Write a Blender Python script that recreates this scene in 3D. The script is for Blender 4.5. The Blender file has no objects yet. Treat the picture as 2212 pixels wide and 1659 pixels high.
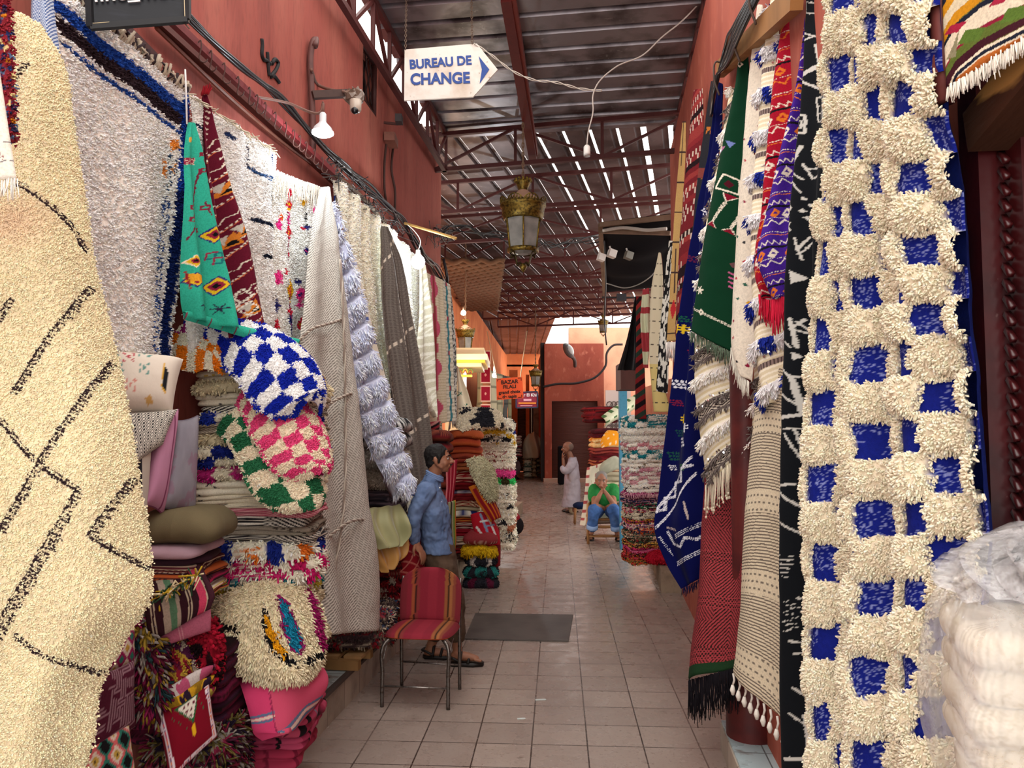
import bpy, math, random
import numpy as np
from mathutils import Vector, Matrix
random.seed(5); rng = np.random.default_rng(7)
SC = bpy.context.scene; COL = SC.collection
FX = 1661.0; CH = 1.75; TH = math.atan((930-829.5)/FX); cT, sT = math.cos(TH), math.sin(TH)
PI = math.pi
def _dir(px, py):
    a = (px-1106)/FX; b = (829.5-py)/FX
    return (a, cT-b*sT, sT+b*cT)
def P(px, py, d):                      # photo pixel -> world point at depth d
    x, y, z = _dir(px, py); s = d/y
    return np.array((x*s, d, CH+z*s))
def F(px, py, z=0.):                   # photo pixel -> point on the level z
    x, y, zz = _dir(px, py); s = (z-CH)/zz
    return np.array((x*s, y*s, z))
def W(px, py, X0, sl=.12):             # photo pixel -> point on the vertical plane x = X0 + sl*y
    x, y, zz = _dir(px, py); s = X0/(x-sl*y)
    return np.array((x*s, y*s, CH+zz*s))
def DW(px, X0, sl=.12): return W(px, 900, X0, sl)[1]
def hx(s):
    s = s.lstrip('#'); s = s if len(s) == 6 else ''.join(k*2 for k in s); return np.array([int(s[i:i+2], 16)/255 for i in (0, 2, 4)])
def cc(c): return hx(c) if isinstance(c, str) else np.asarray(c, float)
def lin(c):
    c = np.clip(np.asarray(c, float), 0, 1); return np.where(c <= .04045, c/12.92, ((c+.055)/1.055)**2.4)
def fr(x): return x-np.floor(x)
def h2(i, j, s=0): return fr(np.sin(i*127.1+j*311.7+s*74.7)*43758.5453)
def vn(x, y, s=0):
    x = np.asarray(x, float); y = np.asarray(y, float)
    i = np.floor(x); j = np.floor(y); a = x-i; b = y-j; a = a*a*(3-2*a); b = b*b*(3-2*b)
    return (h2(i, j, s)*(1-a)+h2(i+1, j, s)*a)*(1-b)+(h2(i, j+1, s)*(1-a)+h2(i+1, j+1, s)*a)*b
def fb(x, y, s=0): return vn(x, y, s)*.55+vn(x*2.1, y*2.1, s+3)*.3+vn(x*4.3, y*4.3, s+7)*.15
def nrm(v): return v/np.maximum(np.linalg.norm(v, axis=-1, keepdims=True), 1e-9)

# ------------------------------------------------------------ materials
MATS = {}
def mat(name, col=None, rough=.85, metal=0., bump=None, var=None, emis=None, estr=0, alpha=1., trans=0., sheen=0., spec=.3, stretch=None, coat=0.):
    if name in MATS: return MATS[name]
    m = bpy.data.materials.new(name); m.use_nodes = True; nt = m.node_tree; N = nt.nodes; K = nt.links
    b = N['Principled BSDF']; b.inputs['Roughness'].default_value = rough; b.inputs['Metallic'].default_value = metal
    b.inputs['Specular IOR Level'].default_value = spec
    if coat: b.inputs['Coat Weight'].default_value = coat; b.inputs['Coat Roughness'].default_value = .2
    if sheen: b.inputs['Sheen Weight'].default_value = sheen
    tc = N.new('ShaderNodeNewGeometry'); mp = N.new('ShaderNodeMapping'); K.new(tc.outputs['Position'], mp.inputs['Vector'])
    if stretch: mp.inputs['Scale'].default_value = stretch
    if col is None:
        a = N.new('ShaderNodeAttribute'); a.attribute_name = 'Col'; src = a.outputs['Color']
    else:
        a = N.new('ShaderNodeRGB'); a.outputs[0].default_value = (*lin(cc(col)), 1); src = a.outputs[0]
    for (sc, c2, lo, hi, det) in (var or []):
        n = N.new('ShaderNodeTexNoise'); n.inputs['Scale'].default_value = sc; n.inputs['Detail'].default_value = det
        K.new(mp.outputs[0], n.inputs['Vector'])
        r = N.new('ShaderNodeMapRange'); r.inputs['From Min'].default_value = lo; r.inputs['From Max'].default_value = hi
        K.new(n.outputs['Fac'], r.inputs['Value'])
        x = N.new('ShaderNodeMix'); x.data_type = 'RGBA'; K.new(r.outputs[0], x.inputs['Factor']); K.new(src, x.inputs['A'])
        if isinstance(c2, float):
            x.blend_type = 'MULTIPLY'; x.inputs['B'].default_value = (c2, c2, c2, 1)
        else: x.inputs['B'].default_value = (*lin(cc(c2)), 1)
        src = x.outputs['Result']
    K.new(src, b.inputs['Base Color'])
    if bump:
        n = N.new('ShaderNodeTexNoise'); n.inputs['Scale'].default_value = bump[0]; n.inputs['Detail'].default_value = 3
        K.new(mp.outputs[0], n.inputs['Vector'])
        bp = N.new('ShaderNodeBump'); bp.inputs['Strength'].default_value = bump[1]; bp.inputs['Distance'].default_value = bump[2] if len(bump) > 2 else .004
        K.new(n.outputs['Fac'], bp.inputs['Height']); K.new(bp.outputs[0], b.inputs['Normal'])
    if emis is not None:
        b.inputs['Emission Color'].default_value = (*lin(cc(emis)), 1); b.inputs['Emission Strength'].default_value = estr
    if alpha < 1: b.inputs['Alpha'].default_value = alpha
    if trans: b.inputs['Transmission Weight'].default_value = trans
    MATS[name] = m; return m
WOOL = mat('wool', None, .95, bump=(260, .5, .004), var=[(90, .78, .4, .75, 3)], spec=.1)
KILIM = mat('flatweave', None, .92, bump=(420, .45, .002), var=[(160, .8, .4, .7, 2)], spec=.1)
COTTON = mat('cotton', None, .9, bump=(60, .25, .004), spec=.15)
VELVET = mat('velvet', None, .95, bump=(300, .3, .002), sheen=.02, spec=.05)
SEQ = mat('sequin', '#d8d8dc', .18, 1.)
PAINT = mat('painted_metal', None, .55, 0., bump=(30, .15, .003), var=[(25, .75, .5, .8, 4)])
WOOD = mat('bare_wood', None, .7, bump=(40, .3, .003), var=[(8, .7, .4, .7, 4)], stretch=(1, 1, .3))
PLAIN = mat('plain', None, .6, bump=(50, .1, .002))
GLOSS = mat('glossy', None, .3, spec=.5)
BRASS = mat('old_brass', None, .45, .7, bump=(60, .3, .003), var=[(40, '#3a2e18', .42, .7, 4), (1e-3, .5, 0, .01, 0)])
STEEL = mat('worn_steel', None, .35, .85, var=[(60, '#3a2a20', .5, .75, 4)])
SKIN = mat('skin', None, .55, bump=(90, .15, .002), spec=.35)

# ------------------------------------------------------------ meshes
class Geo:
    def __init__(s): s.v = []; s.q = []; s.t = []; s.c = []; s.n = 0
    def add(s, v, q=None, t=None, c='#808080'):
        v = np.asarray(v, float).reshape(-1, 3); s.v.append(v)
        if q is not None and len(q): s.q.append(np.asarray(q, np.int64).reshape(-1, 4)+s.n)
        if t is not None and len(t): s.t.append(np.asarray(t, np.int64).reshape(-1, 3)+s.n)
        c = cc(c)
        if c.ndim == 1: c = np.tile(c, (len(v), 1))
        s.c.append(c); s.n += len(v); return s
def tag(o, label=None, cat=None, group=None, kind=None):
    if label: o['label'] = label
    if cat: o['category'] = cat
    if group: o['group'] = group
    if kind: o['kind'] = kind
    return o
def wl(o): return Vector(o['_w'])if '_w' in o else o.location
WL = {}
def thing(name, loc, label, cat, group=None):
    o = bpy.data.objects.new(name, None); COL.objects.link(o); o.location = Vector([float(q) for q in loc]); o.empty_display_size = .1
    WL[o.name] = o.location.copy(); return tag(o, label, cat, group)
def setpar(o, par):
    o.parent = par; o.matrix_parent_inverse = Matrix.Translation(-WL[par.name])
def build(g, name, m, par=None, smooth=True, **kw):
    V = np.concatenate(g.v); C = lin(np.concatenate(g.c))
    q = np.concatenate(g.q) if g.q else np.zeros((0, 4), np.int64); t = np.concatenate(g.t) if g.t else np.zeros((0, 3), np.int64)
    loc = np.array(((V[:, 0].min()+V[:, 0].max())/2, (V[:, 1].min()+V[:, 1].max())/2, V[:, 2].min()))
    me = bpy.data.meshes.new(name); me.vertices.add(len(V)); me.vertices.foreach_set('co', (V-loc).astype(np.float32).ravel())
    me.loops.add(q.size+t.size); me.loops.foreach_set('vertex_index', np.concatenate([q.ravel(), t.ravel()]).astype(np.int32))
    me.polygons.add(len(q)+len(t))
    ls = np.concatenate([np.arange(len(q))*4, q.size+np.arange(len(t))*3]).astype(np.int32)
    me.polygons.foreach_set('loop_start', ls)
    me.update(calc_edges=True)
    me.polygons.foreach_set('use_smooth', np.full(len(me.polygons), bool(smooth)))
    a = me.color_attributes.new('Col', 'FLOAT_COLOR', 'POINT')
    a.data.foreach_set('color', np.concatenate([C, np.ones((len(C), 1))], 1).astype(np.float32).ravel())
    me.materials.append(m)
    o = bpy.data.objects.new(name, me); COL.objects.link(o); o.location = Vector([float(q) for q in loc]); WL[o.name] = o.location.copy()
    if par is not None: setpar(o, par)
    return tag(o, **kw)
def struct(g, name, m, par=None, smooth=False):
    o = build(g, name, m, par, smooth)
    if par is None: o['kind'] = 'structure'
    return o
def box(g, c, s, ax=None, col='#808080'):
    c = np.asarray(c, float); s = np.asarray(s, float)/2
    A = np.eye(3) if ax is None else nrm(np.asarray(ax, float))
    v = np.array([[i, j, k] for i in (-1, 1) for j in (-1, 1) for k in (-1, 1)], float)*s
    return g.add(c+v@A, [(0, 1, 3, 2), (4, 6, 7, 5), (0, 4, 5, 1), (2, 3, 7, 6), (0, 2, 6, 4), (1, 5, 7, 3)], c=col)
def rotz(a): return np.array([[math.cos(a), math.sin(a), 0], [-math.sin(a), math.cos(a), 0], [0, 0, 1]])
def bar(g, p0, p1, w, h, col='#808080', up=(0, 0, 1)):
    p0 = np.asarray(p0, float); p1 = np.asarray(p1, float); a = nrm(p1-p0); u = np.asarray(up, float)
    s = np.cross(a, u)
    if np.linalg.norm(s) < 1e-3: s = np.cross(a, (1, 0, 0))
    s = nrm(s); u = np.cross(s, a)
    return box(g, (p0+p1)/2, (np.linalg.norm(p1-p0), w, h), (a, s, u), col)
def frames(pts):
    pts = np.asarray(pts, float); t = nrm(np.gradient(pts, axis=0)); n = np.zeros_like(t)
    r = np.array((0, 0, 1.)) if abs(t[0][2]) < .9 else np.array((1., 0, 0)); k = np.cross(t[0], r)
    for i in range(len(t)):
        k = k-t[i]*np.dot(k, t[i]); k = k/max(np.linalg.norm(k), 1e-9); n[i] = k
    return t, n, np.cross(t, n)
def tube(g, pts, r, n=6, col='#808080', cap=True):
    pts = np.asarray(pts, float); t, a, b = frames(pts); r = np.broadcast_to(np.asarray(r, float), (len(pts),))
    th = np.arange(n)/n*2*PI
    v = pts[:, None]+r[:, None, None]*(np.cos(th)[None, :, None]*a[:, None]+np.sin(th)[None, :, None]*b[:, None])
    i = np.arange(len(pts)-1)[:, None]*n; j = np.arange(n)[None]; j2 = (j+1) % n
    q = np.stack([i+j, i+j2, i+n+j2, i+n+j], -1).reshape(-1, 4)
    v = v.reshape(-1, 3); T = []
    if cap:
        v = np.concatenate([v, pts[:1], pts[-1:]]); m = len(pts)*n
        T = [(m, (k+1) % n, k) for k in range(n)]+[(m+1, m-n+k, m-n+(k+1) % n) for k in range(n)]
    c = cc(col)
    if c.ndim == 2: c = np.concatenate([np.repeat(c, n, 0), c[:1], c[-1:]]) if cap else np.repeat(c, n, 0)
    return g.add(v, q, T, c)
def spl(pts, n):
    pts = np.asarray(pts, float)
    if len(pts) < 3: return pts[0]+(pts[-1]-pts[0])*np.linspace(0, 1, n)[:, None]
    s = np.r_[0, np.cumsum(np.maximum(np.linalg.norm(np.diff(pts, axis=0), axis=1), 1e-6))]; m = np.gradient(pts, s, axis=0)
    return herm(pts, s, m, np.linspace(0, s[-1], n))
def herm(p, s, m, t):
    i = np.clip(np.searchsorted(s, t)-1, 0, len(s)-2); h = (s[i+1]-s[i])[:, None]; x = ((t-s[i])[:, None])/h
    return (2*x**3-3*x**2+1)*p[i]+(x**3-2*x**2+x)*h*m[i]+(-2*x**3+3*x**2)*p[i+1]+(x**3-x**2)*h*m[i+1]
def lathe(g, prof, c, n=24, col='#808080', sq=None, rot=0):
    prof = np.asarray(prof, float); th = np.arange(n)/n*2*PI+rot; k = 1.
    v = np.stack([prof[:, 0][:, None]*np.cos(th), prof[:, 0][:, None]*np.sin(th), np.repeat(prof[:, 1][:, None], n, 1)], -1)+np.asarray(c, float)
    i = np.arange(len(prof)-1)[:, None]*n; j = np.arange(n)[None]; j2 = (j+1) % n
    return g.add(v.reshape(-1, 3), np.stack([i+j, i+j2, i+n+j2, i+n+j], -1).reshape(-1, 4), c=col)
def ball(g, c, r, n=12, col='#808080', sc=(1, 1, 1), A=None):
    a = np.linspace(0, PI, n//2+2); v = np.stack([np.sin(a), -np.cos(a)], 1); h = Geo(); lathe(h, v, (0, 0, 0), n)
    V = h.v[0]*r*np.asarray(sc)
    if A is not None: V = V@np.asarray(A)
    return g.add(V+np.asarray(c, float), h.q[0], c=col)
def grid_q(nu, nv, off=0, flip=False):
    i = np.arange(nv-1)[:, None]*nu; j = np.arange(nu-1)[None]
    q = np.stack([i+j, i+j+1, i+nu+j+1, i+nu+j], -1).reshape(-1, 4)+off
    return q[:, ::-1] if flip else q
# ------------------------------------------------------------ pile / tufts
CAMP = np.array((0, 0, CH))
def tufts(g, Pn, N, C, L, R, jit=.35, droop=.25, var=.05):
    n = len(Pn)
    if n == 0: return
    keep = np.einsum('ij,ij->i', N, nrm(CAMP-Pn)) > -.35
    Pn, N, C = Pn[keep], N[keep], C[keep]; n = len(Pn); L = L*rng.uniform(.7, 1.25, n); R = R*rng.uniform(.8, 1.2, n)
    d = nrm(N+rng.normal(0, jit, (n, 3))+np.array((0, 0, -droop)))
    a = nrm(np.cross(d, nrm(rng.normal(0, 1, (n, 3))))); b = np.cross(d, a)
    th = np.arange(3)/3*2*PI
    V = np.zeros((n, 7, 3)); sag = np.array((0, 0, -droop*.35))
    for k in range(3):
        o = (a*math.cos(th[k])+b*math.sin(th[k]))*R[:, None]
        V[:, k] = Pn-d*L[:, None]*.15+o*.8; V[:, 3+k] = Pn+d*L[:, None]*.78+o*1.0+sag*L[:, None]*.5
    V[:, 6] = Pn+d*L[:, None]+sag*L[:, None]
    base = (np.arange(n)*7)[:, None]
    q = np.concatenate([base+np.array([[k, (k+1) % 3, 3+(k+1) % 3, 3+k]]) for k in range(3)])
    t = np.concatenate([base+np.array([[3+k, 3+(k+1) % 3, 6]]) for k in range(3)])
    C = np.clip(C*1.1*(1+rng.normal(0, var, (n, 1))), 0, 1)
    g.add(V.reshape(-1, 3), q, t, np.repeat(C, 7, 0))
def scatter(G, N, C, spacing, mask=None):
    """random points on a (nv,nu,3) grid, density 1/spacing^2"""
    e1 = np.linalg.norm(G[:-1, 1:]-G[:-1, :-1], axis=-1); e2 = np.linalg.norm(G[1:, :-1]-G[:-1, :-1], axis=-1)
    w = (e1*e2)
    if mask is not None: w = w*mask[:-1, :-1]
    A = w.sum(); n = int(A/spacing**2)
    if n <= 0: return np.zeros((0, 3)), np.zeros((0, 3)), np.zeros((0, 3))
    cw = np.cumsum(w.ravel()); k = np.searchsorted(cw, rng.uniform(0, cw[-1], n)); k = np.minimum(k, w.size-1)
    i, j = np.divmod(k, w.shape[1]); a = rng.uniform(0, 1, (n, 1)); b = rng.uniform(0, 1, (n, 1))
    f = lambda X: X[i, j]*(1-a)*(1-b)+X[i, j+1]*a*(1-b)+X[i+1, j]*(1-a)*b+X[i+1, j+1]*a*b
    return f(G), nrm(f(N)), C[i, j]
def gnorm(G, cam=True):
    n = nrm(np.cross(np.gradient(G, axis=1), np.gradient(G, axis=0)))
    return n
# ------------------------------------------------------------ hanging cloth
def cloth(name, rows, pat, m=None, nf=0, amp=.0, ph=0., thick=.01, q=2.4, bul=0., noise=.006, nsc=6, tuft=None, par=None, ramp=.3, backcol=None, wav=0., vert=False, **kw):
    """rows: (xl,yl,dl,xr,yr,dr) photo pixels + depths of the cloth's two edges from top to bottom"""
    m = m or KILIM
    rows = [tuple(r) for r in rows]
    L = np.array([P(r[0], r[1], r[2]) for r in rows]); R = np.array([P(r[3], r[4], r[5]) for r in rows])
    LP = np.array([(r[0], r[1], 0) for r in rows], float); RP = np.array([(r[3], r[4], 0) for r in rows], float)
    mid = (L+R)/2; s = np.r_[0, np.cumsum(np.maximum(np.linalg.norm(np.diff(L, axis=0), axis=1)+np.linalg.norm(np.diff(R, axis=0), axis=1), 1e-4)/2)]
    hpx = abs(rows[-1][1]-rows[0][1])+1 if not vert else 60; hpx = max(hpx, np.abs(np.diff(LP, axis=0)).sum()); wpx = max(max(abs(r[3]-r[0]), abs(r[4]-r[1])) for r in rows)
    nv = int(np.clip(min(hpx, 1700)/q, 12, 760)); nu = int(np.clip(wpx/q, 10, 420))
    t = np.linspace(0, s[-1], nv); sp = lambda X: herm(X, s, np.gradient(X, s, axis=0) if len(s) > 2 else np.repeat((X[1:]-X[:1])/s[-1], 2, 0), t)
    Lv, Rv, LPv, RPv = sp(L), sp(R), sp(LP), sp(RP)
    u = np.linspace(0, 1, nu); v = t/s[-1]; U, V = np.meshgrid(u, v)
    G = Lv[:, None]*(1-U[..., None])+Rv[:, None]*U[..., None]; PX = LPv[:, None]*(1-U[..., None])+RPv[:, None]*U[..., None]
    down = nrm(np.gradient((Lv+Rv)/2, axis=0)); N0 = nrm(np.cross(Rv-Lv, down)); 
    sg = np.sign((N0*(CAMP-(Lv+Rv)/2)).sum(1)).mean(); N0 = N0*(1 if sg >= 0 else -1)
    k = np.ones(9)/9
    if nv > 30: N0 = nrm(np.stack([np.convolve(np.pad(N0[:, i], 4, 'edge'), k, 'valid') for i in range(3)], 1))
    wd = np.linalg.norm(Rv-Lv, axis=1).mean(); X = U*wd; Y = V*s[-1]
    sd = len(name)+int(abs(rows[0][0]))
    D = bul*4*U*(1-U)
    if nf: D = D+amp*(ramp+(1-ramp)*np.clip(V*2, 0, 1))*np.sin(2*PI*nf*(U+.06*np.sin(V*5+ph)+.05*(vn(V*3, V*0, sd)-.5))+ph)*(.6+.8*vn(U*nf, V*2, sd+1))
    D = D+noise*(fb(X*nsc, Y*nsc, sd)-.5)*2
    out = pat(U, V, PX[..., 0], PX[..., 1], X, Y) if callable(pat) else pat
    hh = None
    if isinstance(out, tuple): out, hh = out
    C = np.broadcast_to(cc(out) if not isinstance(out, np.ndarray) else out, U.shape+(3,)).copy()
    if hh is not None: D = D+hh
    ed = np.minimum(U, 1-U)*wd; eb = np.minimum(V, 1-V)*s[-1]; e = np.clip(np.minimum(ed, eb)/(thick*.9), 0, 1); rr = np.sqrt(1-(1-e)**2)
    Gf = G+N0[:, None]*(D+thick*.5*rr)[..., None]; Gb = G+N0[:, None]*((D-(hh if hh is not None else 0))-thick*.5*rr)[..., None]
    if wav: 
        w_ = wav*np.sin(V*23+ph)[..., None]*np.array((1, 0, 0)); Gf = Gf+w_; Gb = Gb+w_
    g = Geo(); g.add(Gf.reshape(-1, 3), grid_q(nu, nv, 0, True), c=C.reshape(-1, 3))
    bs = max(1, int(4)); iu = np.unique(np.r_[np.arange(0, nu, bs), nu-1]); iv = np.unique(np.r_[np.arange(0, nv, bs), nv-1])
    Bk = Gb[np.ix_(iv, iu)]; Cb = C[np.ix_(iv, iu)] if backcol is None else np.broadcast_to(cc(backcol), Bk.shape).copy()
    g.add(Bk.reshape(-1, 3), grid_q(len(iu), len(iv)), c=Cb.reshape(-1, 3))
    n_ = gnorm(Gf); s_ = np.sign(np.einsum('ijk,ik->ij', n_, N0).mean()); Nf = n_*s_
    if tuft:
        mask = (hh > hh.max()*.33).astype(float) if hh is not None and tuft.get('mask') else None
        a_, b_, c_ = scatter(Gf, Nf, C, tuft['s'], mask)
        tufts(g, a_, b_, c_, tuft['l'], tuft['r'], tuft.get('jit', .4), tuft.get('droop', .3), tuft.get('var', .05))
        # ragged pile on the two side edges
        if not tuft.get('noedge'):
            for col_, sgn in ((0, -1), (-1, 1)):
                E = Gf[:, col_]; n = int(s[-1]/tuft['s']*2.5); i = rng.integers(0, nv, n)
                dv = nrm((Rv-Lv)[i]*sgn*.9+N0[i]*.5); ok = np.ones(n, bool)
                if mask is not None: ok = mask[i, col_] > .5
                tufts(g, E[i][ok]+rng.normal(0, .004, (ok.sum(), 3)), dv[ok], C[i, col_][ok], tuft['l'], tuft['r'], .4, .3)
    o = build(g, name, m, par, **kw)
    o_info = dict(Gf=Gf, Nf=Nf, N0=N0, L=Lv, R=Rv, C=C, s=s[-1], PX=PX)
    INFO[o.name] = o_info; return o
INFO = {}
def fringe(par, edge, length, r=.0018, n=40, col='#e8e0d0', name='fringe', jit=.3, dirv=(0, 0, -1), knot=0., m=None, lab=None, clump=1):
    edge = spl(np.asarray(edge), n); g = Geo(); dv = np.asarray(dirv, float)
    for k in range(n):
        for c_ in range(clump):
            p = edge[k]+rng.normal(0, .002, 3); L = length*rng.uniform(.75, 1.15); a = rng.normal(0, jit, 3)*.25
            pts = [p, p+(dv+a*.5)*L*.33, p+(dv+a)*L*.66, p+(dv+a*1.1)*L]
            c0 = np.clip(cc(col)*(1+rng.normal(0, .06)), 0, 1)
            tube(g, pts, [r, r, r*.9, r*.6], 4, c0)
            if knot: ball(g, pts[-1], knot, 6, c0, (1, 1, 1.4))
    return build(g, name, m or COTTON, par, **(dict(label=lab) if lab else {}))
# ------------------------------------------------------------ pattern canvas (photo-pixel or free units)
class Cv:
    def __init__(s, x0, y0, x1, y1, bg, r=1.):
        s.o = (x0, y0); s.r = r; s.w = int((x1-x0)*r)+2; s.h = int((y1-y0)*r)+2
        s.a = np.tile(cc(bg), (s.h, s.w, 1)).astype(float); s.z = np.zeros((s.h, s.w)); s.yy, s.xx = np.mgrid[0:s.h, 0:s.w]
    def _p(s, p): return (np.asarray(p, float)-s.o)*s.r
    def _box(s, x0, y0, x1, y1): return slice(max(0, int(y0)-1), max(0, min(s.h, int(y1)+2))), slice(max(0, int(x0)-1), max(0, min(s.w, int(x1)+2)))
    def line(s, pts, w, c, dash=None, z=None):
        pts = s._p(pts); w = w*s.r/2; c = cc(c)
        for a, b in zip(pts[:-1], pts[1:]):
            sl = s._box(min(a[0], b[0])-w, min(a[1], b[1])-w, max(a[0], b[0])+w, max(a[1], b[1])+w); X = s.xx[sl]; Y = s.yy[sl]
            d = b-a; l = max(np.hypot(*d), 1e-6); t = ((X-a[0])*d[0]+(Y-a[1])*d[1])/l; tt = np.clip(t, 0, l)
            k = np.hypot(X-a[0]-d[0]*tt/l, Y-a[1]-d[1]*tt/l) <= w
            if dash: k &= (t/s.r) % (dash[0]+dash[1]) < dash[0]
            s.a[sl][k] = c
            if z is not None: s.z[sl][k] = z
        return s
    def poly(s, pts, c, z=None):
        p = s._p(pts); sl = s._box(p[:, 0].min(), p[:, 1].min(), p[:, 0].max(), p[:, 1].max()); X = s.xx[sl]+.01; Y = s.yy[sl]+.01
        k = np.zeros(X.shape, bool); j = len(p)-1
        for i in range(len(p)):
            if p[i][1] != p[j][1]: k ^= ((p[i][1] > Y) != (p[j][1] > Y)) & (X < (p[j][0]-p[i][0])*(Y-p[i][1])/(p[j][1]-p[i][1])+p[i][0])
            j = i
        s.a[sl][k] = cc(c)
        if z is not None: s.z[sl][k] = z
        return s
    def dia(s, x, y, w, h, c): return s.poly([(x-w/2, y), (x, y-h/2), (x+w/2, y), (x, y+h/2)], c)
    def ladder(s, p0, p1, w, c, step=6, ax=(1, 0), lw=2.):
        p0 = np.array(p0, float); p1 = np.array(p1, float); n = max(2, int(np.hypot(*(p1-p0))/step)); ax = np.array(ax, float)*w/2
        s.line([p0-ax*.8, p1-ax*.8], lw*.8, c)
        for k in range(n):
            q = p0+(p1-p0)*(k+.3*random.random())/n; s.line([q-ax*random.uniform(.7, 1.1), q+ax*random.uniform(.6, 1.1)], lw, c)
        return s
    def zig(s, p0, p1, amp, n, w, c):
        p0 = np.array(p0, float); p1 = np.array(p1, float); d = p1-p0; nn = np.array((-d[1], d[0]))/max(np.hypot(*d), 1e-6)
        return s.line([p0+d*k/n+nn*amp*(1 if k % 2 else -1) for k in range(n+1)], w, c)
    def __call__(s, px, py, warp=0., seed=1):
        if warp: px = px+warp*(vn(px*.35, py*.35, seed)-.5)*2; py = py+warp*(vn(px*.35, py*.35, seed+5)-.5)*2
        i = np.clip(np.rint((py-s.o[1])*s.r), 0, s.h-1).astype(int); j = np.clip(np.rint((px-s.o[0])*s.r), 0, s.w-1).astype(int)
        return s.a[i, j]
    def Z(s, px, py):
        i = np.clip(np.rint((py-s.o[1])*s.r), 0, s.h-1).astype(int); j = np.clip(np.rint((px-s.o[0])*s.r), 0, s.w-1).astype(int); return s.z[i, j]
def cvpat(cv, warp=0., zk=0.):
    def f(U, V, PX, PY, X, Y):
        c = cv(PX, PY, warp)
        return (c, cv.Z(PX, PY)*zk) if zk else c
    return f
# ------------------------------------------------------------ folded textiles in stacks
def mixc(a, b, k): k = np.asarray(k)[..., None]; return cc(a)*(1-k)+cc(b)*k
def p_solid(c, v=.12, c2=None):
    def f(S, T, sd):
        k = fb(S*9, T*3, sd); return np.clip(mixc(c, c2 if c2 is not None else cc(c)*.75, np.clip((k-.35)*2.2, 0, 1)*(1 if c2 is not None else v*4)), 0, 1)
    return f
def p_check(a, b, sz=.09, ph=0.):
    def f(S, T, sd):
        S = S+.012*(vn(S*40, T*8, sd)-.5)*2; k = (np.floor(S/sz+ph)+np.floor(T+.25*(vn(S*60, T*5, sd)-.5))) % 2; return mixc(a, b, k)
    return f
def p_multi(cols, sz=.07, base='#e9e2cf'):
    C = np.array([cc(c) for c in cols]+[cc(base)]*len(cols))
    def f(S, T, sd):
        S = S+.012*(vn(S*40, T*8, sd)-.5)*2
        i = np.floor(S/sz); j = np.floor(T); k = (h2(i, j, sd)*len(cols)).astype(int); k = np.where((i+j) % 2 > 0, k, len(cols)); return C[k]
    return f
def p_twill(a, b, w=.006, ang=1.):
    def f(S, T, sd): return mixc(a, b, (fr((S+ang*.06*T)/w/2) > .5)*1.)
    return f
def p_bands(cols, n=6, zig=None):
    C = np.array([cc(c) for c in cols])
    def f(S, T, sd):
        k = np.floor(T*n+.35*np.sin(S*9+sd)+1.*(vn(S*5, T, sd)-.5)); c = C[(h2(k, 0*k, sd)*len(cols)).astype(int)].copy()
        m = (h2(k, 0*k+9, sd) > .45) & (fr(S*45+h2(k, 0*k+2)) < .45); c[m] = C[(h2(k[m]+5, 0*k[m], sd)*len(cols)).astype(int)]; return c
    return f
def p_marks(a, b, dens=.25, sz=.035):
    def f(S, T, sd):
        i = np.floor(S/sz); j = np.floor(T*2); k = h2(i, j, sd) < dens; lx = fr(S/sz)-.5; ly = fr(T*2)-.5
        s_ = np.where(h2(i, j, sd+4) > .5, 1, -1); d = np.minimum(np.abs(lx-ly*s_), np.abs(lx+ly*s_*.6)) < .12
        return mixc(a, b, (k & d)*1.)
    return f
def p_confetti(cols, sc=55):
    C = np.array([cc(c) for c in cols])
    def f(S, T, sd):
        S = S+.02*vn(S*30, T*4, sd); k = vn(S*sc, T*3.1+S*3, sd)*.7+h2(np.floor(S*sc*.5), np.floor(T*3), sd)*.3; return C[np.clip((k*len(cols)*1.3-.15*len(cols)), 0, len(cols)-1).astype(int)]
    return f
def p_stripes(cols, ws):
    C = np.array([cc(c) for c in cols]); e = np.cumsum(ws); tot = e[-1]
    def f(S, T, sd): return C[np.minimum(np.searchsorted(e, np.mod(S+.002*np.sin(T*7), tot)), len(cols)-1)]
    return f
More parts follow.
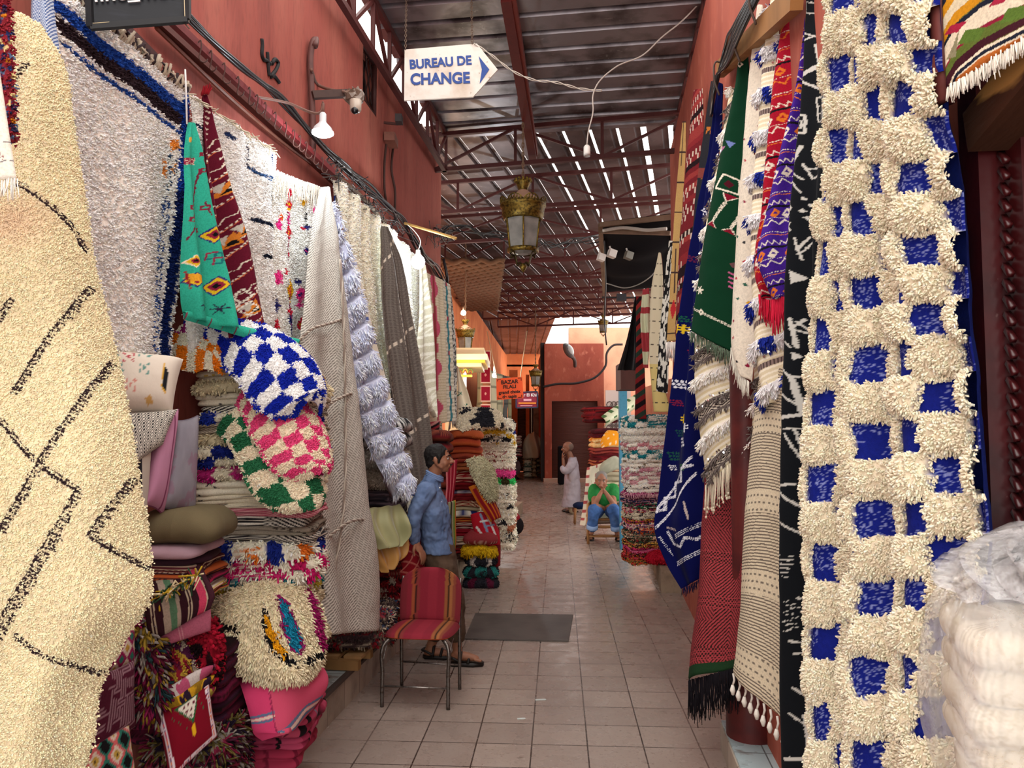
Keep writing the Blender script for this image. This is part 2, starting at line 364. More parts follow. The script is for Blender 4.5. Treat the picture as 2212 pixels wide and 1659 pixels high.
def folded(name, c, w, dp, h, ang, layers, pat, m=None, tuft=None, sag=.03, seed=0, n_=6., res=.008, rag=.012, par=None, tilt=(0, 0), roll=1., **kw):
    """a folded textile lying flat; c = centre of its underside; its folds show as rounded layers"""
    m = m or KILIM
    per = 2*(w+dp); nth = int(np.clip(per/res, 28, 420)); nl = 7 if res < .012 else 5
    th = np.arange(nth+1)/nth*2*PI-PI/2
    ct, st = np.cos(th), np.sin(th); e = 2/n_; bx = np.sign(ct)*np.abs(ct)**e*w/2; by = np.sign(st)*np.abs(st)**e*dp/2
    S = np.r_[0, np.cumsum(np.hypot(np.diff(bx), np.diff(by)))]; S = S-S[-1]/2*0
    tt = np.concatenate([np.linspace(i+.02, i+.98, nl) for i in range(layers)]); nt = len(tt)
    T, SS = np.meshgrid(tt, S, indexing='ij'); fl = fr(T)
    sy = np.where(SS > S[-1]/2, S[-1]-SS, SS)     # seam-free coordinate
    # layer boundaries wander
    Tz = T+.22*(fb(sy*7, np.floor(T)*3.3, seed)-.5)*(layers > 1)
    zz = h*np.clip(Tz, 0, layers)/layers
    R = h/layers/2; ins = -R*roll*(1-np.sqrt(np.clip(1-(2*fl-1)**2, 0, 1)))+rag*(fb(sy*5, np.floor(T)*5.1, seed+11)-.5)*2*1.6+rag*.4*(vn(sy*22, T*2, seed+5)-.5)
    k = 1+ins/(min(w, dp)/2); X = bx[None]*k; Y = by[None]*k
    C = pat(sy, T+seed*0, seed)
    def sagz(X, Y): r = (X/(w/2))**2+(Y/(dp/2))**2; return -sag*r**1.2*.5+tilt[0]*X+tilt[1]*Y
    Z = zz+sagz(X, Y)
    G = np.stack([X, Y, Z], -1)
    ca, sa = math.cos(ang), math.sin(ang); Rm = np.array([[ca, sa, 0], [-sa, ca, 0], [0, 0, 1]])
    rings = []; rc = []
    for f_ in (.8, .45, .02):
        x = X[-1]*f_; y = Y[-1]*f_; z = h+sagz(x, y)*1.+.006*(fb(x*8+9, y*8, seed)-.5); rings.append(np.stack([x, y, z], -1)); rc.append(C[-1])
    rb = [np.stack([X[0]*f_, Y[0]*f_, sagz(X[0]*f_, Y[0]*f_)], -1) for f_ in (.02, .6)]
    A = np.concatenate([np.array(rb), G, np.array(rings)]); Cc = np.concatenate([np.repeat(C[:1], 2, 0), C, np.array(rc)])
    A = A@Rm+np.asarray(c, float)
    g = Geo(); nu = A.shape[1]; g.add(A.reshape(-1, 3), grid_q(nu, A.shape[0]), c=Cc.reshape(-1, 3))
    if tuft:
        Aw = A[2:]; N = nrm(np.cross(np.gradient(Aw, axis=1), np.gradient(Aw, axis=0)))
        if np.einsum('ijk,ijk->ij', N[:nt], Aw[:nt]-np.asarray(c, float)-np.array((0, 0, h/2))).mean() < 0: N = -N
        a_, b_, c_ = scatter(Aw[:-1], N[:-1], Cc[2:-1], tuft['s']); tufts(g, a_, b_, c_, tuft['l'], tuft['r'], tuft.get('jit', .4), tuft.get('droop', .35), .06)
    return build(g, name, m, par, **kw)
ORD = ['topmost', 'second from the top', 'third from the top', 'fourth from the top', 'fifth from the top', 'sixth from the top', 'seventh from the top', 'eighth from the top', 'ninth from the top', 'tenth from the top', 'eleventh from the top', 'twelfth from the top', 'thirteenth from the top', 'fourteenth from the top', 'fifteenth from the top', 'sixteenth from the top', 'seventeenth from the top', 'eighteenth from the top', 'nineteenth from the top', 'twentieth from the top', 'twenty-first from the top', 'twenty-second from the top', 'twenty-third from the top', 'twenty-fourth from the top', 'twenty-fifth from the top', 'twenty-sixth from the top', 'twenty-seventh from the top', 'twenty-eighth from the top', 'twenty-ninth from the top', 'thirtieth from the top']
def stack(cx, cy, z0, z1, w, dp, ang, items, where, group, lean=(0, 0), res=.008, sag=.03, cat='rug', T=None):
    """items top->bottom: (relative height, layers, pattern, look, mat, tuft, name)"""
    tot = sum(i[0] for i in items); n = len(items); z = z1; H_ = z1-z0
    for k, it in enumerate(items):
        h = H_*it[0]/tot; z -= h; f_ = (z-z0)/H_; r = random.Random(k*7+int(cx*100))
        nm = it[6] if len(it) > 6 else 'folded_rug'
        folded(nm, (cx+lean[0]*f_+r.uniform(-.015, .015), cy+lean[1]*f_+r.uniform(-.015, .015), z), w*r.uniform(.94, 1.04), dp*r.uniform(.94, 1.02), h*1.04, ang+r.uniform(-.04, .04), it[1], it[2], it[4] if len(it) > 4 and it[4] else WOOL, it[5] if len(it) > 5 else None, sag=sag, seed=k*3+int(abs(cx)*50), res=res,
               label='%s, %s %s' % (it[3], ORD[k], where), cat=cat, group=group)
EXPO = .3; WORLD = 2.9
# ============================================================ the place
cam = bpy.data.cameras.new('camera'); co = bpy.data.objects.new('camera', cam); COL.objects.link(co); SC.camera = co
co.location = (0, 0, CH); co.rotation_euler = (PI/2+TH, 0, 0); cam.sensor_width = 36; cam.lens = FX/2212*36; cam.clip_end = 200; cam.clip_start = .05
SC.view_settings.view_transform = 'Standard'; SC.view_settings.look = 'None'; SC.view_settings.gamma = 1; SC.view_settings.exposure = EXPO
SC.cycles.use_denoising = True; SC.cycles.max_bounces = 7; SC.cycles.diffuse_bounces = 4; SC.cycles.glossy_bounces = 3; SC.cycles.transmission_bounces = 5
SC.cycles.use_adaptive_sampling = True; SC.cycles.adaptive_threshold = .02; SC.cycles.caustics_reflective = False; SC.cycles.caustics_refractive = False; SC.cycles.sample_clamp_indirect = 6
w = bpy.data.worlds.new('World'); SC.world = w; w.use_nodes = True
w.node_tree.nodes['Background'].inputs[0].default_value = (1, .955, .90, 1); w.node_tree.nodes['Background'].inputs[1].default_value = WORLD
def light(name, kind, loc, e, col=(1, 1, 1), size=.1, rot=None, sx=None):
    l = bpy.data.lights.new(name, kind); l.energy = e; l.color = col
    if kind == 'POINT': l.shadow_soft_size = size
    if kind == 'AREA':
        l.size = size
        if sx: l.shape = 'RECTANGLE'; l.size_y = sx
    if kind == 'SPOT': l.spot_size = math.radians(150); l.spot_blend = .6; l.shadow_soft_size = size
    o = bpy.data.objects.new(name, l); COL.objects.link(o); o.location = Vector([float(q) for q in loc])
    if rot: o.rotation_euler = rot
    return o
DL = nrm(np.array((.12, 1, 0.))); NL = nrm(np.array((1, -.12, 0.)))
AX = np.array((DL, -NL, (0, 0, 1)))          # along wall, into left wall, up
def on(X0, y, z): return np.array((X0+.12*y, y, z))
PLAS = mat('pink_plaster', '#92493f', .85, bump=(14, .5, .012), var=[(1.6, '#a66253', .42, .68, 5), (5, '#763730', .55, .8, 6), (45, .8, .5, .75, 2)], stretch=(1, 1, .22))
PLAS2 = mat('salmon_plaster', '#a85644', .85, bump=(14, .5, .012), var=[(1.3, '#8e4236', .45, .7, 5), (7, '#bd705c', .58, .75, 5)], stretch=(1, 1, .6))
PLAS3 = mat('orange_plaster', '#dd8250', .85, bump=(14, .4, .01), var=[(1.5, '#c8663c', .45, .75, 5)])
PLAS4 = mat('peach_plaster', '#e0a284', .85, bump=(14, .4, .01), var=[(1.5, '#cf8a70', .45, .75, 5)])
CONC = mat('concrete', '#94806c', .85, bump=(25, .5, .008), var=[(5, '#6a5848', .45, .7, 5), (30, .8, .5, .8, 2)])
DARK = mat('dark_interior', '#1c1414', .9)
def tilemat(name, c1, c2, mort, wx, wy, ms, rot, loc, rough, dirt, rv=.12):
    m = bpy.data.materials.new(name); m.use_nodes = True; nt = m.node_tree; N = nt.nodes; K = nt.links; b = N['Principled BSDF']
    g = N.new('ShaderNodeNewGeometry'); mp = N.new('ShaderNodeMapping'); mp.vector_type = 'TEXTURE'; mp.inputs['Location'].default_value = loc; mp.inputs['Rotation'].default_value = rot
    K.new(g.outputs['Position'], mp.inputs['Vector'])
    br = N.new('ShaderNodeTexBrick'); br.offset = 0; br.inputs['Scale'].default_value = 1; br.inputs['Brick Width'].default_value = wx; br.inputs['Row Height'].default_value = wy
    br.inputs['Mortar Size'].default_value = ms; br.inputs['Mortar Smooth'].default_value = .2; br.inputs['Bias'].default_value = 0
    br.inputs['Color1'].default_value = (*lin(hx(c1)), 1); br.inputs['Color2'].default_value = (*lin(hx(c2)), 1); br.inputs['Mortar'].default_value = (*lin(hx(mort)), 1)
    K.new(mp.outputs[0], br.inputs['Vector']); src = br.outputs['Color']
    for sc, c, lo, hi, st in dirt:
        m2 = N.new('ShaderNodeMapping'); m2.inputs['Scale'].default_value = st; K.new(g.outputs['Position'], m2.inputs['Vector'])
        n = N.new('ShaderNodeTexNoise'); n.inputs['Scale'].default_value = sc; n.inputs['Detail'].default_value = 6; K.new(m2.outputs[0], n.inputs['Vector'])
        r = N.new('ShaderNodeMapRange'); r.inputs['From Min'].default_value = lo; r.inputs['From Max'].default_value = hi; K.new(n.outputs['Fac'], r.inputs['Value'])
        x = N.new('ShaderNodeMix'); x.data_type = 'RGBA'; K.new(r.outputs[0], x.inputs['Factor']); K.new(src, x.inputs['A']); x.inputs['B'].default_value = (*lin(hx(c)), 1); src = x.outputs['Result']
    K.new(src, b.inputs['Base Color'])
    n = N.new('ShaderNodeTexNoise'); n.inputs['Scale'].default_value = 7; n.inputs['Detail'].default_value = 8; K.new(g.outputs['Position'], n.inputs['Vector'])
    r = N.new('ShaderNodeMapRange'); r.inputs['From Min'].default_value = .3; r.inputs['From Max'].default_value = .7; r.inputs['To Min'].default_value = rough-rv; r.inputs['To Max'].default_value = rough+rv
    K.new(n.outputs['Fac'], r.inputs['Value']); K.new(r.outputs[0], b.inputs['Roughness'])
    n2 = N.new('ShaderNodeTexNoise'); n2.inputs['Scale'].default_value = 28; n2.inputs['Detail'].default_value = 5; K.new(g.outputs['Position'], n2.inputs['Vector'])
    ad = N.new('ShaderNodeMath'); ad.operation = 'MULTIPLY_ADD'; K.new(br.outputs['Fac'], ad.inputs[0]); ad.inputs[1].default_value = -1.2; K.new(n2.outputs['Fac'], ad.inputs[2])
    bp = N.new('ShaderNodeBump'); bp.inputs['Strength'].default_value = .3; bp.inputs['Distance'].default_value = .004; K.new(ad.outputs[0], bp.inputs['Height']); K.new(bp.outputs[0], b.inputs['Normal'])
    b.inputs['Specular IOR Level'].default_value = .6; MATS[name] = m; return m
f0 = F(1273, 1659)
FLOORM = tilemat('floor_tiles', '#a09086', '#93837a', '#3c302b', .31, .303, .0045, (0, 0, -.06), (f0[0], f0[1]-.02, 0), .29,
                 [(1.1, '#83726a', .48, .72, (1, .5, 1)), (14, '#63534b', .66, .76, (1, 2.2, 1)), (60, '#7a6a61', .58, .7, (1, 1, 1))])
STEPTOP = tilemat('step_top_tiles', '#b9cdd0', '#a9bec2', '#5f6a6c', .2, .2, .004, (0, 0, -.12), (1.2, .1, 0), .3, [(3, '#8f9c9c', .5, .8, (1, 1, 1)), (9, '#6f5c50', .62, .75, (1, 1, 1))])
STEPF = tilemat('step_face_tiles', '#b3a595', '#9c8d7e', '#6a5c52', .25, .3, .004, (0, 0, -.12), (0, 0, 0), .5, [(6, '#76685c', .5, .75, (1, 1, 1))])
g = Geo(); box(g, (0, 20, -.1), (16, 46, .2)); struct(g, 'floor', FLOORM)
# left wall with its barred window
def wallpiece(g, X0, y0, y1, z0, z1, th, side=1):
    a, b = on(X0, y0, 0), on(X0, y1, 0); n = -NL*th*side
    V = [a, b, b+n, a+n]; v = [(*p[:2], z) for z in (z0, z1) for p in V]
    g.add(v, [(0, 1, 2, 3), (7, 6, 5, 4), (0, 4, 5, 1), (1, 5, 6, 2), (2, 6, 7, 3), (3, 7, 4, 0)])
XL = -2.05; YE = DW(950, XL); w0, w1 = DW(775, XL), DW(809, XL); wz1 = W(775, 66, XL)[2]; wz0 = W(809, 248, XL)[2]
g = Geo(); ys = (-.5, w0, w1, YE); zs = (0, wz0, wz1, 5.12); v = [on(XL, y, z)-NL*o for o in (0, .45) for z in zs for y in ys]; q = []
for o in (0, 16):
    for j in range(3):
        for i in range(3):
            if (i, j) != (1, 1): a = o+j*4+i; q.append((a, a+1, a+5, a+4) if o == 0 else (a+4, a+5, a+1, a))
for a, b in ((5, 6), (6, 10), (10, 9), (9, 5)): q.append((b, a, a+16, b+16))
for r in ((0, 1, 2, 3), (3, 7, 11, 15), (15, 14, 13, 12), (12, 8, 4, 0)):
    for a, b in zip(r[:-1], r[1:]): q.append((a, b, b+16, a+16))
g.add(v, q)
WALLL = struct(g, 'wall_left', PLAS)
g = Geo(); wallpiece(g, XL-.12, w0, w1, wz0, wz1, .04); win = struct(g, 'window_1', DARK)
g = Geo()
for y_ in (w0+.02, w1-.02): bar(g, on(XL-.03, y_, wz0), on(XL-.03, y_, wz1), .03, .04, '#3a1a18')
for z_ in (wz0+.02, wz1-.02): bar(g, on(XL-.03, w0, z_), on(XL-.03, w1, z_), .03, .04, '#3a1a18')
build(g, 'window_frame', PAINT, win, label='dark red frame')
g = Geo()
for k in range(7):
    y_ = w0+(w1-w0)*(k+.5)/7; z = np.linspace(wz0, wz1, 60)
    tube(g, [on(XL-.05, y_+.022*math.sin(q*26+k*PI), q) for q in z], .006, 4, '#2c1614')
build(g, 'window_grille', PAINT, win, label='wavy iron grille')
# painted 42 on the wall
g = Geo()
for st in ([(565, 84), (566, 96), (566, 122), (568, 127), (574, 130), (584, 138)], [(577, 113), (578, 128), (579, 145), (581, 164)], [(587, 138), (594, 128), (601, 135), (596, 150), (584, 166), (590, 163), (603, 178)]):
    pts = spl([W(*p, XL+.004) for p in st], 20); tube(g, pts, .013, 6, '#151013')
build(g, 'painted_number', mat('black_paint', '#151013', .7), WALLL, label='black painted number 42')
# right wall, its door
XR = .82; yd = DW(2112, XR)
g = Geo()
for a in ((yd, 4.7, 0, 5.12), (4.7, 9.15, 0, 5.12), (-.6, yd, 2.56, 5.12)): wallpiece(g, XR, *a, .5, -1)
WALLR = struct(g, 'wall_right', PLAS2)
g = Geo()   # patch of bare cement where the plaster fell off
pp = [(2088, 520), (2108, 470), (2116, 560), (2120, 700), (2116, 800), (2096, 812), (2085, 760), (2090, 690), (2082, 600)]
c_ = W(2102, 650, XR-.004); v = [c_]+[W(*p, XR-.003) for p in pp]; g.add(v, None, [(0, k+1, (k+1) % len(pp)+1) for k in range(len(pp))])
build(g, 'bare_cement_patch', mat('bare_cement', '#7d7368', .95, bump=(18, .9, .02), var=[(12, '#5e544c', .45, .7, 5)]), WALLR, label='grey bare cement patch')
DRED = mat('dark_red_paint', '#4a1518', .32, bump=(20, .4, .004), var=[(6, '#2c1216', .45, .7, 6), (35, '#7c5f5c', .7, .8, 3)], spec=.5, coat=.3)
DREDR = mat('column_paint', '#5c2220', .5, bump=(20, .4, .004), var=[(6, '#42181a', .45, .7, 6)])
g = Geo(); wallpiece(g, XR+.16, -.6, yd, .0, 2.56, .05, -1); door = struct(g, 'door_1', DRED)
g = Geo(); wallpiece(g, XR-.02, yd-.085, yd, 0, 2.56, .2, -1); wallpiece(g, XR+.03, yd-.16, yd-.085, 0, 2.5, .12, -1); build(g, 'door_frame', DRED, door, False, label='carved dark red frame')
g = Geo()
for k in range(70):
    z = .2+k*.034; p0 = on(XR+.02, yd-.135, z); bar(g, p0+DL*.012, p0+DL*.036+np.array((0, 0, .026)), .012, .012, '#6a2a2a')
build(g, 'rope_moulding', DRED, door, label='rope-carved moulding')
g = Geo(); wallpiece(g, XR+.10, yd-.52, yd-.2, .3, 2.3, .05, -1); build(g, 'door_panel', DRED, door, False)
g = Geo(); bar(g, on(XR+.0, yd-.7, 2.50), on(XR+.0, yd-.1, 2.38), .10, .09, '#7a5128'); bm_ = build(g, 'door_lintel', mat('raw_wood', '#4a2a1a', .8, bump=(30, .6, .01), var=[(9, '#c09050', .52, .6, 4)], stretch=(1, .25, 1.5)), door, False, label='split raw wood lintel')
# dark red pipe beside the door
g = Geo(); tube(g, [P(2030, -160, 1.52), P(2034, 60, 1.52), P(2042, 222, 1.52)], .021, 14, '#6d3531'); tag(build(g, 'wall_pipe', PAINT), 'dull red drainpipe end beside the checkered rug', 'pipe')
# steps
g = Geo(); wallpiece(g, -1.66, 1.2, 7.35, 0, .2, .42); sl = struct(g, 'trim_1', STEPTOP)
g = Geo(); wallpiece(g, -1.652, 1.2, 7.35, 0, .175, .01); build(g, 'step_face', STEPF, sl, False)
g = Geo(); bar(g, on(-1.655, 1.2, .195), on(-1.655, 7.35, .195), .035, .02, '#4c4440'); build(g, 'step_nosing', PLAIN, sl, False, label='dark metal nosing')
g = Geo(); wallpiece(g, -1.70, 7.35, 9.6, 0, .26, .6); wallpiece(g, -1.75, 9.6, 16.5, 0, .24, .8); struct(g, 'trim_2', CONC)
g = Geo(); wallpiece(g, .635, .9, 4.36, 0, .15, .35, -1); sr = struct(g, 'trim_3', STEPTOP)
g = Geo(); wallpiece(g, .628, .9, 4.36, 0, .138, .008, -1); build(g, 'step_face', STEPF, sr, False)
g = Geo(); v = [(F(1420, 1275), F(1380, 1218), F(1480, 1218), F(1540, 1275))]
wallpiece(g, .60, 8.42, 12.3, 0, .25, 1.4, -1); struct(g, 'trim_4', CONC)
# dark red column at the end of the near right step
g = Geo(); lathe(g, [(.13, .0), (.13, .3), (.085, .42), (.08, 2.4), (.1, 2.5), (.0, 2.5)], P(1622, 1500, 4.15)*[1, 1, 0]+[0, 0, .15], 20); o = build(g, 'shop_column', DREDR); tag(o, 'dark oxblood wooden column standing on the light tiled step', 'column')
# ------------------------------------------------------------ the roofs
ROOF = mat('corrugated_steel', '#857f84', .32, .7, bump=(3, .3, .02), var=[(2.5, '#3f3638', .45, .65, 5), (18, '#8a8688', .62, .8, 3)], stretch=(1, 1, 1), spec=.5)
ROOF2 = mat('corrugated_steel_far', '#77696a', .42, .6, bump=(3, .3, .02), var=[(1.2, '#4e4040', .42, .62, 5), (9, '#99908e', .62, .8, 3)])
RT = .02; ZR = 5.42
def sheet(g, o, ax, ay, L, Wd, pitch, hgt=.035, rib=.06):
    """corrugated sheet: ribs run along ax, repeated along ay"""
    o = np.asarray(o, float); n = int(Wd/pitch)+1; prof = []
    for k in range(n):
        s = k*pitch
        for a, b in ((0, 0), (pitch-rib*1.6, 0), (pitch-rib*1.3, hgt), (pitch-rib*.3, hgt)):
            if s+a <= Wd+1e-6: prof.append((s+a, b))
        for q in (.3, .6):
            pass
    prof.append((Wd, 0)); prof = np.array(prof)
    A = np.array([o+ay*p[0]+np.array((0, 0, p[1])) for p in prof]); B = A+ax*L
    V = np.stack([A, B], 1).reshape(-1, 3); q = [(2*k, 2*k+1, 2*k+3, 2*k+2) for k in range(len(prof)-1)]
    g.add(V, q)
XRR = .92
g = Geo(); o = on(XL+.1, 5.5, ZR); rows_ = []
e1 = nrm(np.array((1, -.2, 0.))); e2 = np.array((.12, 1, 0.))
eR = on(XRR+.1, 5.75, ZR)-on(XL+.0, 6.2, ZR); sheet(g, on(XL+.0, 6.2, ZR), nrm(eR), DL, np.linalg.norm(eR), 3.3, .32, .045, .05)
struct(g, 'ceiling', ROOF)
AXR = nrm(np.array((.235, 1, 0.))); AYR = nrm(np.array((1, -.235, 0.)))
oR = np.array((-.13, 9.05, ZR+.03))
g = Geo(); s_ = -9.2
while s_ < 6.5:
    gap = 0 if s_ < -4 else .009 if s_ < -.2 else (.035 if s_ < 1.2 else (.07 if s_ < 1.9 else .17)); wd = .33
    if s_ < -4: wd = .66
    sheet(g, oR+AYR*s_+AXR*-.1, AXR, AYR, 16.2, wd-gap, wd-gap, .04, .05); s_ += wd
struct(g, 'ceiling_2', ROOF2)
g = Geo(); sheet(g, (-6, 24.6, ZR+.1), np.array((0, 1, 0.)), np.array((1, 0, 0.)), 14, 7.45, .33, .04, .05); struct(g, 'ceiling_3', ROOF2)
CR = '#4c1f1d'
def truss(label, a, b, h, n, w=.05, group='roof trusses', t=None):
    a = np.asarray(a, float); b = np.asarray(b, float); u = np.array((0, 0, h))
    t = thing('roof_truss', (a+b)/2, label, 'roof truss', group)
    g = Geo(); bar(g, a, b, w, w, CR); build(g, 'bottom_chord', PAINT, t, False)
    g = Geo(); bar(g, a+u, b+u, w, w, CR); build(g, 'top_chord', PAINT, t, False)
    for k in range(n+1):
        p = a+(b-a)*k/n; g = Geo(); bar(g, p, p+u, w*.7, w*.7, CR); build(g, 'post', PAINT, t, False)
        if k < n:
            q = a+(b-a)*(k+1)/n; g = Geo()
            if k % 2: bar(g, p, q+u, w*.6, w*.6, CR)
            else: bar(g, p+u, q, w*.6, w*.6, CR)
            build(g, 'brace', PAINT, t, False)
NTH = ['first', 'second', 'third', 'fourth', 'fifth', 'sixth', 'seventh', 'eighth', 'ninth', 'tenth']
for k in range(9):
    c0 = oR+AXR*(k*1.75); z = ZR-.03
    a = c0+AYR*(-1.9 if k == 0 else (-2.2 if k == 1 else -3.6)); b = c0+AYR*(2.25 if k < 3 else 4.6)
    a[2] = b[2] = z-.46; truss('dark red steel roof truss crossing the alley, %s from the camera%s' % (NTH[k], ' above the brass lantern' if k == 1 else ''), a, b, .44, 4 if k < 3 else 7)
# trusses standing on the two walls
truss('long dark red truss along the top of the left wall', on(XL+.12, 5.3, 4.93), on(XL+.12, 9.3, 4.93), .46, 8)
truss('long dark red truss along the top of the right wall', on(XR+.06, 5.3, 4.93), on(XR+.06, 9.1, 4.93), .46, 8)
g = Geo(); bar(g, P(1093, -10, 6.3)+[0, 0, .0], P(1151, 335, 9.05), .09, .13, '#5a1c1a'); bar(g, P(1108, -10, 6.3)+[0, 0, .0], P(1157, 330, 9.05), .05, .1, '#6d2a22')
tag(build(g, 'roof_beam', PAINT, None, False), 'dark red steel beam down the middle of the near corrugated roof', 'beam')
g = Geo()
for y0, y1 in ((4.0, 6.35), (6.75, 8.1), (8.5, 9.4)): wallpiece(g, XL-.3, y0, y1, 5.05, 5.46, .02)  # sheet strips added to block most of the sky above the left wall
struct(g, 'sky_block_strip', ROOF)
# long straight purlins and stray bars far in the roof
for k, (a, b) in enumerate((((955, 300), (1160, 335)),)): pass
# reed mat on the left of the second roof
g = Geo(); A_ = [P(960, 560, 12.2), P(1085, 562, 12.4), P(1225, 665, 17), P(1035, 668, 17)]
A_ = [np.array((p[0], p[1], 4.86)) for p in (F(960, 0)*0+P(950, 560, 14), P(1090, 560, 14), P(1075, 668, 19.5), P(1002, 668, 19.5))]
n_ = 46; 
for k in range(n_):
    f_ = k/(n_-1); p, q = A_[0]*(1-f_)+A_[3]*f_, A_[1]*(1-f_)+A_[2]*f_
    tube(g, [p+(q-p)*t+np.array((0, 0, .03*math.sin(t*22+k*2.5))) for t in np.linspace(0, 1, 24)], .05, 4, '#6a4e3a')
tag(build(g, 'reed_mat', mat('reed', None, .9, bump=(60, .6, .01))), 'woven brown reed mat fixed under the roof at the left', 'mat')
# ------------------------------------------------------------ the far end
g = Geo(); d = 26.4; a, b = P(1177, 1045, d), P(1306, 1045, d); zt = P(1200, 742, d)[2]; sx0, sx1 = P(1192, 900, d)[0], P(1291, 900, d)[0]; sz = P(1200, 866, d)[2]
box(g, ((a[0]+sx0)/2, d+.3, zt/2), (sx0-a[0], .6, zt)); box(g, ((b[0]+sx1)/2, d+.3, zt/2), (b[0]-sx1, .6, zt)); box(g, ((sx0+sx1)/2, d+.3, (zt+sz)/2), (sx1-sx0, .6, zt-sz)); box(g, (a[0]+.06, d+3.5, zt/2), (.1, 6, zt))
WB = struct(g, 'wall_back', PLAS2)
g = Geo(); n = 64
for k in range(n):
    z = .1+(sz-.1)*k/n; tube(g, [(sx0, d+.16, z), (sx1, d+.16, z)], .03, 6, '#6b4038')
o = build(g, 'door_2', mat('shutter', '#6a4640', .6, .2)); o['kind'] = 'structure'
g = Geo(); box(g, ((a[0]+b[0])/2, d-.1, .06), (b[0]-a[0]+.1, .5, .12)); struct(g, 'trim_5', mat('pale_stone', '#c8a998', .7))
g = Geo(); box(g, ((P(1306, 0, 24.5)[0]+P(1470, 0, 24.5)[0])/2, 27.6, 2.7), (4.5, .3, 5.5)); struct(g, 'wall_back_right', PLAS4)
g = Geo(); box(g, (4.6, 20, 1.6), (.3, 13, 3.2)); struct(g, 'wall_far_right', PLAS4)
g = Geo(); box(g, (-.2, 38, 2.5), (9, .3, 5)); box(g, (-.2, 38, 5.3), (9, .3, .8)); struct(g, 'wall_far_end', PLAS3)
g = Geo(); a = on(-2.35, 9.8, 0)
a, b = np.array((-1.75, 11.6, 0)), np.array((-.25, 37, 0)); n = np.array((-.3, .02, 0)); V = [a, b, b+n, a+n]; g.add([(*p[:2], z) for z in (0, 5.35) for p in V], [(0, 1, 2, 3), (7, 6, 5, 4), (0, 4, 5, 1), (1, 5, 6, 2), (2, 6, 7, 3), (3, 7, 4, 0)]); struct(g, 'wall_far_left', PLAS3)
# far left shop fronts: pillars, shutters, doors
for k, (x0, x1, y0, y1, d, m_, nm, lab) in enumerate(((1100, 1118, 800, 1000, 33, PLAS3, 'pillar', 'orange plastered pillar left of the far shutter'), (1136, 1143, 810, 1000, 33, PLAS3, 'pillar', 'thin orange pillar right of the far shutter'), (1153, 1163, 860, 990, 32.5, CONC, 'pillar', 'grey stone pillar beside the far barred door'))):
    g = Geo(); a, b = P(x0, y1, d), P(x1, y0, d); box(g, ((a[0]+b[0])/2, d, b[2]/2), (b[0]-a[0], .4, b[2])); tag(build(g, nm, m_, None, False), lab, 'pillar')
g = Geo(); a, b = P(1118, 1000, 33), P(1136, 866, 33)
for k in range(40): tube(g, [(a[0], 33.1, .06+b[2]*k/40), (b[0], 33.1, .06+b[2]*k/40)], .04, 5, '#7a5c48')
build(g, 'door_3', mat('shutter2', '#6a5040', .6))['kind'] = 'structure'
g = Geo(); a, b = P(1143, 1000, 33.5), P(1178, 850, 33.5); box(g, ((a[0]+b[0])/2, 33.6, b[2]/2), (b[0]-a[0], .1, b[2]), None, '#2a2622'); o = build(g, 'door_4', DARK); o['kind'] = 'structure'
g = Geo()
for k in range(5): bar(g, (a[0]+.1+k*.11, 33.5, .2), (a[0]+.1+k*.11, 33.5, b[2]), .03, .03, '#5c5644')
build(g, 'door_bars', PLAIN, o)
g = Geo(); a, b = P(1168, 1040, 27), P(1177, 742, 27); box(g, ((a[0]+b[0])/2, 27, b[2]/2), (b[0]-a[0], .5, b[2])); tag(build(g, 'dark_post', mat('post_dark', '#2b2426', .6), None, False), 'nearly black post at the corner left of the pink building', 'post')
# ============================================================ left side textiles
CRE = '#e4dac6'; NAVY = '#1a2f8c'; TUF = dict(s=.009, l=.018, r=.0032)
def dwl(px, X0=-1.93): return DW(px, X0)
def wrows(xs, X0=-1.93):   # rows of (xl,yl,xr,yr) hanging on the left display plane
    return [(a, b, dwl(a, X0), c, d, dwl(c, X0)) for a, b, c, d in xs]
# --- big cream rug, foreground
c = Cv(-130, 0, 340, 1740, '#eadbb8'); BL = '#33262a'
for a, b, w_ in (((25, 858), (197, 618), 15), ((85, 1010), (245, 782), 15), ((0, 1148), (85, 1012), 16), ((172, 1072), (122, 1152), 20), ((122, 1152), (-20, 1385), 26), ((288, 1035), (195, 1160), 17), ((15, 225), (82, 168), 16), ((-10, 700), (25, 650), 15), ((-10, 1400), (-60, 1500), 20)):
    c.ladder(a, b, w_*1.15, BL, 7.5, (1, .35), 3.1)
for p in (((0, 922), (38, 972), (80, 1015), (172, 1072)), ((195, 1160), (250, 1195), (318, 1232)), ((35, 1362), (110, 1402), (215, 1458)), ((40, 420), (95, 462), (150, 500), (180, 545)), ((-130, 820), (-60, 880), (0, 922))):
    c.line(p, 5, BL); c.line(np.array(p)+(5, -6), 2.5, BL)
def f1p(U, V, PX, PY, X, Y):
    col = c1_(PX, PY, 1.5)*(.97+.06*fb(X*3, Y*3, 4))[..., None]; k = np.clip(1-np.hypot((PX-30)/110, (PY-500)/70), 0, 1)[..., None]
    return col*(1-k*.35)+hx('#b98a74')*k*.35  # pinkish-brown shade across the upper pile, mixed into the rug colour
c1_ = c
